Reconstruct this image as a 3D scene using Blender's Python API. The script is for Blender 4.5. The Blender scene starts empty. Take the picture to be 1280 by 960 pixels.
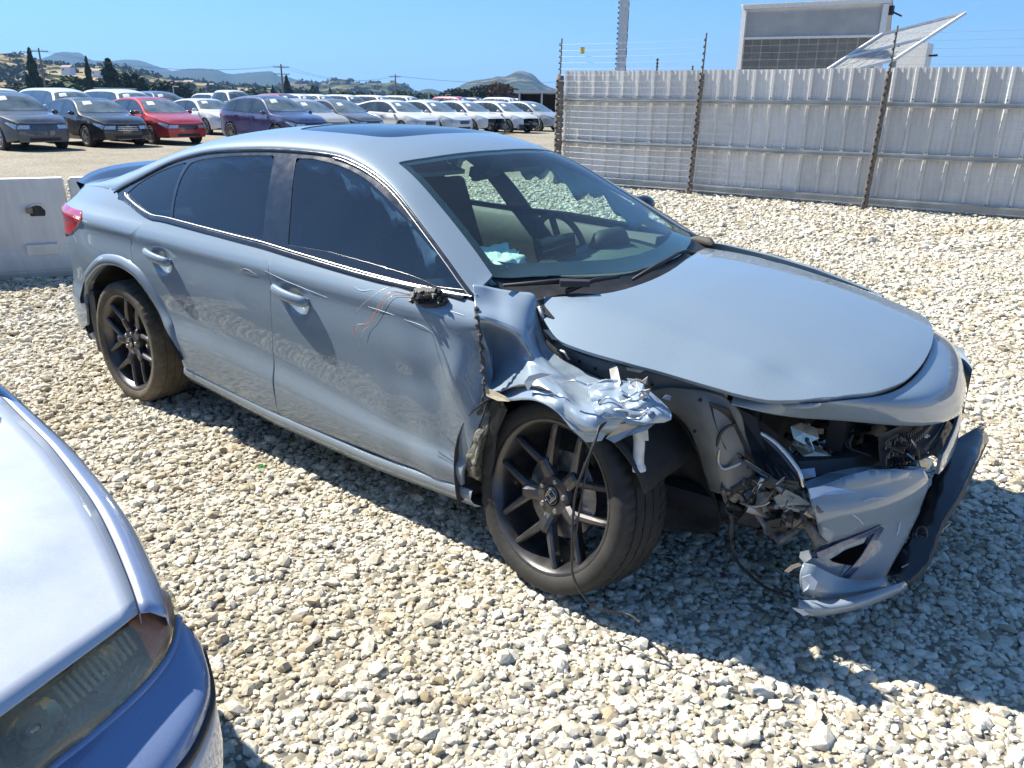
import bpy, bmesh, math, random
import numpy as np
from mathutils import Vector, Matrix, Euler, noise
from mathutils.geometry import delaunay_2d_cdt

SC = bpy.context.scene
COL = SC.collection
R = math.radians
rng = random.Random(7)
nrg = np.random.default_rng(7)

# ------------------------------------------------------------------ camera
CAM_POS = np.array([1.309, -2.742, 1.541])
_yaw, _pitch, _roll, FOC = R(128.403), R(19.69), R(0.751), 992.5
_fw = np.array([math.cos(_yaw)*math.cos(_pitch), math.sin(_yaw)*math.cos(_pitch), -math.sin(_pitch)])
_r0 = np.array([math.sin(_yaw), -math.cos(_yaw), 0.0])
_u0 = np.cross(_r0, _fw)
_rt = math.cos(_roll)*_r0 + math.sin(_roll)*_u0
_up = -math.sin(_roll)*_r0 + math.cos(_roll)*_u0
cam_data = bpy.data.cameras.new('camera')
cam = bpy.data.objects.new('camera', cam_data)
COL.objects.link(cam)
cam.matrix_world = Matrix(((_rt[0], _up[0], -_fw[0], CAM_POS[0]), (_rt[1], _up[1], -_fw[1], CAM_POS[1]),
                           (_rt[2], _up[2], -_fw[2], CAM_POS[2]), (0, 0, 0, 1)))
cam_data.sensor_fit = 'HORIZONTAL'
cam_data.sensor_width = 36.0
cam_data.lens = 36.0 * FOC / 1280.0
cam_data.clip_start = 0.05
cam_data.clip_end = 30000
SC.camera = cam

# ------------------------------------------------------------------ light
SUN_TO = Vector((-0.93, -0.17, 1.0)).normalized()       # direction towards the sun
sun_el = math.asin(SUN_TO.z)
sun_az = math.atan2(SUN_TO.y, SUN_TO.x)
world = bpy.data.worlds.new('World')
SC.world = world
world.use_nodes = True
wn = world.node_tree
wn.nodes.clear()
sky = wn.nodes.new('ShaderNodeTexSky')
sky.sky_type = 'NISHITA'
sky.sun_disc = False
sky.sun_elevation = sun_el
sky.sun_rotation = math.pi/2 - sun_az
sky.altitude = 0
sky.air_density = 1.0
sky.dust_density = 0.0
sky.ozone_density = 4.0
bgn = wn.nodes.new('ShaderNodeBackground')
bgn.inputs[1].default_value = 0.084
won = wn.nodes.new('ShaderNodeOutputWorld')
# clear californian blue: tint, and keep the band above the horizon pale blue instead of yellow
wtc = wn.nodes.new('ShaderNodeTexCoord'); wsp_ = wn.nodes.new('ShaderNodeSeparateXYZ'); wmr = wn.nodes.new('ShaderNodeMapRange')
wn.links.new(wtc.outputs['Generated'], wsp_.inputs[0]); wn.links.new(wsp_.outputs[2], wmr.inputs[0])
wmr.inputs[1].default_value = 0.0; wmr.inputs[2].default_value = 0.45; wmr.inputs[3].default_value = 1.0; wmr.inputs[4].default_value = 0.0
wmx = wn.nodes.new('ShaderNodeMix'); wmx.data_type = 'RGBA'; wmx.blend_type = 'MULTIPLY'
wmt = wn.nodes.new('ShaderNodeMix'); wmt.data_type = 'RGBA'
wmt.inputs[6].default_value = (0.68, 0.88, 1.0, 1); wmt.inputs[7].default_value = (0.31, 0.53, 0.86, 1)
wn.links.new(wmr.outputs[0], wmt.inputs['Factor']); wn.links.new(wmt.outputs[2], wmx.inputs[7]); wmx.inputs['Factor'].default_value = 1.0
wn.links.new(sky.outputs[0], wmx.inputs[6])
wn.links.new(wmx.outputs[2], bgn.inputs[0])
wn.links.new(bgn.outputs[0], won.inputs[0])
sl = bpy.data.lights.new('sun', 'SUN')
sl.energy = 5.0
sl.angle = R(0.53)
sl.color = (1.0, 0.945, 0.83)
sun = bpy.data.objects.new('sun', sl)
COL.objects.link(sun)
sun.rotation_euler = SUN_TO.to_track_quat('Z', 'Y').to_euler()
sun.location = (-20, -4, 22)

SC.view_settings.view_transform = 'Standard'
SC.view_settings.look = 'None'
SC.view_settings.exposure = 1.15
HAZE = 1.7e-4
SC.view_settings.gamma = 1.0
SC.view_settings.use_curve_mapping = False
SC.render.engine = 'CYCLES'
try:
    SC.cycles.use_denoising = True
    SC.cycles.max_bounces = 10
    SC.cycles.transparent_max_bounces = 16
    SC.cycles.caustics_reflective = False
    SC.cycles.caustics_refractive = False
    SC.cycles.sample_clamp_indirect = 8.0
except Exception:
    pass

# ------------------------------------------------------------------ projection helpers (used to read 3D outlines off real surfaces)
def ray(px):
    return _fw + _rt*(px[0]-640)/FOC - _up*(px[1]-480)/FOC
def onZ(px, z):
    d = ray(px); return CAM_POS + d*(z-CAM_POS[2])/d[2]
def onY(px, y):
    d = ray(px); return CAM_POS + d*(y-CAM_POS[1])/d[1]
def onX(px, x):
    d = ray(px); return CAM_POS + d*(x-CAM_POS[0])/d[0]
def on_surf(px, g, t0=0.6, t1=7.5, n=1400):
    """first point along the pixel's ray where g changes sign"""
    d = ray(px)
    ts = np.linspace(t0, t1, n)
    P = CAM_POS[None, :] + ts[:, None]*d[None, :]
    v = g(P)
    s = np.where(np.sign(v[1:]) != np.sign(v[:-1]))[0]
    if len(s) == 0:
        k = int(np.argmin(np.abs(v))); return P[k]
    a, b = ts[s[0]], ts[s[0]+1]
    fa = v[s[0]]
    for _ in range(30):
        m = 0.5*(a+b); fm = g((CAM_POS+m*d)[None, :])[0]
        if np.sign(fm) == np.sign(fa): a = m
        else: b = m
    return CAM_POS + 0.5*(a+b)*d

# ------------------------------------------------------------------ curves
def cr(pts, n=12, closed=False):
    """Catmull-Rom through pts, n samples per span (centripetal-ish, uniform)"""
    P = np.array(pts, float)
    m = len(P)
    out = []
    rngk = range(m if closed else m-1)
    for i in rngk:
        if closed:
            p0, p1, p2, p3 = P[(i-1) % m], P[i], P[(i+1) % m], P[(i+2) % m]
        else:
            p1, p2 = P[i], P[i+1]
            p0 = P[i-1] if i > 0 else 2*p1-p2
            p3 = P[i+2] if i+2 < m else 2*p2-p1
        for k in range(n):
            t = k/n
            out.append(0.5*((2*p1)+(-p0+p2)*t+(2*p0-5*p1+4*p2-p3)*t*t+(-p0+3*p1-3*p2+p3)*t**3))
    if not closed:
        out.append(P[-1])
    return np.array(out)
def resample(P, step):
    P = np.array(P, float)
    d = np.r_[0, np.cumsum(np.linalg.norm(np.diff(P, axis=0), axis=1))]
    n = max(2, int(round(d[-1]/step))+1)
    s = np.linspace(0, d[-1], n)
    return np.stack([np.interp(s, d, P[:, k]) for k in range(P.shape[1])], 1)
def pchip(xk, yk, x):
    xk = np.asarray(xk, float); yk = np.asarray(yk, float); x = np.asarray(x, float)
    h = np.diff(xk); dl = np.diff(yk)/h
    m = np.zeros(len(xk))
    for i in range(1, len(xk)-1):
        if dl[i-1]*dl[i] > 0:
            w1, w2 = 2*h[i]+h[i-1], h[i]+2*h[i-1]
            m[i] = (w1+w2)/(w1/dl[i-1]+w2/dl[i])
    m[0] = dl[0]; m[-1] = dl[-1]
    i = np.clip(np.searchsorted(xk, x)-1, 0, len(xk)-2)
    t = (x-xk[i])/h[i]
    tc = np.clip(t, 0, 1)
    y = (2*tc**3-3*tc**2+1)*yk[i]+(tc**3-2*tc**2+tc)*h[i]*m[i]+(-2*tc**3+3*tc**2)*yk[i+1]+(tc**3-tc**2)*h[i]*m[i+1]
    return y + np.where(t < 0, t*h[i]*m[i], 0) + np.where(t > 1, (t-1)*h[i]*m[i+1], 0)

# ------------------------------------------------------------------ object helpers
def link(o, parent=None):
    COL.objects.link(o)
    if parent is not None:
        o.parent = parent
    return o
def tag(o, label=None, cat=None, group=None, kind=None):
    if label: o['label'] = label
    if cat: o['category'] = cat
    if group: o['group'] = group
    if kind: o['kind'] = kind
    return o
def thing(name, label, cat, loc=(0, 0, 0), rz=0, group=None):
    o = bpy.data.objects.new(name, None)
    COL.objects.link(o)
    o.location = loc; o.rotation_euler = (0, 0, rz)
    o.empty_display_size = 0.2
    return tag(o, label, cat, group)
def mesh_obj(name, verts, faces, mat, parent=None, smooth=False, normals=None, mats=None, fmat=None):
    me = bpy.data.meshes.new(name)
    me.from_pydata([tuple(map(float, v)) for v in verts], [], [tuple(int(i) for i in f) for f in faces])
    if mats:
        for m in mats: me.materials.append(m)
        if fmat is not None:
            me.polygons.foreach_set('material_index', fmat)
    elif mat is not None:
        me.materials.append(mat)
    if smooth:
        me.polygons.foreach_set('use_smooth', [True]*len(me.polygons))
    me.update()
    if normals is not None:
        me.normals_split_custom_set_from_vertices([tuple(map(float, n)) for n in normals])
    o = bpy.data.objects.new(name, me)
    return link(o, parent)
def bm_obj(name, bm, mat, parent=None, smooth=False, auto=None):
    me = bpy.data.meshes.new(name)
    bm.normal_update()
    bm.to_mesh(me); bm.free()
    if isinstance(mat, (list, tuple)):
        for m in mat: me.materials.append(m)
    elif mat is not None:
        me.materials.append(mat)
    if smooth:
        me.polygons.foreach_set('use_smooth', [True]*len(me.polygons))
        if auto:
            try: me.set_sharp_from_angle(angle=R(auto))
            except Exception: pass
    o = bpy.data.objects.new(name, me)
    return link(o, parent)
def bm_box(bm, c, s, rot=None, mat=0, taper=None):
    """box centre c, size s; rot Matrix/Euler; taper=(sx,sy) scale of top face"""
    vs = []
    M = rot.to_matrix() if isinstance(rot, Euler) else rot
    for z in (-.5, .5):
        for x, y in ((-.5, -.5), (.5, -.5), (.5, .5), (-.5, .5)):
            k = taper if (taper and z > 0) else (1, 1)
            v = Vector((x*s[0]*k[0], y*s[1]*k[1], z*s[2]))
            if M is not None: v = M @ v
            vs.append(bm.verts.new(v+Vector(c)))
    for f in ((3, 2, 1, 0), (4, 5, 6, 7), (0, 1, 5, 4), (1, 2, 6, 5), (2, 3, 7, 6), (3, 0, 4, 7)):
        fc = bm.faces.new([vs[i] for i in f]); fc.material_index = mat
    return vs
def bm_tube(bm, pts, r, n=8, cap=True, mat=0):
    P = [Vector(p) for p in pts]
    rr = r if hasattr(r, '__len__') else [r]*len(P)
    prev = None
    t0 = (P[1]-P[0]).normalized()
    ref = Vector((0, 0, 1)) if abs(t0.z) < 0.9 else Vector((1, 0, 0))
    u = t0.cross(ref).normalized()
    rings = []
    for i, p in enumerate(P):
        t = (P[min(i+1, len(P)-1)]-P[max(i-1, 0)]).normalized()
        u = (u - t*u.dot(t))
        if u.length < 1e-6: u = t.orthogonal()
        u.normalize()
        w = t.cross(u)
        ring = [bm.verts.new(p+(u*math.cos(2*math.pi*k/n)+w*math.sin(2*math.pi*k/n))*rr[i]) for k in range(n)]
        rings.append(ring)
        if prev:
            for k in range(n):
                f = bm.faces.new((prev[k], prev[(k+1) % n], ring[(k+1) % n], ring[k])); f.material_index = mat
        prev = ring
    if cap:
        bm.faces.new(rings[0][::-1]).material_index = mat
        bm.faces.new(rings[-1]).material_index = mat
def bm_lathe(bm, prof, n=32, M=None, mat=0, close=False):
    """prof [(axial, radius)] about local Y axis"""
    rings = []
    for a, r in prof:
        ring = []
        for k in range(n):
            th = 2*math.pi*k/n
            v = Vector((r*math.cos(th), a, r*math.sin(th)))
            if M is not None: v = M @ v
            ring.append(bm.verts.new(v))
        rings.append(ring)
    for i in range(len(rings)-1):
        for k in range(n):
            f = bm.faces.new((rings[i][k], rings[i][(k+1) % n], rings[i+1][(k+1) % n], rings[i+1][k]))
            f.material_index = mat
    return rings
def loft(name, rows, mat, parent=None, smooth=True, closed=False, flip=False):
    """rows: list of equal-length point lists"""
    A = np.array(rows, float)
    m, n = A.shape[:2]
    faces = []
    for i in range(m-1):
        for j in range(n if closed else n-1):
            a, b, c, d = i*n+j, i*n+(j+1) % n, (i+1)*n+(j+1) % n, (i+1)*n+j
            faces.append((a, d, c, b) if flip else (a, b, c, d))
    return mesh_obj(name, A.reshape(-1, 3), faces, mat, parent, smooth)

def pip(poly, pts):
    """points in polygon"""
    poly = np.asarray(poly); x, y = pts[:, 0], pts[:, 1]
    ins = np.zeros(len(pts), bool)
    j = len(poly)-1
    for i in range(len(poly)):
        xi, yi = poly[i]; xj, yj = poly[j]
        if yi != yj:
            c = ((yi > y) != (yj > y)) & (x < (xj-xi)*(y-yi)/(yj-yi)+xi)
            ins ^= c
        j = i
    return ins
def seg_dist(poly, pts):
    poly = np.asarray(poly); a = poly; b = np.roll(poly, -1, 0)
    best = np.full(len(pts), 1e9)
    for p, q in zip(a, b):
        d = q-p; L = (d@d) or 1e-12
        t = np.clip(((pts-p)@d)/L, 0, 1)
        best = np.minimum(best, np.linalg.norm(pts-(p+t[:, None]*d), axis=1))
    return best
def panel(name, f, nf, outline, step, mat, parent, holes=(), flange=0.012, off=0.0, disp=None, ysign=1, fl_holes=True, aspect=1.0):
    """Panel cut out of a surface. f(a,b)->Nx3, nf(a,b)->Nx3 normals; outline/holes: Nx2 params."""
    outs = [resample(np.vstack([outline, outline[:1]]), step)[:-1]]
    for h in holes:
        outs.append(resample(np.vstack([h, h[:1]]), step*0.6)[:-1])
    lo = outs[0].min(0); hi = outs[0].max(0)
    nx = max(2, int((hi[0]-lo[0])/(step*aspect))); ny = max(2, int((hi[1]-lo[1])/step))
    gx, gy = np.meshgrid(np.linspace(lo[0], hi[0], nx+1), np.linspace(lo[1], hi[1], ny+1))
    gx = gx + (np.arange(gx.shape[0]) % 2)[:, None]*(step*aspect*0.5)
    G = np.stack([gx.ravel(), gy.ravel()], 1)
    k = pip(outs[0], G) & (seg_dist(outs[0], G) > step*0.45)
    for h in outs[1:]:
        k &= ~pip(h, G) & (seg_dist(h, G) > step*0.35)
    G = G[k]
    verts = []; edges = []
    for o in outs:
        b = len(verts)
        verts += [tuple(p) for p in o]
        edges += [(b+i, b+(i+1) % len(o)) for i in range(len(o))]
    verts += [tuple(p) for p in G]
    V, E, F = delaunay_2d_cdt([Vector(v) for v in verts], edges, [], 0, 1e-7)[:3]
    V = np.array([tuple(v) for v in V])
    F = np.array([f_ for f_ in F if len(f_) == 3])
    cen = V[F].mean(1)
    k = pip(outs[0], cen)
    for h in outs[1:]:
        k &= ~pip(h, cen)
    F = F[k]
    P = f(V[:, 0], V[:, 1]); N = nf(V[:, 0], V[:, 1])
    if off: P = P + N*off
    if disp is not None:
        P = P + N*disp(P)[:, None]
    # orient faces with normals
    fn = np.cross(P[F[:, 1]]-P[F[:, 0]], P[F[:, 2]]-P[F[:, 0]])
    fl = (fn*N[F[:, 0]]).sum(1) < 0
    F[fl] = F[fl][:, ::-1]
    if disp is not None:      # geometric normals
        fn = np.cross(P[F[:, 1]]-P[F[:, 0]], P[F[:, 2]]-P[F[:, 0]])
        NN = np.zeros_like(P)
        for c in range(3): np.add.at(NN, F[:, c], fn)
        N = NN/np.maximum(np.linalg.norm(NN, axis=1), 1e-12)[:, None]
    allP = [P]; allN = [N]; faces = [tuple(t) for t in F]
    base = len(P)
    if flange:
        # boundary edges
        cnt = {}
        for t in F:
            for i in range(3):
                e = (int(t[i]), int(t[(i+1) % 3]))
                cnt[e] = cnt.get(e, 0)+1
        for (a, b) in list(cnt):
            if (b, a) not in cnt:
                pa, pb = P[a], P[b]
                na, nb = N[a], N[b]
                ed = pb-pa
                side = np.cross(ed, na); L = np.linalg.norm(side)
                if L < 1e-12: continue
                side = side/L
                r1 = 0.0025
                allP.append(np.array([pa, pb, pb+side*r1-nb*r1, pa+side*r1-na*r1, pb-nb*flange+side*r1, pa-na*flange+side*r1]))
                n2a = na+side; n2b = nb+side
                n2a /= np.linalg.norm(n2a); n2b /= np.linalg.norm(n2b)
                allN.append(np.array([na, nb, side, side, side, side]))
                faces.append((base, base+3, base+2, base+1)); faces.append((base+3, base+5, base+4, base+2))
                base += 6
    P = np.vstack(allP); N = np.vstack(allN)
    if ysign < 0:
        P = P*[1, -1, 1]; N = N*[1, -1, 1]; faces = [t[::-1] for t in faces]
    return mesh_obj(name, P, faces, mat, parent, True, N)
# ------------------------------------------------------------------ materials
def _mat(name):
    m = bpy.data.materials.new(name); m.use_nodes = True
    nt = m.node_tree
    return m, nt, nt.nodes['Principled BSDF']
def N_(nt, t, **kw):
    n = nt.nodes.new(t)
    for k, v in kw.items():
        if hasattr(n, k): setattr(n, k, v)
        else: n.inputs[k].default_value = v
    return n
def tex_noise(nt, scale, detail=4, rough=0.55, coord='Object', dist=0.0, vec=None):
    tc = N_(nt, 'ShaderNodeTexCoord')
    n = N_(nt, 'ShaderNodeTexNoise')
    n.inputs['Scale'].default_value = scale; n.inputs['Detail'].default_value = detail
    n.inputs['Roughness'].default_value = rough; n.inputs['Distortion'].default_value = dist
    if vec is not None:
        mp = N_(nt, 'ShaderNodeMapping'); mp.inputs['Scale'].default_value = vec
        nt.links.new(tc.outputs[coord], mp.inputs[0]); nt.links.new(mp.outputs[0], n.inputs['Vector'])
    else:
        nt.links.new(tc.outputs[coord], n.inputs['Vector'])
    return n
def ramp(nt, src, stops):
    r = N_(nt, 'ShaderNodeValToRGB')
    e = r.color_ramp.elements
    while len(e) > len(stops): e.remove(e[-1])
    while len(e) < len(stops): e.new(1.0)
    for i, (p, c) in enumerate(stops):
        e[i].position = p
        e[i].color = (c, c, c, 1) if not hasattr(c, '__len__') else (*c, 1)
    nt.links.new(src, r.inputs[0])
    return r
def bump(nt, src, strength, dist, b, prev=None):
    bp = N_(nt, 'ShaderNodeBump'); bp.inputs['Strength'].default_value = strength; bp.inputs['Distance'].default_value = dist
    nt.links.new(src, bp.inputs['Height'])
    if prev is not None: nt.links.new(prev.outputs[0], bp.inputs['Normal'])
    if b is not None: nt.links.new(bp.outputs[0], b.inputs['Normal'])
    return bp
def mix_rgb(nt, fac, a, b, mode='MIX'):
    m = N_(nt, 'ShaderNodeMix'); m.data_type = 'RGBA'; m.blend_type = mode
    for sock, v in ((m.inputs['Factor'], fac), (m.inputs[6], a), (m.inputs[7], b)):
        if hasattr(v, 'is_output') or hasattr(v, 'links'): nt.links.new(v, sock)
        elif hasattr(v, '__len__'): sock.default_value = (*v, 1)
        else: sock.default_value = v
    return m.outputs[2]
def simple(name, col, rough=0.5, metal=0.0, coat=0.0, spec=0.5, var=0.0, vscale=20, bmp=0.0, bscale=60):
    m, nt, b = _mat(name)
    b.inputs['Base Color'].default_value = (*col, 1)
    b.inputs['Roughness'].default_value = rough
    b.inputs['Metallic'].default_value = metal
    b.inputs['Coat Weight'].default_value = coat
    b.inputs['Coat Roughness'].default_value = 0.04
    b.inputs['Specular IOR Level'].default_value = spec
    if var:
        n = tex_noise(nt, vscale, 5)
        r = ramp(nt, n.outputs['Fac'], [(0.3, tuple(c*(1-var) for c in col)), (0.7, tuple(min(1, c*(1+var)) for c in col))])
        nt.links.new(r.outputs[0], b.inputs['Base Color'])
        r2 = ramp(nt, n.outputs['Fac'], [(0.3, max(0.02, rough-var*0.25)), (0.7, min(1, rough+var*0.25))])
        nt.links.new(r2.outputs[0], b.inputs['Roughness'])
    if bmp:
        n2 = tex_noise(nt, bscale, 4)
        bump(nt, n2.outputs['Fac'], bmp, 0.01, b)
    return m
def car_paint(name, col, speck=.55, metal=0.55, rough=0.32, dust=0.12, dust_col=(0.42, 0.38, 0.32), coat=1.0, dscale=3.0, low=False):
    """clear-coated paint with flake, faint orange peel and a thin film of dust (more on upward faces and low down)"""
    m, nt, b = _mat(name)
    b.inputs['Metallic'].default_value = metal
    b.inputs['Coat Weight'].default_value = coat
    b.inputs['Coat Roughness'].default_value = 0.03
    b.inputs['Coat IOR'].default_value = 1.5
    b.inputs['Specular IOR Level'].default_value = 0.10
    tc = N_(nt, 'ShaderNodeTexCoord')
    vor = N_(nt, 'ShaderNodeTexVoronoi'); vor.inputs['Scale'].default_value = 900
    nt.links.new(tc.outputs['Object'], vor.inputs['Vector'])
    fl = mix_rgb(nt, 0.12, col, vor.outputs['Color'], 'OVERLAY')
    n = tex_noise(nt, dscale, 8, 0.65)
    n2 = tex_noise(nt, 140, 3, 0.6)
    d1 = ramp(nt, n.outputs['Fac'], [(0.35, 0.25), (0.75, 1.0)])
    d2 = ramp(nt, n2.outputs['Fac'], [(0.45, speck), (0.7, 1.0)])
    mu = N_(nt, 'ShaderNodeMath', operation='MULTIPLY'); nt.links.new(d1.outputs[0], mu.inputs[0]); nt.links.new(d2.outputs[0], mu.inputs[1])
    mu2 = N_(nt, 'ShaderNodeMath', operation='MULTIPLY'); nt.links.new(mu.outputs[0], mu2.inputs[0]); mu2.inputs[1].default_value = dust
    dsrc = mu2.outputs[0]
    if low:
        geo = N_(nt, 'ShaderNodeNewGeometry'); sep = N_(nt, 'ShaderNodeSeparateXYZ')
        nt.links.new(geo.outputs['Position'], sep.inputs[0])
        mr = N_(nt, 'ShaderNodeMapRange'); mr.inputs[1].default_value = 0.75; mr.inputs[2].default_value = 0.15
        mr.inputs[3].default_value = 0.0; mr.inputs[4].default_value = 0.28
        nt.links.new(sep.outputs[2], mr.inputs[0])
        n3 = tex_noise(nt, 9, 7, 0.7)
        m3 = N_(nt, 'ShaderNodeMath', operation='MULTIPLY'); nt.links.new(mr.outputs[0], m3.inputs[0]); nt.links.new(n3.outputs['Fac'], m3.inputs[1])
        ad = N_(nt, 'ShaderNodeMath', operation='ADD'); ad.use_clamp = True
        nt.links.new(dsrc, ad.inputs[0]); nt.links.new(m3.outputs[0], ad.inputs[1]); dsrc = ad.outputs[0]
    cc = mix_rgb(nt, dsrc, fl, dust_col)
    nt.links.new(cc, b.inputs['Base Color'])
    ro = N_(nt, 'ShaderNodeMath', operation='MULTIPLY_ADD'); nt.links.new(dsrc, ro.inputs[0]); ro.inputs[1].default_value = 0.6; ro.inputs[2].default_value = rough
    nt.links.new(ro.outputs[0], b.inputs['Roughness'])
    cr_ = N_(nt, 'ShaderNodeMath', operation='MULTIPLY_ADD'); nt.links.new(dsrc, cr_.inputs[0]); cr_.inputs[1].default_value = 0.10; cr_.inputs[2].default_value = 0.012
    nt.links.new(cr_.outputs[0], b.inputs['Coat Roughness'])
    return m
def glass_mat(name, tint, refl_rough=0.01, dust=0.0, ior=1.5, dust_col=(0.5, 0.5, 0.46)):
    """thin tinted pane: transparent tint + fresnel reflection + film of dust"""
    m = bpy.data.materials.new(name); m.use_nodes = True
    nt = m.node_tree; nt.nodes.clear()
    out = N_(nt, 'ShaderNodeOutputMaterial')
    tr = N_(nt, 'ShaderNodeBsdfTransparent'); tr.inputs[0].default_value = (*tint, 1)
    gl = N_(nt, 'ShaderNodeBsdfGlossy'); gl.inputs['Roughness'].default_value = refl_rough
    lw = N_(nt, 'ShaderNodeLayerWeight'); lw.inputs[0].default_value = 0.5
    pw = N_(nt, 'ShaderNodeMath', operation='POWER'); nt.links.new(lw.outputs['Facing'], pw.inputs[0]); pw.inputs[1].default_value = 4.5
    ma = N_(nt, 'ShaderNodeMath', operation='MULTIPLY_ADD'); nt.links.new(pw.outputs[0], ma.inputs[0]); ma.inputs[1].default_value = 0.9; ma.inputs[2].default_value = 0.05+(ior-1.42)*.5; ma.use_clamp = True
    mx = N_(nt, 'ShaderNodeMixShader')
    nt.links.new(ma.outputs[0], mx.inputs[0]); nt.links.new(tr.outputs[0], mx.inputs[1]); nt.links.new(gl.outputs[0], mx.inputs[2])
    last = mx.outputs[0]
    if dust:
        di = N_(nt, 'ShaderNodeBsdfDiffuse'); di.inputs[0].default_value = (*dust_col, 1)
        n = tex_noise(nt, 4, 6, 0.7); n2 = tex_noise(nt, 220, 2, 0.6)
        r = ramp(nt, n.outputs['Fac'], [(0.3, 0.35), (0.75, 1.0)]); r2 = ramp(nt, n2.outputs['Fac'], [(0.45, 0.4), (0.72, 1.0)])
        mu = N_(nt, 'ShaderNodeMath', operation='MULTIPLY'); nt.links.new(r.outputs[0], mu.inputs[0]); nt.links.new(r2.outputs[0], mu.inputs[1])
        mu2 = N_(nt, 'ShaderNodeMath', operation='MULTIPLY'); nt.links.new(mu.outputs[0], mu2.inputs[0]); mu2.inputs[1].default_value = dust
        mx2 = N_(nt, 'ShaderNodeMixShader')
        nt.links.new(mu2.outputs[0], mx2.inputs[0]); nt.links.new(last, mx2.inputs[1]); nt.links.new(di.outputs[0], mx2.inputs[2])
        last = mx2.outputs[0]
    nt.links.new(last, out.inputs[0])
    return m

M = {}
M['hero'] = car_paint('hero_paint', (0.19, 0.25, 0.31), metal=0.08, rough=0.48, dust=0.05, low=True)
M['hero_crushed'] = car_paint('hero_paint_scuffed', (0.27, 0.34, 0.41), metal=0.2, rough=0.22, dust=0.10, dscale=14)
M['silver'] = car_paint('silver_blue_paint', (0.36, 0.41, 0.50), metal=0.35, rough=0.4, dust=0.6, dust_col=(0.62, 0.62, 0.62), dscale=2.2, speck=.93)
M['silver_clean'] = car_paint('silver_blue_paint_clean', (0.30, 0.36, 0.50), metal=0.55, rough=0.32, dust=0.12)
M['trim'] = simple('black_gloss_trim', (0.012, 0.013, 0.016), 0.18, 0, 0.6, var=0.15)
M['plastic'] = simple('black_plastic', (0.022, 0.022, 0.024), 0.55, var=0.3, bmp=0.1, bscale=300)
M['dirty_plastic'] = simple('dusty_black_plastic', (0.05, 0.047, 0.043), 0.7, var=0.5, vscale=14, bmp=0.3, bscale=60)
M['rubber'] = simple('rubber_seal', (0.012, 0.012, 0.013), 0.6)
M['chrome'] = simple('satin_chrome', (0.62, 0.62, 0.63), 0.22, 1.0)
M['satin'] = simple('satin_trim', (0.42, 0.42, 0.43), 0.35, 1.0)
M['dark_metal'] = simple('dark_alloy', (0.075, 0.073, 0.075), 0.36, 0.6, 0.3, var=0.35, vscale=9)
M['steel'] = simple('bare_steel', (0.38, 0.37, 0.36), 0.42, 0.9, var=0.35, vscale=12)
M['cast'] = simple('cast_metal', (0.19, 0.175, 0.155), 0.55, 0.5, var=0.5, vscale=30, bmp=0.4, bscale=90)
M['brake'] = simple('brake_disc_steel', (0.25, 0.24, 0.23), 0.4, 0.85, var=0.3, vscale=30)
M['interior'] = simple('interior_black', (0.018, 0.02, 0.022), 0.75, var=0.2, bmp=0.1)
M['dash'] = simple('dashboard_grey', (0.09, 0.11, 0.11), 0.6, var=0.15, bmp=0.15, bscale=200)
M['seat'] = simple('seat_cloth', (0.022, 0.024, 0.028), 0.9, var=0.3, bmp=0.2, bscale=200)
M['airbag'] = simple('airbag_cloth', (0.55, 0.74, 0.82), 0.85, bmp=0.5, bscale=25)
M['airbag_w'] = simple('airbag_cloth_white', (0.78, 0.80, 0.76), 0.85, bmp=0.5, bscale=25)
M['white_plastic'] = simple('white_plastic', (0.62, 0.61, 0.57), 0.5, var=0.2)
M['beige_plastic'] = simple('bare_plastic_beige', (0.42, 0.37, 0.27), 0.6, var=0.25)
M['spoiler'] = simple('dark_blue_black_gloss', (0.03, 0.035, 0.06), 0.15, 0.2, 1.0)
M['primer'] = simple('inner_body_paint', (0.17, 0.175, 0.165), 0.5, 0.1, 0.2, var=0.25, vscale=8, bmp=0.15, bscale=30)
M['liner'] = simple('wheel_liner_felt', (0.028, 0.028, 0.028), 0.85, var=0.4, vscale=9, bmp=0.4, bscale=40)
M['blue_clip'] = simple('blue_connector', (0.02, 0.28, 0.62), 0.3)
M['orange'] = simple('orange_wire', (0.65, 0.2, 0.03), 0.5)
M['red_lens'] = simple('tail_lamp_red', (0.50, 0.012, 0.015), 0.08, 0, 1.0, var=0.4, vscale=16)
M['win'] = glass_mat('tinted_side_glass', (0.27, 0.34, 0.40), dust=0.03, ior=1.55)
M['clear'] = glass_mat('clear_side_glass', (0.80, 0.86, 0.84), dust=0.02, ior=1.45)
M['wind'] = glass_mat('windscreen_glass', (0.70, 0.94, 0.87), dust=0.08, ior=1.42, dust_col=(0.42, 0.47, 0.47))
M['frit'] = simple('glass_frit_black', (0.02, 0.021, 0.022), 0.12, 0, 0.8)
M['sunroof'] = simple('sunroof_glass', (0.010, 0.022, 0.045), 0.12, 0, 0.0, spec=0.22)
def tyre_mat():
    m, nt, b = _mat('tyre_rubber')
    n = tex_noise(nt, 11, 6, 0.65)
    r = ramp(nt, n.outputs['Fac'], [(0.35, (0.016, 0.016, 0.016)), (0.66, (0.032, 0.030, 0.027)), (0.82, (0.085, 0.072, 0.055))])
    nt.links.new(r.outputs[0], b.inputs['Base Color']); b.inputs['Roughness'].default_value = 0.75
    n2 = tex_noise(nt, 120, 3); bump(nt, n2.outputs['Fac'], 0.2, 0.004, b)
    return m
M['tyre'] = tyre_mat()
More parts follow.
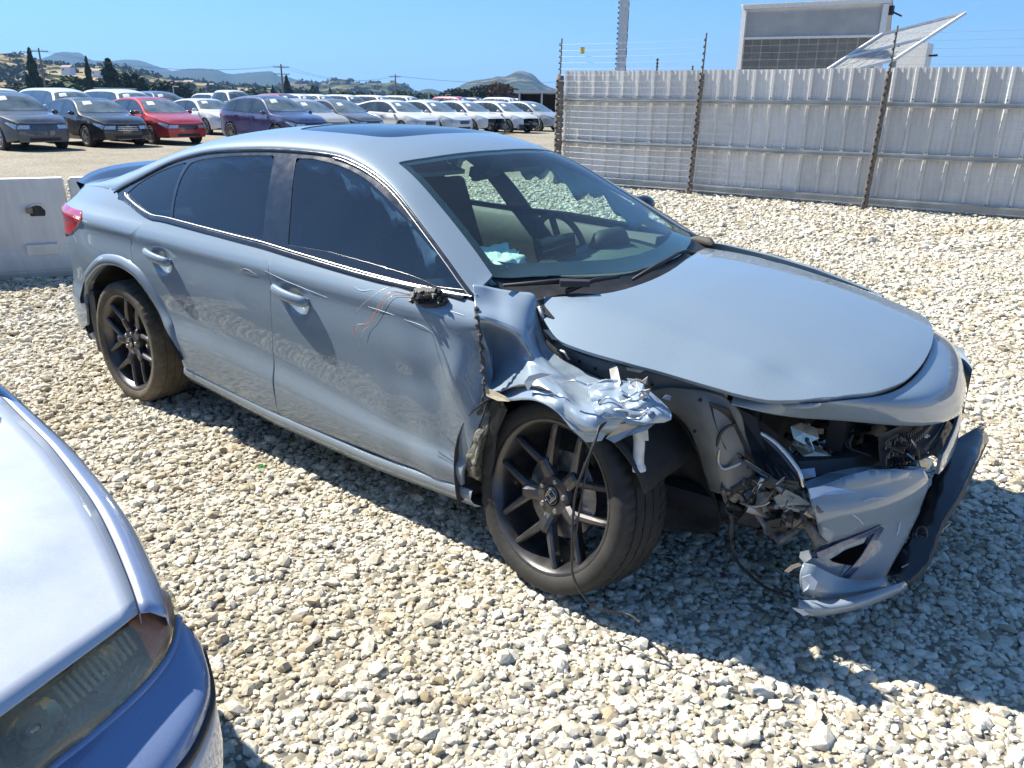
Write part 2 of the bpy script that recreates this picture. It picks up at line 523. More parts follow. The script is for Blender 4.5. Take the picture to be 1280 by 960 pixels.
def tyre_dusty():
    m, nt, b = _mat('tyre_rubber_dusty')
    n = tex_noise(nt, 14, 6, 0.65)
    r = ramp(nt, n.outputs['Fac'], [(0.25, (0.04, 0.036, 0.03)), (0.55, (0.10, 0.085, 0.062)), (0.8, (0.19, 0.16, 0.115))])
    nt.links.new(r.outputs[0], b.inputs['Base Color']); b.inputs['Roughness'].default_value = 0.85
    return m
M['tyre_dusty'] = tyre_dusty()
M['dirty_green'] = simple('weathered_inner_paint', (0.17, 0.165, 0.13), 0.65, 0.2, var=0.6, vscale=30, bmp=0.5, bscale=60)
M['underbonnet'] = simple('under_bonnet_dark', (0.03, 0.033, 0.036), 0.6, var=0.4, vscale=10)
M['bright'] = simple('torn_bright_metal', (0.75, 0.78, 0.82), 0.18, 0.9)
M['blue_grey'] = simple('blue_grey_plastic', (0.10, 0.13, 0.22), 0.35)
M['beige_refl'] = simple('lamp_reflector_metal', (0.50, 0.46, 0.38), 0.22, 0.75, var=0.3, vscale=30)
M['pale_blue'] = simple('pale_blue_plastic', (0.35, 0.47, 0.62), 0.4)
M['bright_paint'] = simple('scraped_pale_paint', (0.50, 0.57, 0.66), 0.4, var=0.15)
M['spoiler_blue'] = simple('dark_blue_paint', (0.06, 0.085, 0.16), 0.25, 0.3, 1.0)
M['lens'] = glass_mat('hazy_headlamp_lens', (0.90, 0.87, 0.78), refl_rough=0.06, dust=0.40, ior=1.42, dust_col=(0.60, 0.55, 0.44))
M['lamp_inner'] = simple('lamp_inner_dark', (0.55, 0.52, 0.44), 0.5)
M['amber'] = simple('amber_lens', (0.85, 0.22, 0.05), 0.25, 0, 0.6, var=0.25)
M['reflector'] = simple('lamp_reflector', (0.6, 0.58, 0.5), 0.25, 0.9)
M['flute'] = simple('lens_flutes', (0.80, 0.75, 0.60), 0.3)
M['silver_blue'] = car_paint('silver_blue_bumper', (0.17, 0.235, 0.39), metal=0.3, rough=0.35, dust=0.10, dust_col=(0.4, 0.42, 0.48))
M['torn_metal'] = simple('torn_painted_metal', (0.27, 0.32, 0.38), 0.33, 0.35, var=0.35, vscale=26)
M['black_scuffed'] = simple('scuffed_black_plastic', (0.010, 0.010, 0.012), 0.6, 0, 0.0, spec=0.25, var=0.4, vscale=18, bmp=0.4, bscale=30)
M['hole'] = simple('deep_opening', (0.004, 0.004, 0.004), 0.9, spec=0.0)
M['sticker'] = simple('windscreen_sticker', (0.75, 0.78, 0.74), 0.6)
# ================================================================== ground: one sheet to the horizon, loose gravel on top of it near by
gm, nt, b = _mat('ground_gravel')
tc = N_(nt, 'ShaderNodeTexCoord')
v = N_(nt, 'ShaderNodeTexVoronoi'); v.inputs['Scale'].default_value = 30
nt.links.new(tc.outputs['Object'], v.inputs['Vector'])
v2 = N_(nt, 'ShaderNodeTexVoronoi'); v2.inputs['Scale'].default_value = 11
nt.links.new(tc.outputs['Object'], v2.inputs['Vector'])
n = tex_noise(nt, 0.35, 7, 0.62)
r = ramp(nt, n.outputs['Fac'], [(.3, (.28, .245, .185)), (.5, (.355, .32, .25)), (.75, (.41, .38, .31))])
sep = N_(nt, 'ShaderNodeSeparateColor'); nt.links.new(v.outputs['Color'], sep.inputs[0])
r2 = ramp(nt, sep.outputs[0], [(0, .45), (1, 1.05)])
c = mix_rgb(nt, .8, r.outputs[0], r2.outputs[0], 'MULTIPLY')
nt.links.new(c, b.inputs['Base Color']); b.inputs['Roughness'].default_value = .95
b.inputs['Specular IOR Level'].default_value = 0.2
bb = bump(nt, v.outputs['Distance'], .9, .02, None); bb.invert = True
bb2 = bump(nt, v2.outputs['Distance'], .5, .03, b, prev=bb); bb2.invert = True
s_ = 6500
ground = mesh_obj('ground', [(-s_, -s_, 0), (s_, -s_, 0), (s_, s_, 0), (-s_, s_, 0)], [(0, 1, 2, 3)], gm)
ground['kind'] = 'structure'

# stone material: crushed limestone, each stone its own tone
sm_, nt, b = _mat('crushed_limestone')
oi = N_(nt, 'ShaderNodeObjectInfo')
r = ramp(nt, oi.outputs['Random'], [(0.0, (.42, .35, .24)), (.09, (.56, .485, .36)), (.30, (.72, .66, .53)), (.6, (.79, .74, .62)), (.88, (.84, .80, .70)), (.95, (.62, .59, .51)), (1.0, (.48, .45, .39))])
n = tex_noise(nt, 3.0, 6, .65, coord='Object')
r2 = ramp(nt, n.outputs['Fac'], [(.3, .72), (.7, 1.05)])
c = mix_rgb(nt, 1.0, r.outputs[0], r2.outputs[0], 'MULTIPLY')
geo_ = N_(nt, 'ShaderNodeNewGeometry'); nw = N_(nt, 'ShaderNodeTexNoise'); nw.inputs['Scale'].default_value = .9; nw.inputs['Detail'].default_value = 5
nt.links.new(geo_.outputs['Position'], nw.inputs['Vector']); rw_ = ramp(nt, nw.outputs['Fac'], [(.34, (.90, .865, .80)), (.52, (1, 1, 1))])
c = mix_rgb(nt, 1.0, c, rw_.outputs[0], 'MULTIPLY')
nt.links.new(c, b.inputs['Base Color']); b.inputs['Roughness'].default_value = .9
b.inputs['Specular IOR Level'].default_value = 0.25
n2 = tex_noise(nt, 9, 5, .6); bump(nt, n2.outputs['Fac'], .35, .08, b)

def stone_points():
    out = []
    for r0, r1, dens, s0 in ((.9, 3.4, 4600, .0089), (3.4, 6.0, 3000, .0103), (6.0, 10.0, 1250, .0135), (10.0, 17.0, 420, .019)):
        A_ = R(64); area = A_*(r1*r1-r0*r0); n = int(area*dens)
        rr = np.sqrt(nrg.uniform(r0*r0, r1*r1, n)); an = _yaw+nrg.uniform(-A_, A_, n)
        s = s0*np.clip(nrg.lognormal(0, .40, n), .45, 3.0)
        x = CAM_POS[0]+rr*np.cos(an); y = CAM_POS[1]+rr*np.sin(an)
        z = s*nrg.uniform(-.25, .55, n)
        out.append(np.stack([x, y, z, s], 1))
    # a few large stones
    n = 240
    rr = np.sqrt(nrg.uniform(1.2**2, 7**2, n)); an = _yaw+nrg.uniform(-R(60), R(60), n); s = nrg.uniform(.022, .036, n)
    out.append(np.stack([CAM_POS[0]+rr*np.cos(an), CAM_POS[1]+rr*np.sin(an), s*.25, s], 1))
    return np.vstack(out)
SP = stone_points()
me = bpy.data.meshes.new('gravel'); me.from_pydata([tuple(p) for p in SP[:, :3]], [], [])
at = me.attributes.new('stone_size', 'FLOAT', 'POINT'); at.data.foreach_set('value', SP[:, 3].astype(np.float32))
gravel = bpy.data.objects.new('gravel', me); link(gravel)
gravel['kind'] = 'stuff'; gravel['label'] = 'loose cream crushed limestone gravel covering the yard'; 
ng = bpy.data.node_groups.new('gravel_scatter', 'GeometryNodeTree')
ng.interface.new_socket('Geometry', in_out='INPUT', socket_type='NodeSocketGeometry'); ng.interface.new_socket('Geometry', in_out='OUTPUT', socket_type='NodeSocketGeometry')
def G_n(t, **kw):
    n = ng.nodes.new(t)
    for k, v in kw.items(): setattr(n, k, v)
    return n
gi = G_n('NodeGroupInput'); go = G_n('NodeGroupOutput')
jn = G_n('GeometryNodeJoinGeometry')
NV = 14
for i in range(NV):
    ico = G_n('GeometryNodeMeshIcoSphere'); ico.inputs['Subdivisions'].default_value = 2; ico.inputs['Radius'].default_value = 1.0
    rv = G_n('FunctionNodeRandomValue'); rv.data_type = 'FLOAT_VECTOR'
    a = .26 if i % 3 else .38
    rv.inputs[0].default_value = (-a, -a, -a); rv.inputs[1].default_value = (a, a, a); rv.inputs['Seed'].default_value = 11+i
    sp_ = G_n('GeometryNodeSetPosition'); ng.links.new(ico.outputs[0], sp_.inputs[0]); ng.links.new(rv.outputs[0], sp_.inputs['Offset'])
    tr = G_n('GeometryNodeTransform'); tr.inputs['Scale'].default_value = (rng.uniform(.85, 1.35), rng.uniform(.7, 1.0), rng.uniform(.42, .72))
    ng.links.new(sp_.outputs[0], tr.inputs[0])
    # keep only every few vertices -> angular hull
    dl = G_n('GeometryNodeDeleteGeometry'); dl.domain = 'POINT'
    rb_ = G_n('FunctionNodeRandomValue'); rb_.data_type = 'BOOLEAN'; rb_.inputs['Probability'].default_value = .28; rb_.inputs['Seed'].default_value = 50+i
    ng.links.new(tr.outputs[0], dl.inputs[0]); ng.links.new(rb_.outputs[3], dl.inputs['Selection'])
    ch_ = G_n('GeometryNodeConvexHull'); ng.links.new(dl.outputs[0], ch_.inputs[0])
    mt = G_n('GeometryNodeSetMaterial'); mt.inputs['Material'].default_value = sm_; ng.links.new(ch_.outputs[0], mt.inputs[0])
    g2i = G_n('GeometryNodeGeometryToInstance'); ng.links.new(mt.outputs[0], g2i.inputs[0]); ng.links.new(g2i.outputs[0], jn.inputs[0])
m2p = G_n('GeometryNodeMeshToPoints'); ng.links.new(gi.outputs[0], m2p.inputs[0])
iop = G_n('GeometryNodeInstanceOnPoints'); ng.links.new(m2p.outputs[0], iop.inputs['Points']); ng.links.new(jn.outputs[0], iop.inputs['Instance'])
iop.inputs['Pick Instance'].default_value = True
ri = G_n('FunctionNodeRandomValue'); ri.data_type = 'INT'; ri.inputs[4].default_value = 0; ri.inputs[5].default_value = NV-1; ng.links.new(ri.outputs[2], iop.inputs['Instance Index'])
rr2 = G_n('FunctionNodeRandomValue'); rr2.data_type = 'FLOAT_VECTOR'; rr2.inputs[0].default_value = (-.38, -.38, 0); rr2.inputs[1].default_value = (.38, .38, 6.28); rr2.inputs['Seed'].default_value = 5
ng.links.new(rr2.outputs[0], iop.inputs['Rotation'])
na = G_n('GeometryNodeInputNamedAttribute'); na.data_type = 'FLOAT'; na.inputs[0].default_value = 'stone_size'
ng.links.new(na.outputs[0], iop.inputs['Scale'])
ng.links.new(iop.outputs[0], go.inputs[0])
gravel.modifiers.new('scatter', 'NODES').node_group = ng
# two scraps of green plastic on the gravel
for px, s in (((327, 585), .022), ((246, 646), .010)):
    c = onZ(px, .035); bm = bmesh.new()
    for k in range(4):
        p = [bm.verts.new((c[0]+s*rng.uniform(-1, 1), c[1]+s*rng.uniform(-1, 1), c[2]+rng.uniform(-.3, .6)*s)) for _ in range(4)]
        bm.faces.new(p)
    bmesh.ops.solidify(bm, geom=bm.faces[:], thickness=.002)
    o = bm_obj('plastic_scrap', bm, simple('green_plastic', (.02, .5, .05), .4))
    tag(o, 'crumpled bright green plastic scrap on the gravel beside the sedan' if s > .015 else 'tiny green plastic scrap on the gravel near the silver car', 'litter')
# ================================================================== HERO CAR (grey-blue sedan, right front corner smashed)
hero = thing('sedan_car', 'grey-blue four-door sedan with crushed right front corner and black spoke wheels', 'car', (0, 0, 0))

# ---- side surface  y = -S(x,z), kept as a smoothed table
XS = np.linspace(-3.95, 1.05, 501); ZS = np.linspace(0.0, 1.5, 376)
zc_k = ([-3.95, -3.35, -3.02, -2.53, -1.45, -.62, -.3, .3, .7, 1.05], [.93, .925, .916, .905, .873, .850, .838, .79, .73, .66])
zb_k = ([-3.95, -2.7, -2.44, -1.5, -.95, -.36, 0, 1.05], [1.0, .99, .983, .962, .94, .918, .90, .80])
z1_k = ([-3.95, -1.97, -1.43, -.93, -.42, 1.05], [.47, .449, .405, .362, .335, .33])
z2_k = ([-3.95, -1.96, -1.4, -.97, -.6, -.3, 1.05], [.56, .545, .49, .43, .372, .345, .34])
def _table():
    S = np.zeros((len(XS), len(ZS)))
    for i, x in enumerate(XS):
        zc = np.interp(x, *zc_k); zb = np.interp(x, *zb_k); z1 = np.interp(x, *z1_k); z2 = np.interp(x, *z2_k)
        z2 = max(z2, z1+.018)
        zk = [0.10, .18, .235, .262, z1-.012, z1, z2, z2+.03, (z2+zc)*.5, zc-.14, zc-.035, zc, zb, ]
        sk = [.80, .845, .868, .892, .899, .898, .8775, .8760, .8795, .8785, .8705, .8760, .825]
        zz = np.clip(ZS, 0, zb)
        s = pchip(zk, sk, zz)
        h = np.maximum(ZS-zb, 0)
        s = s - 0.50*h - 0.50*h*h
        # rear: house narrows, body tapers
        if x < -2.0:
            u = (-2.0-x)
            s = s - 0.10*(u**1.5)*np.clip((ZS-.95)/.30, 0, 1.3)
        if x < -2.95:
            u = (-2.95-x)
            s = s - .05*u - 0.17*u*u - 0.45*max(0, u-.42)**1.5
        if x > -.25:
            u = x+.25
            s = s - .02*u - .10*u*u - .5*max(0, u-.75)**2
        # slight bulge of the haunches above the rear wheel
        s = s + .012*np.exp(-((x+2.72)/.45)**2)*np.exp(-((ZS-.70)/.13)**2)
        S[i] = s
    k = np.array([1, 4, 6, 4, 1.])/16
    for _ in range(2):
        S = np.apply_along_axis(lambda a: np.convolve(np.pad(a, 2, 'edge'), k, 'valid'), 1, S)
    k = np.ones(9)/9
    for _ in range(3):
        S = np.apply_along_axis(lambda a: np.convolve(np.pad(a, 4, 'edge'), k, 'valid'), 0, S)
    return S
STAB = _table()
SDX, SDZ = np.gradient(STAB, XS, ZS)
def _bil(T, x, z):
    fx = np.clip((np.asarray(x, float)-XS[0])/(XS[1]-XS[0]), 0, len(XS)-1.001); fz = np.clip((np.asarray(z, float)-ZS[0])/(ZS[1]-ZS[0]), 0, len(ZS)-1.001)
    i = fx.astype(int); j = fz.astype(int); u = fx-i; v = fz-j
    return T[i, j]*(1-u)*(1-v)+T[i+1, j]*u*(1-v)+T[i, j+1]*(1-u)*v+T[i+1, j+1]*u*v
def Sf(x, z): return _bil(STAB, x, z)
def side(x, z):
    x = np.asarray(x, float); z = np.asarray(z, float)
    return np.stack([x, -Sf(x, z), z], -1)
def side_n(x, z):
    a = _bil(SDX, x, z); b = _bil(SDZ, x, z)
    n = np.stack([-a, -np.ones_like(a), -b], -1)
    n[..., 0] = -a; n[..., 2] = -b
    return n/np.linalg.norm(n, axis=-1, keepdims=True)
def gS(P): return P[:, 1]+Sf(P[:, 0], P[:, 2])
def ps(*px):
    """pixels -> (x,z) on the side surface"""
    return np.array([on_surf(p, gS)[[0, 2]] for p in px])

# ---- window opening
dlo_up = [(143, 240.6), (157, 232), (172.5, 224), (210, 204.5), (240, 194.5), (270, 189.3), (322, 187), (370.5, 188.8), (418, 194.5), (447.7, 205.5), (474, 222), (498, 245), (528, 284), (557.5, 324), (578, 353), (592, 371)]
dlo_lo = [(592, 374.5), (551.6, 367), (498, 356), (439, 341), (364.5, 319), (329, 308), (292.5, 298.5), (210, 276.5), (186, 271), (158, 250), (147, 246)]
DUP = ps(*dlo_up); DLO_ = ps(*dlo_lo)
dlo_upc = cr(DUP, 6)
dlo = np.vstack([dlo_upc, DLO_])
_o = np.argsort(dlo_upc[:, 0])
# rail height: follows the window's upper edge, then the cowl forward and the deck shoulder backward
_kx = np.r_[[-3.95, -3.6, -3.3, -3.1], dlo_upc[_o, 0], [-.25, 0.1]]
_kz = np.r_[[1.0, 1.035, 1.06, dlo_upc[_o, 1][0]+.003], dlo_upc[_o, 1], [.925, .90]]
_xg = np.linspace(-3.95, .1, 406)
_zg = np.interp(_xg, _kx, _kz)
_zg = np.convolve(np.pad(_zg, 3, 'edge'), np.ones(7)/7, 'valid')
def zw(x): return np.interp(x, _xg, _zg)+.006
def yw(x): return Sf(x, zw(x))
ZC_K = ([-3.8, -3.55, -3.3, -3.12, -2.9, -2.6, -2.3, -2.0, -1.7, -1.4, -1.15, -.95, -.7, -.39, -.12, .1],
        [1.085, 1.10, 1.118, 1.165, 1.25, 1.332, 1.385, 1.415, 1.428, 1.422, 1.390, 1.337, 1.208, 1.055, .94, .90])
_zcg = pchip(*ZC_K, _xg); _zcg = np.convolve(np.pad(_zcg, 4, 'edge'), np.ones(9)/9, 'valid')
def zcen(x): return np.interp(x, _xg, _zcg)
def _pq(x):
    p = np.interp(x, [-3.8, -3.2, -2.8, -1.1, -.39, 0], [2.4, 2.4, 2.3, 2.3, 2.2, 2.2])
    q = np.interp(x, [-3.8, -3.2, -2.8, -1.3, -1.0, -.39, 0], [1.9, 1.9, 1.8, 1.75, 1.35, 1.0, 1.0])
    return p, q
def top(x, u):
    """u in [-1,1] : right window rail -> centre -> left"""
    x = np.asarray(x, float); u = np.asarray(u, float)
    ph = u*math.pi/2; p, q = _pq(x)
    w = yw(x); z0 = zw(x); h = np.maximum(zcen(x)-z0, .01)
    y = np.sign(u)*np.abs(np.sin(ph))**(2/p)*w
    z = z0+h*np.abs(np.cos(ph))**(2/q)
    return np.stack([x, y, z], -1)
def top_n(x, u):
    e = 1e-3
    u = np.clip(u, -.995, .995)
    a = top(x+e, u)-top(x-e, u); b = top(x, u+e*3)-top(x, u-e*3)
    n = np.cross(a, b); n = n/np.maximum(np.linalg.norm(n, axis=-1, keepdims=True), 1e-9)
    return np.where(n[..., 2:3] < 0, -n, n)
def gT(P):
    x = P[:, 0]; p, q = _pq(x); w = yw(x); t = np.clip(np.abs(P[:, 1])/w, 0, 1.2)
    h = np.maximum(zcen(x)-zw(x), .01)
    z = zw(x)+h*np.maximum(1-np.minimum(t, 1)**p, 0)**(1/q) - np.maximum(t-1, 0)*2
    return P[:, 2]-z
def pt(*px):
    """pixels -> (x,u) on the top surface"""
    out = []
    for a in px:
        P = on_surf(a, gT); p, q = _pq(P[0])
        t = min(1, abs(P[1])/yw(P[0]))
        out.append((P[0], math.copysign(math.asin(t**(p/2))/(math.pi/2), P[1])))
    return np.array(out)
def pt_y(x, y):
    p, q = _pq(x); t = np.minimum(1, np.abs(y)/yw(x)); return np.sign(y)*np.arcsin(t**(p/2))/(math.pi/2)

# ---- windscreen outline (x,u), mirrored from its right half
wc_r = [(-1.055, 0.0)]
def XY(x, y): return (x, float(pt_y(np.array(x), np.array(y))))
ws_top = [(-.955, 0), (-.965, -.2), (-.99, -.38), (-1.036, -.52)]
ws_side = [(-1.036, -.52), (-.9, -.553), (-.7, -.605), (-.5, -.665), (-.40, -.70)]
ws_bot = [(-.40, -.70), (-.33, -.62), (-.24, -.45), (-.17, -.22), (-.15, 0)]
half = np.vstack([cr(ws_top, 5)[:-1], cr(ws_side, 5)[:-1], cr(ws_bot, 5)])
WS = np.array([XY(*p) for p in half])
ws_out = np.vstack([WS, (WS*[1, -1])[::-1][1:-1]])
panel('windscreen', top, top_n, ws_out, .035, M['wind'], hero, flange=0, off=-.004, aspect=1.0)
# frit band: ring between outline and inset
def inset_xy(poly_xy, d):
    c = np.array(poly_xy); n = len(c)
    t = np.roll(c, -1, 0)-np.roll(c, 1, 0); t /= np.linalg.norm(t, axis=1)[:, None]
    nn = np.stack([-t[:, 1], t[:, 0]], 1)
    a = np.sum(c[:, 0]*np.roll(c[:, 1], -1)-c[:, 1]*np.roll(c[:, 0], -1))
    return c + nn*(d if a > 0 else -d)[..., None] if np.ndim(d) else c+nn*(d if a > 0 else -d)
full_xy = np.vstack([half, (half*[1, -1])[::-1][1:-1]])
dd = np.where(full_xy[:, 0] > -.45, .085, np.where(full_xy[:, 0] < -.93, .03, .035))
inn = inset_xy(full_xy, dd)
inn_u = np.array([XY(*p) for p in inn])
panel('windscreen_border', top, top_n, ws_out, .03, M['frit'], hero, holes=[inn_u], flange=0, off=-.0065)

# ---- roof incl. pillars, quarter tops down to the deck
us = np.linspace(-1, 1, 60)
def rail_line(x0, x1, n, u): return [(x, u) for x in np.linspace(x0, x1, n)]
sr = ps  # unused alias
SR_out = cr([XY(-1.20, 0), XY(-1.215, -.25), XY(-1.26, -.36), XY(-1.36, -.40), XY(-1.62, -.405), XY(-1.80, -.385), XY(-1.86, -.30), XY(-1.875, 0)], 6)
SR = np.vstack([SR_out, (SR_out*[1, -1])[::-1][1:-1]])
roof_out = np.vstack([WS[:len(cr(ws_top, 5))+len(cr(ws_side, 5))-1][::-1] if False else np.zeros((0, 2))]) if False else None
nside = len(cr(ws_top, 5))-1+len(cr(ws_side, 5))   # points of header + pillar side
Rt = WS[:nside]                                    # centre header -> right base
A = np.vstack([Rt, [[-.37, -.99]], [(x, -1.0) for x in np.linspace(-.375, -2.96, 90)]])
# rear window outline
rw_top = [(-2.42, 0), (-2.41, -.25), (-2.43, -.45), (-2.50, -.535)]
rw_side = [(-2.50, -.535), (-2.75, -.545), (-3.0, -.56), (-3.08, -.56)]
rw_bot = [(-3.08, -.56), (-3.12, -.42), (-3.16, -.2), (-3.17, 0)]
RWh = np.array([XY(*p) for p in np.vstack([cr(rw_top, 5)[:-1], cr(rw_side, 5)[:-1], cr(rw_bot, 5)])])
RW = np.vstack([RWh, (RWh*[1, -1])[::-1][1:-1]])
back = [(-2.96, -1.0), (-3.1, -1.0), (-3.3, -1.0), (-3.42, -.93), (-3.46, -.80), (-3.35, -.70), (-3.26, -.66), XY(-3.22, -.45), XY(-3.24, 0)]
A = np.vstack([A, cr(back[:3], 3)[1:], back[3:]])
roof = np.vstack([A, (A*[1, -1])[::-1][1:-1]])
panel('roof', top, top_n, roof, .03, M['hero'], hero, holes=[SR, RW], flange=.015)
panel('sunroof', top, top_n, inset_xy(SR, .006) if False else SR, .035, M['sunroof'], hero, flange=.004, off=-.004)
panel('rear_window', top, top_n, RW, .05, M['win'], hero, flange=0, off=-.004)

# ---- doors, quarter, glass on the side surface (right side as photographed, left side mirrored)
seamB = ps((330.5, 309), (334, 322), (336, 335), (338, 360), (339.5, 400), (341, 440), (342.5, 480))
seamR = ps((183, 277), (170, 287), (163.5, 294), (163, 310), (166, 330), (174, 350), (185, 368))
arch_px = [(228, 449), (216, 425), (205, 398), (192, 373), (175, 350), (160, 338), (146, 332), (130, 332), (118, 342), (110, 356), (106, 372), (107, 380)]
arch = cr(ps(*arch_px), 4)
def zskt(x): return np.interp(x, [-3.0, -2.16, -1.5, -.85, -.3, 0], [.33, .315, .262, .246, .262, .262])
fd_front = ps((592.5, 376), (597, 400), (600, 440), (603, 470), (604, 490), (601, 515), (593, 545), (583, 572))
belt_f = ps((592, 375.5), (551.6, 368), (498, 357), (439, 342), (364.5, 320), (331, 309.5))
belt_r = ps((331, 309.5), (292.5, 299.5), (210, 277.5), (184, 272.5))
gap = .0022
sx = fd_front[-1][0]
bot_f = np.array([(x, zskt(x)) for x in np.linspace(sx-.01, seamB[-1][0], 12)])
seamBf = seamB + [gap, 0]; seamBr = seamB - [gap, 0]
sB_end = np.array([[seamB[-1][0]+gap, zskt(seamB[-1][0])]])
front_door = np.vstack([belt_f[::-1], fd_front[1:], bot_f, seamBf[::-1][:-1]])
# dents near the front edge of the right front door
def door_dent(P):
    x, y, z = P[:, 0], P[:, 1], P[:, 2]
    d = -.030*np.exp(-(((x+.305)/.06)**2+((z-.72)/.10)**2))
    d += .012*np.exp(-(((x+.40)/.05)**2+((z-.66)/.07)**2))
    d += -.006*np.exp(-(((x+.62)/.16)**2+((z-.60)/.05)**2))
    d += .004*np.exp(-(((x+.75)/.10)**2+((z-.50)/.12)**2))
    d += .0035*np.sin(x*26+z*9)*np.exp(-(((x+.45)/.25)**2))
    d += -.018*np.exp(-(((x+.29)/.035)**2))*np.clip((z-.3)*3, 0, 1)*np.clip((.86-z)*12, 0, 1)
    return d
def handle_scoop(cx, cz, w=.155):
    def f(P):
        x, z = P[:, 0], P[:, 2]
        xx = (x-cx)/(w*.50); zz = (z-cz-.1*(-(x-cx)))/.048
        r = np.sqrt(xx**2+zz**2)
        return -.026*np.clip(1.15-r, 0, .8)**1.2*1.2
    return f
hf = ps((366, 372))[0]; hr = ps((200, 324))[0]
scf = handle_scoop(hf[0]+.01, hf[1]-.012); scr = handle_scoop(hr[0]+.01, hr[1]-.012)
fd = panel('front_door', side, side_n, front_door, .022, M['hero'], hero, disp=lambda P: door_dent(P)+scf(P))
fd['label'] = 'front door with dented leading edge and no mirror'
fdl = panel('front_door', side, side_n, front_door, .035, M['hero'], hero, disp=scf, ysign=-1)
rd_bot = np.array([(x, zskt(x)) for x in np.linspace(seamB[-1][0]-gap, arch[0][0]+.0, 10)])
archu = arch[:int(4*4.3)]
rear_door = np.vstack([belt_r[::-1], seamBr[1:-1], rd_bot, archu[1:], seamR[::-1][:-1]+[gap, 0]])
panel('rear_door', side, side_n, rear_door, .022, M['hero'], hero, disp=scr)
panel('rear_door', side, side_n, rear_door, .035, M['hero'], hero, disp=scr, ysign=-1)
# quarter panel: between rear door seam, window tip, rail, deck shoulder, tail lamp, bumper seam, arch
tail_px = [(94, 262), (103, 264.5), (102.5, 273), (97, 281), (89, 291), (81.5, 298.5)]
tail = ps(*tail_px)
bseam = ps((90, 287), (96, 302), (102, 322), (107, 336), (113.5, 347))
q_top = np.array([(x, zw(x)) for x in np.linspace(dlo_upc[0][0]+.0, -3.33, 14)])
q = np.vstack([seamR+[-gap, 0], archu[::-1][:1]*0+archu[-1:], arch[len(archu)-1:-8][1:], bseam[::-1][1:], tail[:5][::-1], [(-3.50, .962), (-3.575, .965), (-3.58, zw(-3.58)), (-3.45, zw(-3.45)), (-3.33, zw(-3.33))], q_top[::-1][1:], DLO_[::-1][:4]])
panel('quarter_panel', side, side_n, q, .022, M['hero'], hero)
panel('quarter_panel', side, side_n, q, .035, M['hero'], hero, ysign=-1)
# window frame (black) and panes
def cl(px, n=5): return cr(ps(*px), n)
g_q = np.vstack([cl([(158, 240.6), (172, 229), (191, 217.5), (212, 208), (233, 201.5)]), cl([(226, 213), (216, 240), (212, 272.5)]), ps((186, 266.5))])
g_r = np.vstack([cl([(214.5, 273), (218, 245), (226, 220), (237, 203)]), cl([(250, 198.5), (270, 195.6), (305, 193.3), (342.5, 193.3)]), cl([(336, 230), (330.5, 265), (327.5, 300)])])
g_f = np.vstack([cl([(359, 306), (362, 260), (369, 196.5)]), cl([(391, 197.5), (424, 206), (453.6, 221), (474, 238), (504, 268), (534, 301), (557.5, 330), (580, 362)]), cl([(545.7, 358), (516, 345), (468.5, 330.5), (409, 314)])[0:]])
for sgn in (1, -1):
    panel('window_frame', side, side_n, dlo, .03, M['trim'], hero, holes=[g_q, g_r, g_f], flange=.01, off=-.004, ysign=sgn)
    for g in (g_q, g_r, g_f):
        panel('side_window', side, side_n, g, .05, M['clear'] if (sgn < 0 and g is not g_q) else M['win'], hero, flange=0, off=-.007, ysign=sgn)
# mouldings: chrome strip along the sill, body-side upper rail strip
def strip(name, pts2, w, mat, out=.003, ysign=1, par=hero, wz=(0, 1)):
    P = side(pts2[:, 0], pts2[:, 1]); Nn = side_n(pts2[:, 0], pts2[:, 1])
    t = np.gradient(P, axis=0); t /= np.linalg.norm(t, axis=1)[:, None]
    b = np.cross(t, Nn); b /= np.linalg.norm(b, axis=1)[:, None]
    rows = []
    for a, o in ((-1, -.004), (-1, out*.7), (-.5, out), (.5, out), (1, out*.7), (1, -.004)):
        rows.append((P+b*a*w/2+Nn*o)*[1, ysign, 1])
    return loft(name, rows, mat, par)
upl = resample(dlo_upc, .02); lol = resample(cr(DLO_, 4), .02)
for sgn in (1, -1):
    strip('window_moulding', upl, .012, M['trim'], .005, sgn)
    if sgn == 1:
        kk = upl[:, 0] > -1.35
        strip('chrome_strip', upl[kk][:-1]-[0, .009], .004, M['satin'], .006, sgn)
    strip('sill_moulding', lol[2:-1], .022, M['trim'], .006, sgn)
    strip('chrome_strip', resample(cr(ps((590, 371), (551, 363), (498, 351.5), (439, 336), (364.5, 314), (329, 303), (292.5, 294), (212, 273), (187, 267.5), (160, 247.5), (157, 242)), 4), .02), .006, M['satin'], .006, sgn)
# door glass run line inside the front pane (bright strip)
# skirt + rocker
for sgn in (1, -1):
    xs_ = np.linspace(-2.17, -.33, 40)
    rows = []
    for dz, s in ((0.0, .893), (-.004, .9), (-.03, .905), (-.07, .892), (-.085, .85), (-.085, .70)):
        rows.append([(x, -sgn*(s-.02+(.012 if dz > -.05 else 0)), zskt(x)+dz) for x in xs_])
    loft('side_skirt', rows, M['hero'], hero, flip=sgn < 0)
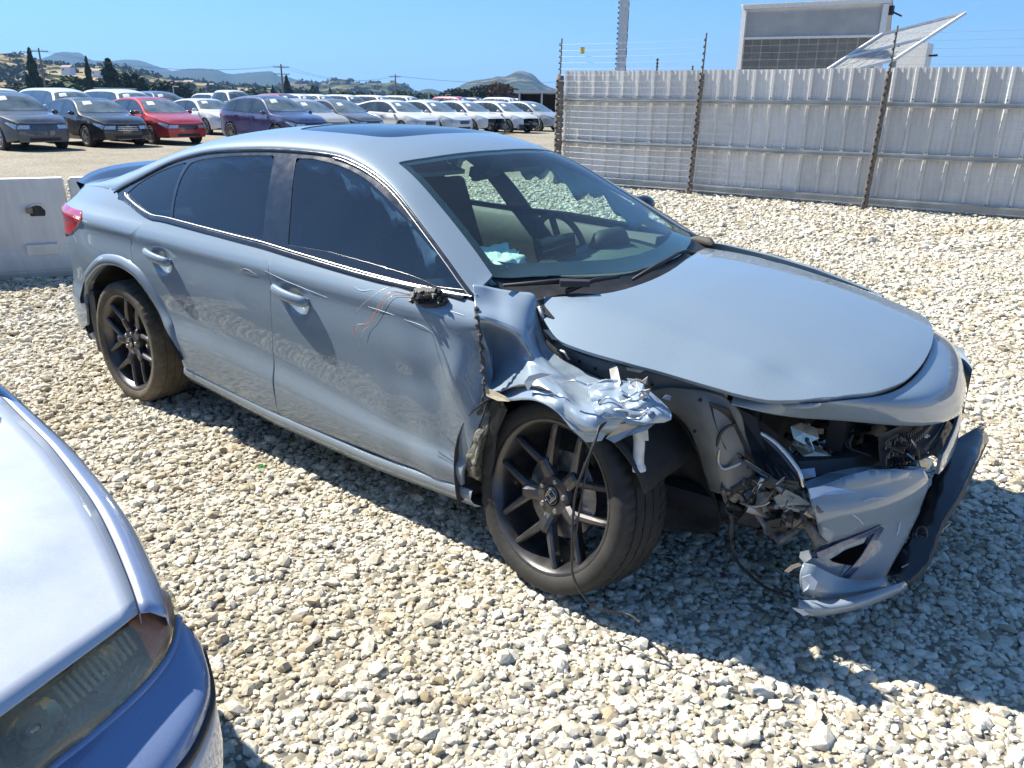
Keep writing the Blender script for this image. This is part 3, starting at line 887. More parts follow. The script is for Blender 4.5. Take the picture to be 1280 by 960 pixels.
# arch lip : flared moulding around rear wheel
for sgn in (1, -1):
    al = resample(arch, .015)
    P = side(al[:, 0], al[:, 1])*[1, sgn, 1]; Nn = side_n(al[:, 0], al[:, 1])*[1, sgn, 1]
    hub = np.array([-2.735, 0, .32])
    rad = P-hub; rad[:, 1] = 0; rad /= np.linalg.norm(rad, axis=1)[:, None]
    tap = np.clip(np.minimum(np.arange(len(al)), np.arange(len(al))[::-1])/12.0, .15, 1)[:, None]
    rows = []
    for r_, o_ in ((.055, -.002), (.048, .010), (.03, .017), (.008, .019), (0, .012), (0, -.03)):
        rows.append(P+rad*r_*(tap if r_ > 0 else 1)+Nn*(o_*tap if o_ > 0 else o_))
    loft('wheel_arch_flare', rows, M['hero'], hero, flip=sgn > 0)
    # liner
    rows = []
    for d in (-.02, .06, .16, .30):
        rows.append(P*[1, 0, 1]+np.array([0, -sgn, 0])*(np.abs(P[:, 1:2])-d)*[0, 1, 0]+rad*.012)
    loft('wheel_liner', rows, M['liner'], hero, flip=sgn > 0)
# flat closing bulkheads in the rear wheel house
# ---- tail lamp (wraps the corner), bumper rear, decklid
def rear_patch(name, outline, mat, sgn, off=0, step=.02, disp=None):
    return panel(name, side, side_n, outline, step, mat, hero, ysign=sgn, off=off, disp=disp)
tl = np.vstack([ps((94, 262), (103, 264.5), (102.5, 273), (97, 281), (89, 291), (82, 298.5)), [(-3.48, .80), (-3.55, .82), (-3.60, .86), (-3.60, .93), (-3.56, .955), (-3.48, .965)]])
rb = np.vstack([ps((89.5, 289), (96, 304), (102, 323), (107, 337), (111, 351), (107, 365)), ps((107.5, 385), (109, 405), (112, 428)), [(-3.35, .20), (-3.50, .21), (-3.60, .28), (-3.64, .45), (-3.64, .60), (-3.61, .76), (-3.56, .80), (-3.50, .79), (-3.44, .775)]])
for sgn in (1, -1):
    t_ = rear_patch('tail_lamp', tl, M['red_lens'], sgn, off=.006, disp=None)
    rear_patch('rear_bumper_corner', rb, M['hero'], sgn)
# back face of the bumper / boot
rows = []
for z, xc, xe in ((.20, -3.60, -3.48), (.28, -3.70, -3.585), (.45, -3.76, -3.635), (.60, -3.76, -3.635), (.76, -3.72, -3.60), (.80, -3.69, -3.58), (.95, -3.68, -3.59), (1.02, -3.66, -3.58), (1.065, -3.63, -3.575)):
    hw = float(Sf(xe, z))
    rows.append([(xe+(xc-xe)*(1-abs(t)**3.0), t*hw, z) for t in np.linspace(-1, 1, 25)])
loft('rear_bumper', rows, M['hero'], hero, flip=True)
# boot lid
bl = [XY(-3.24, 0), XY(-3.22, -.45), (-3.26, -.66), (-3.35, -.70), (-3.46, -.80), (-3.52, -.88), (-3.57, -.92), XY(-3.62, -.3), XY(-3.635, 0)]
bl = np.array(bl); bl = np.vstack([bl, (bl*[1, -1])[::-1][1:-1]])
panel('boot_lid', top, top_n, bl, .035, M['hero'], hero, off=-.001)
panel('deck_shoulder', top, top_n, np.array([(-3.33, -1.0), (-3.42, -.93), (-3.46, -.80), (-3.52, -.88), (-3.57, -.92), (-3.585, -.97), (-3.57, -1.0), (-3.45, -1.0)]), .03, M['hero'], hero)
# spoiler lip on the boot
rows = []
for t in np.linspace(-1, 1, 41):
    y = t*.62; e = 1-abs(t)**6
    xb = -3.69+.08*t*t; xf = -3.42+.02*abs(t); z0 = 1.045+.035*(1-t*t)
    h = .055*e
    rows.append([(xf, y, z0+.006), ((xf*2+xb)/3, y, z0+.02*e+.012), ((xf+2*xb)/3, y, z0+.045*e+.012), (xb, y, z0+h+.020), (xb-.012, y, z0+h+.012), (xb+.01, y, z0+h-.01), (xb+.03, y, z0-.03), (xf, y, z0-.03)])
loft('spoiler', rows, M['spoiler'] if 'spoiler' in M else M['trim'], hero, closed=True)
# rear mud flap
for sgn in (1, -1):
    bm = bmesh.new()
    V_ = [(-3.10, 0, .545), (-3.045, 0, .545), (-3.05, 0, .40), (-3.065, 0, .20), (-3.11, 0, .20), (-3.125, 0, .40)]
    a_ = [bm.verts.new((v[0], -sgn*.875, v[2])) for v in V_]; b_ = [bm.verts.new((v[0]-.01, -sgn*.68, v[2])) for v in V_]
    bm.faces.new(a_); bm.faces.new(b_[::-1])
    for i in range(6): bm.faces.new((a_[i], a_[(i+1) % 6], b_[(i+1) % 6], b_[i]))
    bmesh.ops.recalc_face_normals(bm, faces=bm.faces[:])
    bm_obj('mud_flap', bm, M['plastic'], hero)
# ------------------------------------------------------------------ bonnet
HC_K = ([-.4, -.12, .1, .3, .5, .65, .78, .88, 1.0], [.955, .955, .940, .912, .872, .832, .790, .745, .68])
def Hz(x, y):
    c = pchip(*HC_K, x)
    k = np.interp(x, [-.3, .3, .8], [.035, .055, .05])
    a = np.abs(y)
    z = c - k*(a/.66)**2.2 - .55*np.maximum(a-.60, 0)**1.15
    z = z + .010*np.exp(-((a-.36)/.10)**2)*np.clip((x+.2)*2, 0, 1)*0.6      # soft power line
    return z
def hood(x, y): x = np.asarray(x, float); y = np.asarray(y, float); return np.stack([x, y, Hz(x, y)], -1)
def hood_n(x, y):
    e = .004
    a = (Hz(x+e, y)-Hz(x-e, y))/(2*e); b_ = (Hz(x, y+e)-Hz(x, y-e))/(2*e)
    n = np.stack([-a, -b_, np.ones_like(a)], -1); return n/np.linalg.norm(n, axis=-1, keepdims=True)
def gH(P): return P[:, 2]-Hz(P[:, 0], P[:, 1])
def ph(*px): return np.array([on_surf(p, gH)[[0, 1]] for p in px])
h_rear = ph((669, 371), (700, 371), (740, 369), (780, 362), (815, 350), (845, 334), (868, 317), (884, 303))
h_front = ph((1167, 415), (1164, 432), (1154, 452), (1140, 468), (1122, 480), (1095, 489), (1060, 493), (1020, 497), (975, 500), (950, 498), (917, 491))
h_right = ph((905, 487), (870, 477), (830, 465), (790, 454.5), (745, 442), (715, 432), (697, 423), (684, 405), (675, 388))
h_left = np.array([(-.27, .67), (-.1, .70), (.15, .70), (.4, .665), (.6, .60), (.72, .53)])
hood_out = np.vstack([cr(h_rear, 3), cr(np.vstack([h_left[1:], h_front[:1]]), 4), cr(h_front, 4)[1:], cr(h_right, 3)])
def hood_disp(P):
    x, y = P[:, 0], P[:, 1]
    d = -.006*np.exp(-(((x-.60)/.06)**2+((y+.55)/.05)**2))
    d += .004*np.exp(-(((x-.50)/.05)**2+((y+.60)/.05)**2))
    d += .003*np.exp(-(((x-.72)/.10)**2+((y+.28)/.06)**2))
    d += -.003*np.exp(-(((y+.55)/.02)**2))*np.clip(x*3, 0, 1)
    return d
panel('bonnet', hood, hood_n, hood_out, .025, M['hood'] if 'hood' in M else M['hero'], hero, disp=hood_disp, flange=.014)
hu = panel('bonnet_underside', hood, hood_n, hood_out*[1, .985]-[.004, 0], .06, M['primer'], hero, off=-.022, flange=.01)
# cowl: black plastic between windscreen and bonnet
cw = []
for t in np.linspace(-1, 1, 31):
    y = t*.70
    xa = -.145-.26*abs(t)**2.4; za = float(top(np.array([xa]), pt_y(np.array([xa]), np.array([y])))[0, 2])-.006
    cw.append([(xa-.01, y, za-.004), (xa+.035, y, za-.03), (xa+.10, y, za-.055), (xa+.16, y, za-.075), (xa+.26, y, za-.10)])
loft('cowl_panel', np.array(cw), M['plastic'], hero, flip=False)
# left side cowl corner tip (hinge cover)
bm = bmesh.new()
bm_tube(bm, [(-.40, .70, .925), (-.33, .70, .935), (-.26, .68, .935), (-.22, .64, .93)], [.012, .022, .024, .012], 10)
bm_obj('cowl_end_cap', bm, M['dirty_plastic'], hero, True)
# wipers
def wiper(p0, p1, p2):
    bm = bmesh.new()
    bm_tube(bm, [p0, (Vector(p0)*.5+Vector(p1)*.5)+Vector((0, 0, .012)), p1], [.010, .008, .006], 8)
    w = bm_obj('wiper', bm, M['plastic'], hero, True)
    bm = bmesh.new()
    bm_tube(bm, [Vector(p1)+(Vector(p0)-Vector(p1))*.0+(Vector(p2)-Vector(p1))*k for k in (0, .5, 1)], [.007, .010, .006], 6)
    bm_obj('wiper_blade', bm, M['rubber'], w, True)
def wsp(px, d=.012):
    P = on_surf(px, gT); return Vector(P)+Vector((.3, 0, .9)).normalized()*d
wiper(Vector(onZ((708, 364), .935)), wsp((772, 352), .02), wsp((628, 361), .012))
wiper(Vector(onZ((868, 318), .94)), wsp((846, 322), .02), wsp((790, 353), .012))
bm = bmesh.new(); bm_box(bm, wsp((716, 361), .022), (.035, .10, .02), Euler((0, 0, -.9))); bm_obj('wiper_pivot', bm, M['plastic'], hero)

# ------------------------------------------------------------------ nose band below the bonnet
up3 = np.array([(p[0], p[1], Hz(p[0], p[1])-.011) for p in ph((1004, 500), (1050, 496), (1095, 491), (1122, 483), (1140, 471), (1154, 455), (1164, 435), (1167, 415))])
up3 = np.vstack([[(.47, -.645, .742), (.55, -.61, .742)], up3[:], [(.74, .56, .735), (.62, .64, .74), (.50, .70, .76)]])
lo3 = np.array([(.475, -.672, .722), (.60, -.605, .70), (.75, -.47, .68), (.86, -.325, .65), (.925, -.17, .622), (.955, .0, .602), (.955, .12, .597), (.935, .28, .60), (.905, .42, .61), (.86, .54, .625), (.77, .655, .65), (.62, .74, .68), (.50, .79, .71)])
def rs(P, n):
    P = cr(P, 10); d = np.r_[0, np.cumsum(np.linalg.norm(np.diff(P, axis=0), axis=1))]; s = np.linspace(0, d[-1], n)
    return np.stack([np.interp(s, d, P[:, k]) for k in range(3)], 1)
U = rs(up3, 61); L = rs(lo3, 61)
nrmo = np.stack([np.gradient(L[:, 1]), -np.gradient(L[:, 0]), 0*L[:, 0]], 1); nrmo /= np.linalg.norm(nrmo, axis=1)[:, None]
rows = []
tt = np.linspace(0, 1, 61)
blg = (.035*np.clip(np.sin(np.pi*np.clip(tt*1.02, 0, 1))**.7, 0, 1))[:, None]
for v in np.linspace(0, 1, 13):
    w = v
    P = U*(1-w)+L*w
    up_ = np.array([0, 0, 1.0])
    P = P+(up_*.75+nrmo*.55)*(blg*math.sin(math.pi*w**1.15)*1.0)
    rows.append(P)
rows.insert(0, U+np.array([0, 0, -.02])-nrmo*.012)
rows.append(L-nrmo*.010+[0, 0, -.006]); rows.append(L-nrmo*.05+[0, 0, -.004])
loft('nose_panel', rows, M['hero'], hero)
# ------------------------------------------------------------------ undamaged left wing (seen only from other positions)
def zarch_f(x, r=.352): return .32+np.sqrt(max(r*r-x*x, 0))
fl = [(-.30, .262)]+[(x, zarch_f(x)) for x in np.linspace(-.351, .351, 24)]+[(.45, .30), (.62, .33), (.66, .50), (.60, .70), (.45, .80), (.2, .86), (0, .89), (-.25, .915), (-.37, .915), (-.33, .86), (-.30, .70)]
panel('wing', side, side_n, np.array(fl[1:]), .035, M['hero'], hero, ysign=-1)
rows = []
for x in np.linspace(-.34, .50, 20):
    ye = float(np.interp(x, h_left[:, 0], h_left[:, 1])); zt_ = float(Hz(x, ye)); ys_ = float(Sf(x, .78))
    rows.append([(x, ye-.012, zt_-.022), (x, ye-.003, zt_-.0015), (x, ye*.6+ys_*.4, zt_-.03), (x, ye*.25+ys_*.75, zt_*.5+.39), (x, ys_+.002, .77)])
loft('wing_top', rows, M['hero'], hero)
rows = []
for z, o in ((.62, 0), (.66, .01), (.5, .02), (.33, .01), (.2, -.01)):
    rows.append([(.62, .775+o, z), (.74, .72+o, z), (.84, .63+o, z), (.915, .45+o, z-.02)])
loft('bumper_side', rows, M['hero'], hero, flip=True)
# left door mirror (black housing seen beyond the windscreen)
bm = bmesh.new()
bmesh.ops.create_uvsphere(bm, u_segments=20, v_segments=14, radius=1)
MC = Vector(onY((802, 258), .97))
for v in bm.verts:
    x, y, z = v.co
    fx = max(-.35, x)
    v.co = MC+Vector((fx*.06, y*.095, z*.055+(.008*y)))
mir = bm_obj('door_mirror', bm, M['trim'], hero, True)
bm = bmesh.new(); bm_tube(bm, [(-.50, .82, .92), MC+Vector((-.02, -.08, -.03)), MC+Vector((0, -.03, -.01))], [.025, .022, .02], 10)
bm_obj('mirror_stalk', bm, M['trim'], mir, True)

# ------------------------------------------------------------------ door handles
def handle(p, sgn):
    bm = bmesh.new()
    c = side(np.array([p[0]]), np.array([p[1]]))[0]
    pts = []; rr = []
    L_ = .112
    for t in np.linspace(-1, 1, 15):
        x = c[0]+t*L_; z = c[2]-t*.010; o = .020+.018*(1-t*t)
        pts.append((x, c[1]-o+.006, z)); rr.append(.0155 if abs(t) < .8 else .0155*(1-((abs(t)-.8)/.2)**2*.55))
    for q_ in range(len(pts)): pts[q_] = (pts[q_][0], pts[q_][1], pts[q_][2])
    bm_tube(bm, pts, rr, 12)
    for v in bm.verts:
        v.co.z = (v.co.z-c[2])*1.45+c[2]
        v.co.y *= -sgn if False else 1
    bm_tube(bm, [(c[0]-.095, c[1]-.022, c[2]+.001), (c[0]-.092, c[1]+.02, c[2]+.001)], .010, 8)
    bm_tube(bm, [(c[0]+.095, c[1]-.022, c[2]-.009), (c[0]+.092, c[1]+.02, c[2]-.009)], .010, 8)
    if sgn < 0:
        for v in bm.verts: v.co.y = -v.co.y
        bmesh.ops.reverse_faces(bm, faces=bm.faces[:])
    return bm_obj('door_handle', bm, M['hero'], hero, True)
for p in (hf, hr):
    for s in (1, -1): handle(p+[0, .012], s)
# ------------------------------------------------------------------ wheels
def wheel_meshes(dusty=False):
    """local frame: axle along Y, outer face towards -Y, centre at 0"""
    out = {}
    bm = bmesh.new()
    # tyre : tread with ribs and lateral notches
    n = 156
    prof = [(.100, .250), (.110, .258), (.1165, .278), (.116, .298), (.108, .3115), (.099, .3165), (.085, .3195), (.0665, .3205), (.066, .3145), (.0605, .3145), (.06, .3212), (.024, .3222), (.0235, .3155), (.018, .3155), (.0175, .3225),
            (-.0175, .3225), (-.018, .3155), (-.0235, .3155), (-.024, .3222), (-.06, .3212), (-.0605, .3145), (-.066, .3145), (-.0665, .3205), (-.085, .3195), (-.099, .3165), (-.108, .3115), (-.116, .298), (-.1165, .278), (-.110, .258), (-.100, .250)]
    rings = []
    for a, r in prof:
        ring = []
        for k in range(n):
            th = 2*math.pi*k/n
            rr = r; aa = abs(a)
            if .0665 <= aa <= .109 and k % 3 == 0: rr -= .0045
            if .0235 < aa < .0607 and (k+1) % 6 == 0 and r > .318: rr -= .003
            ring.append(bm.verts.new((rr*math.cos(th+a*.9), a, rr*math.sin(th+a*.9))))
        rings.append(ring)
    for i in range(len(rings)-1):
        for k in range(n):
            f = bm.faces.new((rings[i][k], rings[i][(k+1) % n], rings[i+1][(k+1) % n], rings[i+1][k]))
    me = bpy.data.meshes.new('tyre'); bmesh.ops.recalc_face_normals(bm, faces=bm.faces[:]); bm.to_mesh(me); bm.free()
    me.materials.append(M['tyre_dusty'] if dusty else M['tyre']); me.polygons.foreach_set('use_smooth', [True]*len(me.polygons)); me.set_sharp_from_angle(angle=R(35))
    out['tyre'] = me
    # rim barrel
    bm = bmesh.new()
    bm_lathe(bm, [(-.094, .2505), (-.1035, .2560), (-.1085, .2550), (-.1090, .2500), (-.1050, .2440), (-.092, .236), (-.06, .222), (.0, .212), (.08, .213), (.10, .235), (.104, .250)], 72)
    me = bpy.data.meshes.new('rim'); bmesh.ops.recalc_face_normals(bm, faces=bm.faces[:]); bm.to_mesh(me); bm.free()
    me.materials.append(M['dark_metal']); me.polygons.foreach_set('use_smooth', [True]*len(me.polygons)); me.set_sharp_from_angle(angle=R(40))
    out['rim'] = me
    # spoke pair (V): two tapering arms from the hub
    bm = bmesh.new()
    def arm(a0, a1, r0, r1, w0, w1):
        """ridge-backed arm from polar (a0,r0) to (a1,r1)"""
        P0 = np.array([r0*math.cos(a0), 0, r0*math.sin(a0)]); P1 = np.array([r1*math.cos(a1), 0, r1*math.sin(a1)])
        d = (P1-P0)/np.linalg.norm(P1-P0); s = np.array([-d[2], 0, d[0]])
        secs = []
        for t, y0, hh in ((0, -.078, 1.0), (.25, -.086, 1), (.6, -.0935, 1), (.88, -.096, .9), (1.0, -.090, .5)):
            c = P0+(P1-P0)*t; w = w0*(1-t)+w1*t
            dep = .030*hh+.008
            secs.append([bm.verts.new(tuple(c+s*w*.5+np.array([0, y0+.007, 0]))), bm.verts.new(tuple(c+s*w*.22+np.array([0, y0-.001, 0]))), bm.verts.new(tuple(c-s*w*.22+np.array([0, y0-.001, 0]))),
                         bm.verts.new(tuple(c-s*w*.5+np.array([0, y0+.007, 0]))), bm.verts.new(tuple(c-s*w*.35+np.array([0, y0+dep, 0]))), bm.verts.new(tuple(c+s*w*.35+np.array([0, y0+dep, 0])))])
        for i in range(len(secs)-1):
            for k in range(6):
                bm.faces.new((secs[i][k], secs[i][(k+1) % 6], secs[i+1][(k+1) % 6], secs[i+1][k]))
        bm.faces.new(secs[0]); bm.faces.new(secs[-1])
    da = R(23)
    arm(R(2.5), da, .098, .2430, .031, .020); arm(-R(2.5), -da, .098, .2430, .031, .020)
    arm(0, 0, .055, .128, .052, .040)
    # web joining the two arms near the hub
    pts = [(.045, R(24)), (.092, R(13)), (.112, 0), (.092, -R(13)), (.045, -R(24))]
    tp = [bm.verts.new((r*math.cos(a), -.079-.05*(r-.045), r*math.sin(a))) for r, a in pts]; bt = [bm.verts.new((r*math.cos(a), -.050, r*math.sin(a))) for r, a in pts]
    bm.faces.new(tp); bm.faces.new(bt[::-1])
    for i in range(5): bm.faces.new((tp[i], tp[(i+1) % 5], bt[(i+1) % 5], bt[i]))
    bmesh.ops.recalc_face_normals(bm, faces=bm.faces[:])
    me = bpy.data.meshes.new('spoke'); bm.to_mesh(me); bm.free()
    me.materials.append(M['dark_metal']); out['spoke'] = me
    bm = bmesh.new()
    rr = bm_lathe(bm, [(-.040, .070), (-.072, .070), (-.082, .064), (-.084, .034), (-.079, .031)], 40)
    bmesh.ops.recalc_face_normals(bm, faces=bm.faces[:])
    me = bpy.data.meshes.new('hub'); bm.to_mesh(me); bm.free(); me.materials.append(M['dark_metal']); me.polygons.foreach_set('use_smooth', [True]*len(me.polygons)); me.set_sharp_from_angle(angle=R(40))
    out['hub'] = me
    bm = bmesh.new()
    rr = bm_lathe(bm, [(-.070, .031), (-.088, .030), (-.090, .026)], 28)
    bm.faces.new(rr[-1]); bmesh.ops.recalc_face_normals(bm, faces=bm.faces[:])
    me = bpy.data.meshes.new('centre_cap'); bm.to_mesh(me); bm.free(); me.materials.append(M['trim']); out['centre_cap'] = me
    # emblem: letter H inside a rounded square outline
    bm = bmesh.new(); y = -.0915
    for p0, p1, w in (((-.0105, -.011), (-.0125, .0125), .0046), ((.0105, -.011), (.0125, .0125), .0046), ((-.0105, .0), (.0105, .0), .0042)):
        p0 = Vector((p0[0], 0, p0[1])); p1 = Vector((p1[0], 0, p1[1])); d = p1-p0
        an = math.atan2(d.x, d.z)
        bm_box(bm, ((p0.x+p1.x)/2, y, (p0.z+p1.z)/2), (w, .002, d.length+.002), Euler((0, an, 0)))
    ol = [(-.015, -.017), (.015, -.017), (.019, .013), (.014, .019), (-.014, .019), (-.019, .013)]
    bm_tube(bm, [(a, y, c) for a, c in ol]+[(ol[0][0], y, ol[0][1])], .0014, 6, cap=False)
    me = bpy.data.meshes.new('emblem'); bm.to_mesh(me); bm.free(); me.materials.append(M['chrome']); out['emblem'] = me
    bm = bmesh.new()
    rr = bm_lathe(bm, [(-.060, .0095), (-.084, .0095), (-.089, .0075), (-.090, .004)], 12); bm.faces.new(rr[-1]); bmesh.ops.recalc_face_normals(bm, faces=bm.faces[:])
    me = bpy.data.meshes.new('lug_nut'); bm.to_mesh(me); bm.free(); me.materials.append(M['steel']); me.polygons.foreach_set('use_smooth', [True]*len(me.polygons)); me.set_sharp_from_angle(angle=R(40)); out['lug_nut'] = me
    bm = bmesh.new()
    bm_lathe(bm, [(-.005, .07), (-.030, .075), (-.030, .145), (-.006, .145), (-.006, .075)], 48); bmesh.ops.recalc_face_normals(bm, faces=bm.faces[:])
    me = bpy.data.meshes.new('brake_disc'); bm.to_mesh(me); bm.free(); me.materials.append(M['brake']); out['brake_disc'] = me
    bm = bmesh.new()
    for k in range(7):
        a = R(-28+k*9.5); bm_box(bm, (.128*math.cos(a), -.022, .128*math.sin(a)), (.055, .055, .030), Euler((0, -a, 0)))
    me = bpy.data.meshes.new('brake_caliper'); bm.to_mesh(me); bm.free(); me.materials.append(M['steel']); out['brake_caliper'] = me
    return out
WM = wheel_meshes(); WM_D = wheel_meshes(True)
def add_wheel(parent, loc, rz=0, rx=0, flip=False, spin=0.0, wm=WM, label=None, caliper=0.0):
    w = bpy.data.objects.new('wheel', wm['rim']); link(w, parent)
    w.matrix_local = Matrix.Translation(loc) @ Matrix.Rotation(rz, 4, 'Z') @ Matrix.Rotation(rx, 4, 'X') @ Matrix.Rotation(math.pi if flip else 0, 4, 'Z') @ Matrix.Rotation(spin, 4, 'Y')
    if label: w['label'] = label
    def ch(n, M4=None):
        o = bpy.data.objects.new(n, wm[n]); link(o, w)
        if M4 is not None: o.matrix_local = M4
        return o
    ch('tyre')
    for k in range(5):
        ch('spoke', Matrix.Rotation(2*math.pi*k/5, 4, 'Y'))
        ch('lug_nut', Matrix.Rotation(2*math.pi*k/5+math.pi/5, 4, 'Y') @ Matrix.Translation((.050, 0, 0)))
    ch('hub'); ch('centre_cap'); ch('emblem', Matrix.Rotation(-spin*0+.15, 4, 'Y'))
    ch('brake_disc'); ch('brake_caliper', Matrix.Rotation(-spin+caliper, 4, 'Y'))
    return w
YO = .1075
add_wheel(hero, (-.005, -.88+.1065, .318), R(-7.5), R(-11), spin=R(24), label='front wheel toed out and leaning, with scuffed spokes', caliper=R(-15))
add_wheel(hero, (-2.735, -.885+.1065, .318), 0, R(-1.5), spin=R(36), wm=WM_D, caliper=R(0))
add_wheel(hero, (0, .78, .318), 0, 0, True, .3)
add_wheel(hero, (-2.735, .78, .318), 0, 0, True, .9)
# spoke rotation note: angle measured in the wheel plane
# floor pan / dark underbody so daylight does not show under the sills
bm = bmesh.new()
bm_box(bm, (-1.3, 0, .21), (1.95, 1.60, .05)); bm_box(bm, (-3.3, 0, .30), (.8, 1.1, .10)); bm_box(bm, (-2.73, 0, .40), (.75, 1.05, .06))
bm_obj('underbody', bm, M['plastic'], hero)
# rear wheel house backs
for s in (1, -1):
    bm = bmesh.new(); bm_box(bm, (-2.735, -s*.55, .45), (1.0, .02, .60)); bm_obj('wheel_house', bm, M['liner'], hero)
# ================================================================== crushed front corner
def P3(px, y): return onY(px, y)
def sheet(name, pts, th, mat, parent=hero, warp=0.0, sub=0, label=None):
    """thin bent plate from (px, py, y) points"""
    V_ = [Vector(onY((a, b), y)) for a, b, y in pts]
    c = sum(V_, Vector())/len(V_)
    nr = Vector((0, 0, 0))
    for i in range(len(V_)):
        nr += (V_[i]-c).cross(V_[(i+1) % len(V_)]-c)
    nr.normalize()
    if nr.dot(Vector(CAM_POS)-c) < 0: nr = -nr
    bm = bmesh.new()
    a_ = [bm.verts.new(v) for v in V_]; b_ = [bm.verts.new(v-nr*th) for v in V_]
    ca = bm.verts.new(c+nr*warp); cb = bm.verts.new(c-nr*th+nr*warp)
    n = len(V_)
    for i in range(n):
        j = (i+1) % n
        bm.faces.new((a_[i], a_[j], ca)); bm.faces.new((b_[j], b_[i], cb)); bm.faces.new((a_[j], a_[i], b_[i], b_[j]))
    bmesh.ops.recalc_face_normals(bm, faces=bm.faces[:])
    o = bm_obj(name, bm, mat, parent)
    if label: o['label'] = label
    return o
def tube_px(name, pts, r, mat, parent=hero, n=8, smooth_n=6, label=None):
    P = [onY((p[0], p[1]), p[2]) for p in pts]
    P = cr(P, smooth_n) if len(P) > 2 and smooth_n > 1 else np.array(P)
    bm = bmesh.new(); bm_tube(bm, [Vector(p) for p in P], r, n)
    o = bm_obj(name, bm, mat, parent, True)
    if label: o['label'] = label
    return o
def grid_surf(rows_px, sub=5):
    """rows of (px,py,y) -> finely resampled 3D grid"""
    G = np.array([[onY((p[0], p[1]), p[2]) for p in r] for r in rows_px])
    A_ = np.array([cr(r, sub) for r in G])
    return np.array([cr(A_[:, j], sub) for j in range(A_.shape[1])]).transpose(1, 0, 2)

# --- torn and creased right wing
fr = [
 [(591, 356, -.80), (602, 357, -.78), (620, 361, -.74), (645, 365, -.71), (668, 369, -.68), (673, 393, -.69), (682, 425, -.70), (700, 445, -.71), (730, 463, -.72), (765, 480, -.74)],
 [(593, 376, -.83), (606, 380, -.81), (622, 384, -.79), (640, 386, -.77), (656, 392, -.75), (666, 410, -.75), (676, 436, -.75), (696, 456, -.76), (726, 474, -.77), (772, 492, -.78)],
 [(596, 395, -.87), (608, 399, -.86), (624, 404, -.84), (642, 412, -.83), (655, 422, -.82), (666, 437, -.81), (680, 450, -.80), (698, 466, -.80), (726, 484, -.80), (785, 504, -.82)],
 [(598, 413, -.86), (609, 416, -.80), (624, 422, -.78), (640, 430, -.77), (652, 440, -.80), (664, 450, -.815), (680, 463, -.82), (700, 478, -.83), (730, 495, -.84), (800, 512, -.85)],
 [(600, 438, -.86), (610, 443, -.78), (622, 448, -.76), (636, 450, -.77), (648, 456, -.81), (662, 464, -.85), (680, 474, -.87), (704, 488, -.88), (736, 508, -.88), (813, 519, -.87)],
 [(603, 463, -.87), (612, 467, -.80), (622, 469, -.80), (636, 470, -.83), (650, 474, -.87), (664, 481, -.90), (682, 490, -.91), (708, 503, -.92), (744, 524, -.90), (812, 527, -.86)],
 [(606, 482, -.88), (614, 488, -.87), (626, 496, -.90), (638, 501, -.91), (655, 500, -.93), (672, 502, -.94), (692, 512, -.94), (712, 530, -.93), (738, 546, -.90), (792, 538, -.84)],
]
G = grid_surf(fr, 7)
h, w = G.shape[:2]
def crumple(P, amp, sc, seed=0):
    out = np.zeros(len(P))
    for i, p in enumerate(P):
        v = Vector(p)*sc+Vector((seed, 0, 0))
        d, _ = noise.voronoi(v)
        out[i] = (d[1]-d[0])
    return out*amp
flat = G.reshape(-1, 3)
cc = np.linspace(0, 1, w)[None, :].repeat(h, 0).ravel(); rr_ = np.linspace(0, 1, h)[:, None].repeat(w, 1).ravel()
amp = .002+.030*np.clip((cc-.50)/.22, 0, 1)+.006*np.clip((rr_-.25)*3, 0, 1)*np.clip((.75-rr_)*3, 0, 1)
disp = crumple(flat, 1.0, 6, 3)*amp*1.5 + crumple(flat, 1.0, 13, 9)*amp*.25*np.clip((cc-.6)/.2, 0, 1)
toCam = CAM_POS-flat; toCam /= np.linalg.norm(toCam, axis=1)[:, None]
edge = np.clip(cc*14, 0, 1)*np.clip((1-rr_)*9+.25, 0, 1)
flat = flat+(toCam*.5+np.array([0, -.8, .2]))*(disp*edge)[:, None]
G2 = flat.reshape(h, w, 3)
wing = loft('wing', G2, M['hero_crushed'], hero)
wing['label'] = 'crushed and torn right front wing with sharp creases'
wing.data.set_sharp_from_angle(angle=R(24))
sm = wing.modifiers.new('thickness', 'SOLIDIFY'); sm.thickness = .0025; sm.offset = -1
# curled torn edge along the arch and a loose flap
sheet('wing_flap', [(697, 515, -.945), (716, 529, -.95), (738, 541, -.93), (757, 543, -.90), (752, 551, -.91), (733, 553, -.93), (714, 536, -.95)], .002, M['hero_crushed'], warp=.01)
sheet('torn_edge', [(606, 484, -.885), (618, 489, -.90), (632, 496, -.915), (637, 502, -.92), (622, 501, -.91), (608, 495, -.89)], .002, M['beige_plastic'])
sheet('torn_edge', [(655, 478, -.93), (661, 470, -.93), (676, 466, -.93), (690, 468, -.93), (674, 471, -.93), (666, 478, -.93), (660, 489, -.935)], .002, M['hero_crushed'])
# folded metal strip in the gap between door and wing
bm = bmesh.new()
pp = [(594, 384, -.86), (597, 400, -.875), (600, 420, -.88), (602, 445, -.885), (605, 468, -.89), (605, 490, -.885), (602, 510, -.87), (597, 530, -.85)]
P_ = cr([onY((a, b), y) for a, b, y in pp], 6)
for i, p in enumerate(P_): pass
bm_tube(bm, [Vector(p)+Vector((.004*math.sin(i*2.1), .004*math.sin(i*1.3), 0)) for i, p in enumerate(P_)], [.006+.003*math.sin(i*1.7) for i in range(len(P_))], 6)
bm_obj('torn_edge', bm, M['dirty_plastic'], hero)
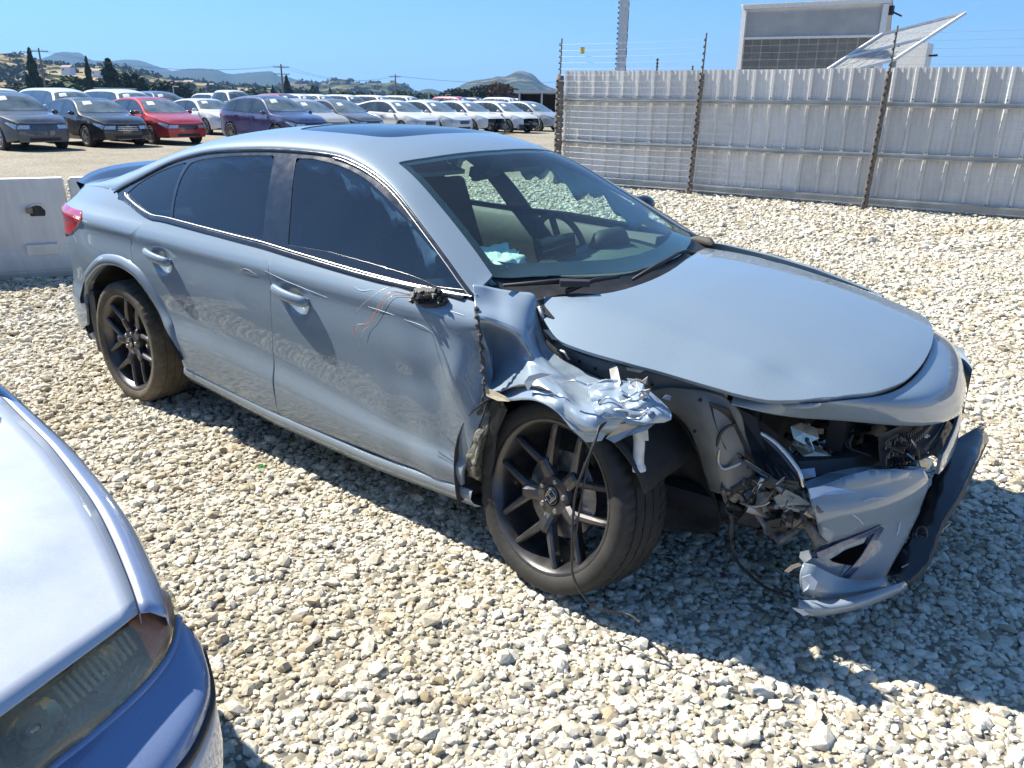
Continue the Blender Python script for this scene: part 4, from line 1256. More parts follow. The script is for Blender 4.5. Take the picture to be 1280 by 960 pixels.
# inner sill / hinge pillar end : crumpled grey-green metal behind the front wheel arch
pil = [
 [(603, 470, -.84), (612, 484, -.83), (622, 492, -.80)],
 [(606, 500, -.84), (616, 505, -.83), (634, 508, -.78)],
 [(602, 525, -.86), (613, 530, -.86), (622, 535, -.78)],
 [(592, 548, -.87), (603, 552, -.88), (612, 560, -.78)],
 [(584, 572, -.87), (597, 580, -.89), (610, 588, -.78)],
 [(586, 594, -.86), (598, 600, -.87), (612, 604, -.78)]]
Gp = grid_surf(pil, 5); fp = Gp.reshape(-1, 3)
fp = fp+np.array([.3, -1, 0])*crumple(fp, .035, 22, 5)[:, None]
pl_ = loft('sill_end', fp.reshape(Gp.shape), M['dirty_green'], hero); pl_.data.set_sharp_from_angle(angle=R(20))
# --- black arch liner, behind the wheel, kinked
for k, (r0, off) in enumerate(((.365, 0.0),)):
    rows = []
    for y in (-.90, -.86, -.80, -.55, -.45):
        row = []
        for a in np.linspace(R(200), R(20), 26):
            rr = r0+.010*math.sin(a*5)+(.012 if y < -.85 else 0)
            row.append((rr*math.cos(a)-.03, y+.02*math.sin(a*3), .335+rr*math.sin(a)*(1.0 if math.sin(a) > 0 else 1)))
        rows.append(row)
    lo = loft('wheel_liner', rows, M['liner'], hero)
    s2 = lo.modifiers.new('thickness', 'SOLIDIFY'); s2.thickness = .004
sheet('wheel_liner', [(606, 560, -.86), (614, 525, -.88), (628, 508, -.89), (634, 512, -.88), (622, 535, -.87), (618, 575, -.86), (612, 600, -.86), (603, 592, -.86)], .004, M['liner'])

# --- engine bay side structure (apron, rails), grey-green inner paint
apron = [
 [(676, 378, -.655), (690, 420, -.665), (716, 437, -.66), (745, 447, -.655), (790, 459, -.65), (830, 469, -.645), (870, 480, -.64), (912, 490, -.635)],
 [(672, 388, -.665), (688, 432, -.675), (712, 449, -.67), (742, 461, -.665), (790, 474, -.655), (826, 484, -.65), (866, 496, -.645), (905, 508, -.635)],
 [(676, 400, -.66), (692, 446, -.67), (716, 465, -.665), (744, 482, -.66), (796, 492, -.655), (836, 506, -.65), (862, 530, -.65), (890, 552, -.63)],
]
Ga = grid_surf(apron, 6); fa = Ga.reshape(-1, 3)
ap = loft('inner_wing', fa.reshape(Ga.shape), M['primer'], hero); s3 = ap.modifiers.new('thickness', 'SOLIDIFY'); s3.thickness = .004
leg = [
 [(800, 492, -.66), (832, 484, -.66), (872, 486, -.65), (905, 494, -.64)],
 [(826, 504, -.655), (848, 500, -.66), (886, 505, -.66), (925, 515, -.62)],
 [(858, 530, -.64), (872, 527, -.66), (898, 532, -.66), (932, 545, -.60)],
 [(872, 560, -.62), (884, 560, -.655), (905, 560, -.655), (940, 572, -.58)],
 [(881, 590, -.60), (893, 592, -.645), (910, 590, -.645), (944, 596, -.57)],
 [(888, 612, -.59), (900, 616, -.64), (914, 612, -.64), (935, 616, -.58)]]
Gl = grid_surf(leg, 5)
lg = loft('front_rail', Gl, M['primer'], hero); s3 = lg.modifiers.new('thickness', 'SOLIDIFY'); s3.thickness = .004
# recess in the rail + pressed holes
sheet('rail_recess', [(886, 503, -.672), (912, 512, -.66), (930, 548, -.63), (946, 582, -.60), (928, 588, -.60), (906, 560, -.66), (893, 528, -.67)], .004, M['underbonnet'], warp=-.03)
for a, b, y in ((724, 452, -.672), (744, 461, -.668), (815, 481, -.662), (829, 497, -.665), (868, 539, -.672), (846, 473, -.655), (875, 500, -.665)):
    c = Vector(onY((a, b), y)); d = (Vector(CAM_POS)-c).normalized()
    bm = bmesh.new(); bmesh.ops.create_circle(bm, cap_ends=True, radius=.0055, segments=12, matrix=Matrix.Translation(c+d*.004) @ Vector((0, -1, .25)).to_track_quat('Z', 'Y').to_matrix().to_4x4())
    bmesh.ops.solidify(bm, geom=bm.faces[:], thickness=.002)
    bm_obj('hole_plug', bm, M['rubber'], hero)
# hinge and bracket in the gap near the windscreen
sheet('hinge_bracket', [(672, 376, -.675), (680, 392, -.685), (688, 412, -.69), (696, 424, -.69), (690, 430, -.69), (682, 420, -.69), (674, 400, -.69)], .006, M['dirty_plastic'], warp=.004)
sheet('hinge_bracket', [(679, 412, -.70), (691, 413, -.70), (702, 427, -.70), (690, 424, -.70)], .004, M['white_plastic'])
tube_px('hinge_bracket', [(674, 384, -.69), (678, 394, -.70), (680, 400, -.69)], .008, M['steel'])
tube_px('hinge_bracket', [(698, 438, -.70), (706, 441, -.71), (712, 450, -.71)], .006, M['steel'])
# blue connector under the bonnet edge
tube_px('blue_clip', [(786, 456, -.665), (796, 459, -.665), (805, 461, -.665)], .006, M['blue_clip'])
sheet('blue_clip_tab', [(782, 459, -.67), (806, 463, -.66), (800, 466, -.66), (784, 463, -.67)], .003, M['white_plastic'])

# --- big dark splash shield behind/ahead of the wheel
sh = [
 [(770, 490, -.62), (800, 494, -.60), (830, 502, -.58), (852, 520, -.58), (872, 560, -.58)],
 [(775, 530, -.55), (805, 530, -.50), (840, 540, -.48), (868, 560, -.50), (884, 590, -.54)],
 [(790, 580, -.52), (825, 575, -.45), (855, 580, -.43), (880, 600, -.46), (895, 622, -.52)],
 [(800, 620, -.50), (840, 620, -.43), (868, 625, -.42), (890, 640, -.45), (902, 650, -.50)],
 [(820, 660, -.50), (850, 662, -.45), (872, 664, -.44), (890, 664, -.46), (900, 662, -.48)]]
Gs = grid_surf(sh, 5); fs = Gs.reshape(-1, 3); fs = fs+np.array([.4, -1, 0])*crumple(fs, .03, 9, 2)[:, None]
so = loft('splash_shield', fs.reshape(Gs.shape), M['liner'], hero)
so.modifiers.new('thickness', 'SOLIDIFY').thickness = .004
# firewall / engine block mass keeping the bay dark
bm = bmesh.new()
bm_box(bm, (-.28, 0, .62), (.05, 1.30, .50)); bm_obj('firewall', bm, M['underbonnet'], hero)
bm = bmesh.new()
bm_box(bm, (.18, .02, .52), (.52, .80, .36), Euler((0, 0, .05)))
for k in range(6): bm_box(bm, (-.02+.09*k, -.42, .50+.02*(k % 3)), (.06, .06, .30), Euler((.1*k, .2, .1)))
bm_obj('engine', bm, M['underbonnet'], hero)
bm = bmesh.new(); bm_box(bm, (.70, .08, .48), (.05, .95, .42)); bm_obj('radiator', bm, M['rubber'], hero)
bm = bmesh.new(); bm_tube(bm, [(-.1, -.45, .26), (.45, -.46, .28), (.62, -.45, .30)], .05, 8); bm_tube(bm, [(-.1, .45, .26), (.62, .45, .28)], .05, 8)
bm_box(bm, (0.1, 0, .24), (.30, .95, .06)); bm_obj('subframe', bm, M['plastic'], hero)
bm = bmesh.new(); bm_tube(bm, [(-.02, -.42, .24), (-.01, -.74, .23)], [.035, .025], 8); bm_tube(bm, [(-.03, -.52, .80), (-.02, -.66, .34)], [.055, .03], 10); bm_obj('suspension_arm', bm, M['cast'], hero)

# --- torn brackets at the wing's front end
sheet('bent_bracket', [(752, 505, -.86), (770, 496, -.84), (776, 478, -.80), (772, 460, -.76), (766, 448, -.72), (760, 450, -.72), (764, 475, -.78), (757, 492, -.83)], .004, M['primer'], warp=.004)
sheet('bent_bracket', [(762, 512, -.88), (790, 506, -.87), (812, 507, -.86), (828, 510, -.85), (836, 522, -.84), (822, 524, -.86), (806, 532, -.88), (784, 530, -.89)], .004, M['hero_crushed'], warp=.012)
sheet('bent_bracket', [(757, 548, -.90), (775, 530, -.89), (800, 528, -.88), (813, 520, -.87), (830, 514, -.86), (826, 524, -.87), (808, 538, -.88), (785, 545, -.89), (768, 554, -.90)], .003, M['steel'], warp=-.01)
sheet('bent_bracket', [(786, 478, -.80), (797, 476, -.79), (803, 492, -.80), (800, 502, -.82), (806, 498, -.80), (801, 486, -.80)], .004, M['steel'], warp=.006)
for k in range(12):
    t = rng.random(); a = 748+t*84+rng.uniform(-6, 6); b = 500+rng.uniform(-22, 34)-(8 if t > .5 else 0)
    if b < 486 and a < 765: continue
    s = rng.uniform(5, 13); y0 = -.87+rng.uniform(-.03, .05)
    n_ = rng.choice((3, 4, 5)); a0 = rng.uniform(0, 6.3)
    pts = [(a+s*rng.uniform(.5, 1.3)*math.cos(a0+2*math.pi*i/n_), b+s*.6*rng.uniform(.5, 1.3)*math.sin(a0+2*math.pi*i/n_), y0+rng.uniform(-.02, .02)) for i in range(n_)]
    sheet('metal_fragment', pts, .002, M[rng.choice(('hero_crushed', 'steel', 'hero_crushed', 'cast', 'cast', 'torn_metal'))], warp=rng.uniform(-.008, .012))
for pts in ([(748, 505, -.90), (760, 497, -.89), (775, 503, -.89), (790, 498, -.88)], [(752, 520, -.91), (772, 512, -.90), (800, 516, -.89), (812, 510, -.88)],
            [(775, 487, -.86), (787, 495, -.86), (800, 489, -.86), (808, 497, -.86)], [(700, 480, -.94), (718, 476, -.94), (735, 482, -.93)]):
    tube_px('torn_edge', pts, .0035, M['bright'])
sheet('bent_bracket', [(795, 476, -.80), (804, 480, -.81), (806, 498, -.83), (812, 504, -.84), (805, 506, -.84), (797, 492, -.82)], .004, M['bright'], warp=.006)
tube_px('bolt', [(802, 494, -.85), (806, 497, -.86)], .010, M['steel'])
tube_px('bolt', [(812, 518, -.88), (815, 518, -.89)], .010, M['blue_grey'])
cg = [[(732, 480, -.83), (758, 474, -.80), (785, 477, -.79), (808, 486, -.80), (824, 500, -.82)],
      [(736, 494, -.87), (764, 490, -.85), (790, 494, -.84), (812, 501, -.85), (836, 513, -.84)],
      [(741, 510, -.91), (768, 506, -.90), (792, 509, -.88), (815, 514, -.88), (838, 523, -.86)],
      [(750, 526, -.92), (772, 522, -.91), (795, 527, -.90), (812, 529, -.89), (829, 528, -.87)]]
Gc = grid_surf(cg, 9); fc_ = Gc.reshape(-1, 3); fc_ = fc_+(np.array([.25, -.9, .35]))*(crumple(fc_, .045, 9, 12)+crumple(fc_, .014, 22, 4)-.02)[:, None]
cmp_ = loft('crumpled_metal', fc_.reshape(Gc.shape), M['hero_crushed'], hero); cmp_.data.set_sharp_from_angle(angle=R(22)); cmp_.modifiers.new('thickness', 'SOLIDIFY').thickness = .002
# white plastic tube (washer neck) hanging
tube_px('washer_pipe', [(797, 536, -.84), (799, 552, -.84), (798, 572, -.845), (799, 589, -.85)], [.017]*13+[.0165]*3+[.020]*3, M['white_plastic'], n=14, label='white plastic pipe hanging beside the front wheel')
sheet('pipe_bracket', [(803, 536, -.86), (809, 537, -.86), (810, 551, -.86), (804, 551, -.86)], .004, M['white_plastic'])
# cable hanging over the wheel to the ground
tube_px('hanging_cable', [(757, 528, -.93), (749, 534, -.97), (744, 552, -1.0), (730, 585, -1.03), (720, 615, -1.04), (716, 650, -1.04), (715, 690, -1.03), (717, 722, -1.02), (735, 752, -.99), (757, 764, -.97), (785, 768, -.93), (800, 778, -.98)], .0038, M['plastic'])
tube_px('hanging_cable', [(757, 528, -.93), (748, 540, -.98), (738, 565, -1.01), (731, 600, -1.03), (724, 640, -1.04), (717, 690, -1.03)], .003, M['plastic'])
tube_px('hanging_cable', [(914, 640, -.55), (914, 665, -.55), (917, 695, -.55), (950, 730, -.58), (990, 748, -.60)], .005, M['plastic'])

# --- wrecked headlamp, radiator support, brackets
tube_px('lamp_bezel', [(950, 540, -.60), (968, 552, -.60), (985, 570, -.60), (999, 590, -.60), (1005, 609, -.60)], .007, M['chrome'])
sheet('lamp_bezel', [(950, 543, -.60), (958, 541, -.59), (988, 567, -.59), (1003, 592, -.60), (1004, 606, -.60), (995, 592, -.61), (978, 570, -.61)], .004, M['blue_grey'], warp=.004)
sheet('lamp_housing', [(915, 505, -.55), (945, 522, -.52), (975, 545, -.52), (1000, 580, -.54), (1004, 600, -.56), (980, 605, -.58), (950, 585, -.60), (928, 560, -.60)], .01, M['plastic'], warp=-.05)
sheet('lamp_strut', [(915, 567, -.63), (919, 565, -.63), (976, 603, -.62), (999, 607, -.60), (997, 612, -.60), (970, 608, -.62)], .006, M['trim'])
sheet('lamp_strut', [(940, 600, -.63), (965, 598, -.62), (999, 602, -.60), (998, 612, -.60), (974, 608, -.61), (962, 611, -.62)], .008, M['dirty_plastic'], warp=.004)
for k in range(5):
    tube_px('lamp_rib', [(948+k*9, 575+k*2, -.58), (962+k*9, 600+k*1.5, -.60)], .003, M['dark_metal'], smooth_n=1)
# reflectors: crumpled bright bowls
for pts, m in (([(988, 533, -.46), (1002, 528, -.44), (1020, 535, -.42), (1024, 548, -.43), (1006, 556, -.46), (992, 548, -.47)], 'beige_refl'),
               ([(990, 556, -.47), (1008, 550, -.44), (1036, 566, -.42), (1041, 571, -.42), (1030, 581, -.45), (1004, 570, -.48)], 'beige_refl'),
               ([(1002, 545, -.45), (1012, 549, -.46), (1017, 562, -.46), (1008, 557, -.45)], 'bright'),
               ([(1032, 528, -.38), (1052, 527, -.36), (1047, 549, -.36), (1036, 544, -.37)], 'white_plastic'),
               ([(1010, 572, -.47), (1026, 577, -.46), (1026, 586, -.46), (1006, 582, -.48)], 'beige_refl'),
               ([(1001, 587, -.55), (1018, 585, -.54), (1020, 596, -.54), (1003, 599, -.55)], 'pale_blue'),
               ([(1028, 552, -.40), (1042, 560, -.38), (1044, 569, -.40), (1034, 566, -.40)], 'chrome')):
    sheet('lamp_reflector', pts, .003, M[m], warp=.006)
bm = bmesh.new()
c = Vector(onY((1018, 566), -.44))
for k in range(26):
    p = Vector(onY((rng.uniform(985, 1055), rng.uniform(527, 588)), rng.uniform(-.42, -.36)))
    bm_box(bm, p, (rng.uniform(.01, .035), rng.uniform(.01, .03), rng.uniform(.006, .02)), Euler((rng.uniform(-1, 1), rng.uniform(-1, 1), rng.uniform(-1, 1))))
bm_obj('lamp_internals', bm, M['trim'], hero)
sheet('lamp_lens_piece', [(1106, 531, -.20), (1150, 536, -.08), (1163, 545, -.06), (1150, 553, -.10), (1140, 566, -.14), (1128, 556, -.16)], .004, M['beige_refl'], warp=.008)
sheet('grille_corner', [(1143, 560, -.18), (1150, 558, -.16), (1157, 570, -.15), (1168, 575, -.13), (1162, 586, -.15), (1152, 586, -.17)], .006, M['beige_refl'], warp=.004)
# gearbox / bracket cluster
clus = [((905, 590, -.62), (935, 640, -.50)), ((930, 600, -.60), (985, 650, -.48)), ((960, 625, -.60), (1020, 672, -.50)), ((940, 640, -.56), (1000, 668, -.46))]
for k in range(64):
    (a0, b0, y0), (a1, b1, y1) = clus[k % 4]
    a = rng.uniform(a0, a1); b = rng.uniform(b0, b1); y = rng.uniform(min(y0, y1), max(y0, y1))-.02
    s = rng.uniform(8, 19); n_ = rng.choice((4, 5, 6)); ph0 = rng.uniform(0, 6.3)
    if rng.random() < .45:
        c = Vector(onY((a, b), y)); bm = bmesh.new(); an = Vector((rng.uniform(-1, 1), rng.uniform(-1, .2), rng.uniform(-.6, .8))).normalized()
        r_ = rng.uniform(.006, .018); L_ = rng.uniform(.02, .06)
        bm_tube(bm, [c-an*L_, c-an*L_*.3, c-an*L_*.29, c+an*L_], [r_*.7, r_*.7, r_, r_], 10)
        bm_obj('gearbox_piece', bm, M[rng.choice(('cast', 'cast', 'dirty_plastic', 'steel'))], hero, True, 35)
    else:
        pts = [(a+s*rng.uniform(.6, 1.2)*math.cos(ph0+2*math.pi*i/n_), b+s*.7*rng.uniform(.6, 1.2)*math.sin(ph0+2*math.pi*i/n_), y+rng.uniform(-.02, .02)) for i in range(n_)]
        sheet('gearbox_piece', pts, rng.uniform(.008, .03), M[rng.choice(('cast', 'dirty_plastic', 'cast', 'primer', 'cast', 'plastic'))], warp=rng.uniform(-.006, .012))
sheet('lamp_bracket', [(967, 622, -.62), (983, 612, -.61), (1000, 621, -.60), (1015, 631, -.60), (1002, 641, -.61), (985, 638, -.62), (972, 632, -.63)], .008, M['beige_plastic'], warp=.006, label='bare beige plastic bracket behind the bumper')
sheet('lamp_bracket', [(947, 616, -.61), (968, 614, -.61), (956, 632, -.62), (943, 636, -.63)], .005, M['cast'])
sheet('bumper_arm', [(1000, 652, -.61), (1012, 654, -.62), (1022, 668, -.63), (1033, 678, -.64), (1028, 682, -.64), (1014, 674, -.63)], .008, M['cast'], warp=.003)
tube_px('hose', [(942, 615, -.64), (950, 604, -.64), (953, 598, -.64)], .006, M['white_plastic'])
tube_px('hose', [(896, 560, -.66), (899, 545, -.67), (908, 534, -.665), (920, 530, -.65)], .005, M['plastic'])
tube_px('hose', [(899, 560, -.66), (898, 577, -.66), (905, 586, -.66), (918, 582, -.65), (926, 578, -.64)], .006, M['steel'])
tube_px('hose', [(925, 628, -.63), (940, 633, -.64), (955, 631, -.64), (962, 627, -.64)], .004, M['steel'])
for k in range(14):
    a = rng.uniform(903, 1000); b = rng.uniform(575, 655)
    tube_px('wire', [(a, b, -.64), (a+rng.uniform(-14, 14), b+rng.uniform(4, 16), -.66), (a+rng.uniform(-24, 24), b+rng.uniform(0, 26), -.63)], .0022, M[rng.choice(('plastic', 'plastic', 'steel'))], n=5)
tube_px('hose', [(914, 640, -.57), (914, 655, -.57), (914, 672, -.57)], .009, M['dirty_plastic'])

# lamp bay and grille bay: crash beam, ducts and dark brackets
bm = bmesh.new(); bm_tube(bm, [(.62, -.52, .50), (.74, -.38, .50), (.80, -.15, .50), (.81, .15, .50), (.76, .42, .50)], .045, 6); bm_obj('crash_beam', bm, M['underbonnet'], hero)
r7 = random.Random(17)
for k in range(34):
    a = r7.uniform(1040, 1160); b = r7.uniform(532, 582); y = r7.uniform(-.34, -.12); s = r7.uniform(6, 16); n_ = r7.choice((3, 4, 5)); p0 = r7.uniform(0, 6)
    sheet('bay_bracket', [(a+s*r7.uniform(.5, 1.2)*math.cos(p0+2*math.pi*i/n_), b+s*.6*r7.uniform(.5, 1.2)*math.sin(p0+2*math.pi*i/n_), y+r7.uniform(-.03, .03)) for i in range(n_)], .006, M[r7.choice(('rubber', 'rubber', 'underbonnet', 'plastic', 'trim', 'cast'))], warp=r7.uniform(-.01, .01))
for k in range(9):
    a = r7.uniform(930, 1140); b = r7.uniform(530, 570)
    tube_px('loom', [(a, b, -.40), (a+r7.uniform(-20, 20), b+12, -.42), (a+r7.uniform(-30, 30), b+24, -.40)], .004, M[r7.choice(('rubber', 'plastic'))], n=6)
# liner fragment torn behind the wheel, scraped plastic around the opening
# ------------------------------------------------------------------ front bumper: cylindrical-ish surface about (0.35,0)
BC = np.array([.35, 0.0])
_bp = np.array([(.50, -.74), (.58, -.715), (.66, -.68), (.73, -.63), (.80, -.56), (.87, -.455), (.92, -.33), (.95, -.18), (.96, 0), (.95, .18), (.93, .33), (.89, .455), (.83, .56), (.75, .63), (.66, .69), (.58, .73), (.50, .76)])
_bc = cr(_bp, 8)
_bth = np.arctan2(_bc[:, 1]-BC[1], _bc[:, 0]-BC[0]); _br = np.hypot(_bc[:, 0]-BC[0], _bc[:, 1]-BC[1])
def bo(z): return pchip([.08, .14, .22, .34, .44, .50, .56, .62], [-.03, .005, .0, -.012, .0, .0, -.035, -.05], z)
def brad(th, z): return np.interp(th, _bth, _br)+bo(z)
def bump_s(th, z):
    th = np.asarray(th, float); z = np.asarray(z, float); r = brad(th, z)
    return np.stack([BC[0]+r*np.cos(th), BC[1]+r*np.sin(th), z], -1)
def bump_n(th, z):
    e = 2e-3
    a = bump_s(th+e, z)-bump_s(th-e, z); b_ = bump_s(th, z+e)-bump_s(th, z-e)
    n = np.cross(a, b_); n /= np.linalg.norm(n, axis=-1, keepdims=True)
    rad = np.stack([np.cos(th), np.sin(th), 0*th], -1)
    return np.where((n*rad).sum(-1, keepdims=True) < 0, -n, n)
def gB(P):
    th = np.arctan2(P[:, 1]-BC[1], P[:, 0]-BC[0]); return np.hypot(P[:, 0]-BC[0], P[:, 1]-BC[1])-brad(th, P[:, 2])
def pb(*px):
    out = []
    for a in px:
        P = on_surf(a, gB, .9, 3.2); out.append((math.atan2(P[1]-BC[1], P[0]-BC[0]), P[2]))
    return np.array(out)
fb_out = pb((1013, 612), (1040, 604), (1062, 594), (1088, 587), (1120, 587), (1160, 588), (1160, 612), (1150, 640), (1136, 668), (1120, 697), (1105, 724), (1075, 727), (1050, 724), (1058, 708), (1078, 700), (1090, 680), (1099, 656), (1070, 667), (1030, 681), (1024, 660), (1017, 636))
def bdisp(P):
    x, y, z = P.T
    d = .010*np.exp(-(((z-.44)/.03)**2))*np.clip((.9-x)*8, 0, 1)
    d += -.016*np.exp(-(((z-.50)/.02)**2))
    d += .0035*np.sin(x*40+z*30)*np.clip((.82-x)*8, 0, 1)
    return d
fbp = panel('front_bumper', bump_s, bump_n, fb_out, .018, M['hero'], hero, disp=bdisp, flange=.006)
fbp['label'] = 'torn right corner of the front bumper'
fbp.modifiers.new('thickness', 'SOLIDIFY').thickness = .003
# upper shelf that the lamp sat on
sheet('bumper_shelf', [(1005, 603, -.60), (1035, 591, -.48), (1070, 584, -.42), (1110, 582, -.30), (1160, 586, -.16), (1120, 589, -.34), (1088, 589, -.44), (1062, 596, -.50), (1040, 606, -.57), (1012, 614, -.63)], .003, M['hero'])
sheet('torn_edge', [(1011, 611, -.65), (1030, 607, -.62), (1042, 609, -.60), (1058, 612, -.575), (1072, 615, -.56), (1050, 617, -.60), (1030, 619, -.63), (1014, 624, -.655)], .002, M['bright_paint'])
# vent surround and slats
def bpanel(name, px, mat, off, step=.015, flange=.008):
    return panel(name, bump_s, bump_n, pb(*px), step, mat, hero, off=off, flange=flange)
bpanel('vent_surround', [(1020, 690), (1050, 677), (1099, 656), (1104, 659), (1081, 698), (1057, 725), (1051, 722), (1075, 695), (1095, 663), (1052, 682), (1022, 697)], M['spoiler_blue'], .006)
bpanel('vent_blade', [(1024, 698), (1052, 684), (1088, 666), (1080, 682), (1052, 694), (1030, 702)], M['hero'], -.004)
bpanel('vent_opening', [(1040, 701), (1058, 689), (1083, 680), (1068, 706), (1052, 704)], M['hole'], .003)
bpanel('lower_corner', [(1010, 700), (1030, 699), (1060, 702), (1072, 702), (1060, 716), (1050, 724), (1050, 727), (1012, 712)], M['hero'], -.006)
# lower lip, two layers, sagging to the gravel
def lip(name, rows_px, mat, th=.006, label=None):
    G_ = grid_surf(rows_px, 6); o = loft(name, G_, mat, hero); o.modifiers.new('thickness', 'SOLIDIFY').thickness = th
    if label: o['label'] = label
    return o
lip('bumper_lip', [[(1004, 704, -.66), (1020, 708, -.64), (1050, 722, -.57), (1080, 727, -.50), (1108, 722, -.40)],
                   [(1000, 716, -.68), (1015, 722, -.67), (1045, 732, -.60), (1080, 733, -.53), (1108, 727, -.42)],
                   [(1001, 732, -.68), (1018, 738, -.67), (1045, 742, -.61), (1080, 738, -.54), (1110, 732, -.42)],
                   [(1006, 742, -.66), (1020, 747, -.65), (1046, 748, -.60), (1080, 740, -.53), (1109, 734, -.41)]], M['hero'])
lip('splitter', [[(998, 750, -.70), (1012, 752, -.69), (1045, 751, -.64), (1085, 742, -.56), (1129, 727, -.42)],
                 [(999, 758, -.71), (1012, 761, -.71), (1045, 760, -.66), (1085, 750, -.58), (1132, 733, -.42)],
                 [(1004, 764, -.69), (1016, 768, -.69), (1045, 765, -.64), (1085, 755, -.56), (1128, 737, -.41)]], M['hero'], label='body-coloured splitter sagging onto the gravel')
sheet('paint_chip', [(1002, 722, -.70), (1013, 718, -.70), (1022, 728, -.69), (1018, 738, -.69), (1010, 736, -.70), (1004, 740, -.70)], .002, M['bright_paint'])
sheet('bumper_clip', [(980, 714, -.66), (988, 707, -.66), (998, 704, -.66), (1003, 707, -.66), (992, 711, -.66), (986, 716, -.66)], .004, M['steel'])
sheet('bumper_clip', [(1000, 690, -.65), (1010, 688, -.65), (1014, 698, -.65), (1006, 704, -.65), (999, 697, -.65)], .006, M['white_plastic'])
sheet('bumper_clip', [(990, 760, -.72), (1004, 762, -.72), (1012, 768, -.71), (1004, 770, -.71)], .003, M['bright_paint'])
# left half of the bumper: surround strip beside the grille, seen edge-on
lf = [(t, z) for t, z in [(-.18, .44), (-.18, .505), (0, .52), (.3, .525), (.6, .53), (.9, .53), (1.1, .53), (1.1, .25), (.95, .22), (.85, .30), (.8, .42), (.55, .435), (.3, .44)]]
panel('front_bumper', bump_s, bump_n, np.array(lf), .025, M['hero'], hero)
for pts in (((1078, 626), (1090, 622), (1106, 622)), ((1064, 642), (1071, 647), (1078, 654)), ((1120, 668), (1122, 662), (1124, 652))):
    P = cr([on_surf(p, gB, .9, 3.2)+np.array([.004, -.006, .002]) for p in pts], 4); bm = bmesh.new(); bm_tube(bm, [Vector(p) for p in P], .0016, 4); bm_obj('scratch', bm, M['bright_paint'], hero)
# grille behind: dark mesh with hexagonal cells
rows = []
for z in (.62, .585, .55, .515, .50):
    rows.append([tuple(bump_s(np.array([t]), np.array([z]))[0]*[1, 1, 1]-np.array([.045, 0, 0])) for t in np.linspace(-.62, .62, 21)])
gr_ = loft('grille', rows, M['rubber'], hero)
cells = bmesh.new()
for j in range(3):
    for i in range(34):
        t = -.58+i*.035+(j % 2)*.0175; z = .525+j*.030
        c = bump_s(np.array([t]), np.array([z]))[0]-np.array([.035, 0, 0])
        pts = []
        for k in range(7):
            a = math.pi/6+k*math.pi/3
            r_ = .0195
            pts.append(Vector((c[0]+.0, c[1]+r_*math.cos(a)*.9, c[2]+r_*math.sin(a)*.9)))
        bm_tube(cells, pts, .0022, 4, cap=False)
bm_obj('grille_mesh', cells, M['trim'], gr_)
# lower grille + lip torn and swung forward on the far side
_yy = (-.30, -.20, -.10, .05, .28, .52)
_L = ((1104, 718), (1126, 684), (1144, 646), (1160, 606), (1181, 562), (1225, 531)); _Mm = ((1122, 723), (1146, 692), (1163, 652), (1182, 614), (1204, 570), (1228, 541)); _Rr = ((1134, 729), (1159, 700), (1175, 656), (1197, 622), (1217, 580), (1230, 551))
pl = [[(a, b, y) for (a, b), y in zip(c, _yy)] for c in (_L, _Mm, _Rr)]
G_ = grid_surf([[(a, b, y) for a, b, y in r] for r in pl], 6)
fg_ = G_.reshape(-1, 3); fg_ = fg_+np.array([1, -.2, 0])*crumple(fg_, .018, 16, 7)[:, None]; G_ = fg_.reshape(G_.shape)
lg_ = loft('lower_grille', G_, M['trim'], hero); lg_.modifiers.new('thickness', 'SOLIDIFY').thickness = .006
rows_e = [[(a-1, b-2, y) for (a, b), y in zip(_Rr, _yy)], [(a+2, b+2, y+.01) for (a, b), y in zip(_Rr, _yy)], [(a+0, b+5, y+.01) for (a, b), y in zip(_Rr, _yy)]]
G_ = grid_surf(rows_e, 6)
le = loft('lower_lip', G_, M['dirty_plastic'], hero); le.modifiers.new('thickness', 'SOLIDIFY').thickness = .006
rows_e = [[(1190, 600, .09), (1214, 566, .33), (1223, 548, .50)], [(1196, 616, .08), (1220, 572, .33), (1227, 548, .52)]]
for k in range(6):
    a = 1133+k*8.0; b = 702-k*8.4
    tube_px('grille_slat', [(a-6, b+7, -.27+k*.035), (a+6, b+1, -.235+k*.035), (a+14, b-5, -.20+k*.035)], .0022, M['satin'])
tube_px('fog_lamp_ring', [(1152+7*math.cos(t), 667+9*math.sin(t), -.16) for t in np.linspace(0, 6.28, 10)], .003, M['dark_metal'])
# ------------------------------------------------------------------ cabin
# dashboard: sweeps from the windscreen base back
rows = []
for t in np.linspace(-1, 1, 25):
    y = t*.70; xa = -.30-.20*abs(t)**2.4
    rows.append([(xa, y, .885), (xa-.15, y, .900+.02*math.exp(-((y-.37)/.25)**2)), (xa-.30, y, .905+.03*math.exp(-((y-.37)/.22)**2)), (xa-.40, y, .885+.02*math.exp(-((y-.37)/.22)**2)), (xa-.43, y, .82), (xa-.40, y, .60), (xa-.25, y, .50)])
loft('dashboard', rows, M['dash'], hero)
bm = bmesh.new(); bm_tube(bm, [(-.60, .24, .915), (-.60, .30, .95), (-.60, .44, .95), (-.60, .50, .915)], [.03, .05, .05, .03], 10); bm_obj('instrument_hood', bm, M['interior'], hero, True)
bm = bmesh.new(); bm_box(bm, (-.63, .0, .95), (.025, .24, .11), Euler((0, -.15, 0))); bm_obj('display_screen', bm, M['frit'], hero)
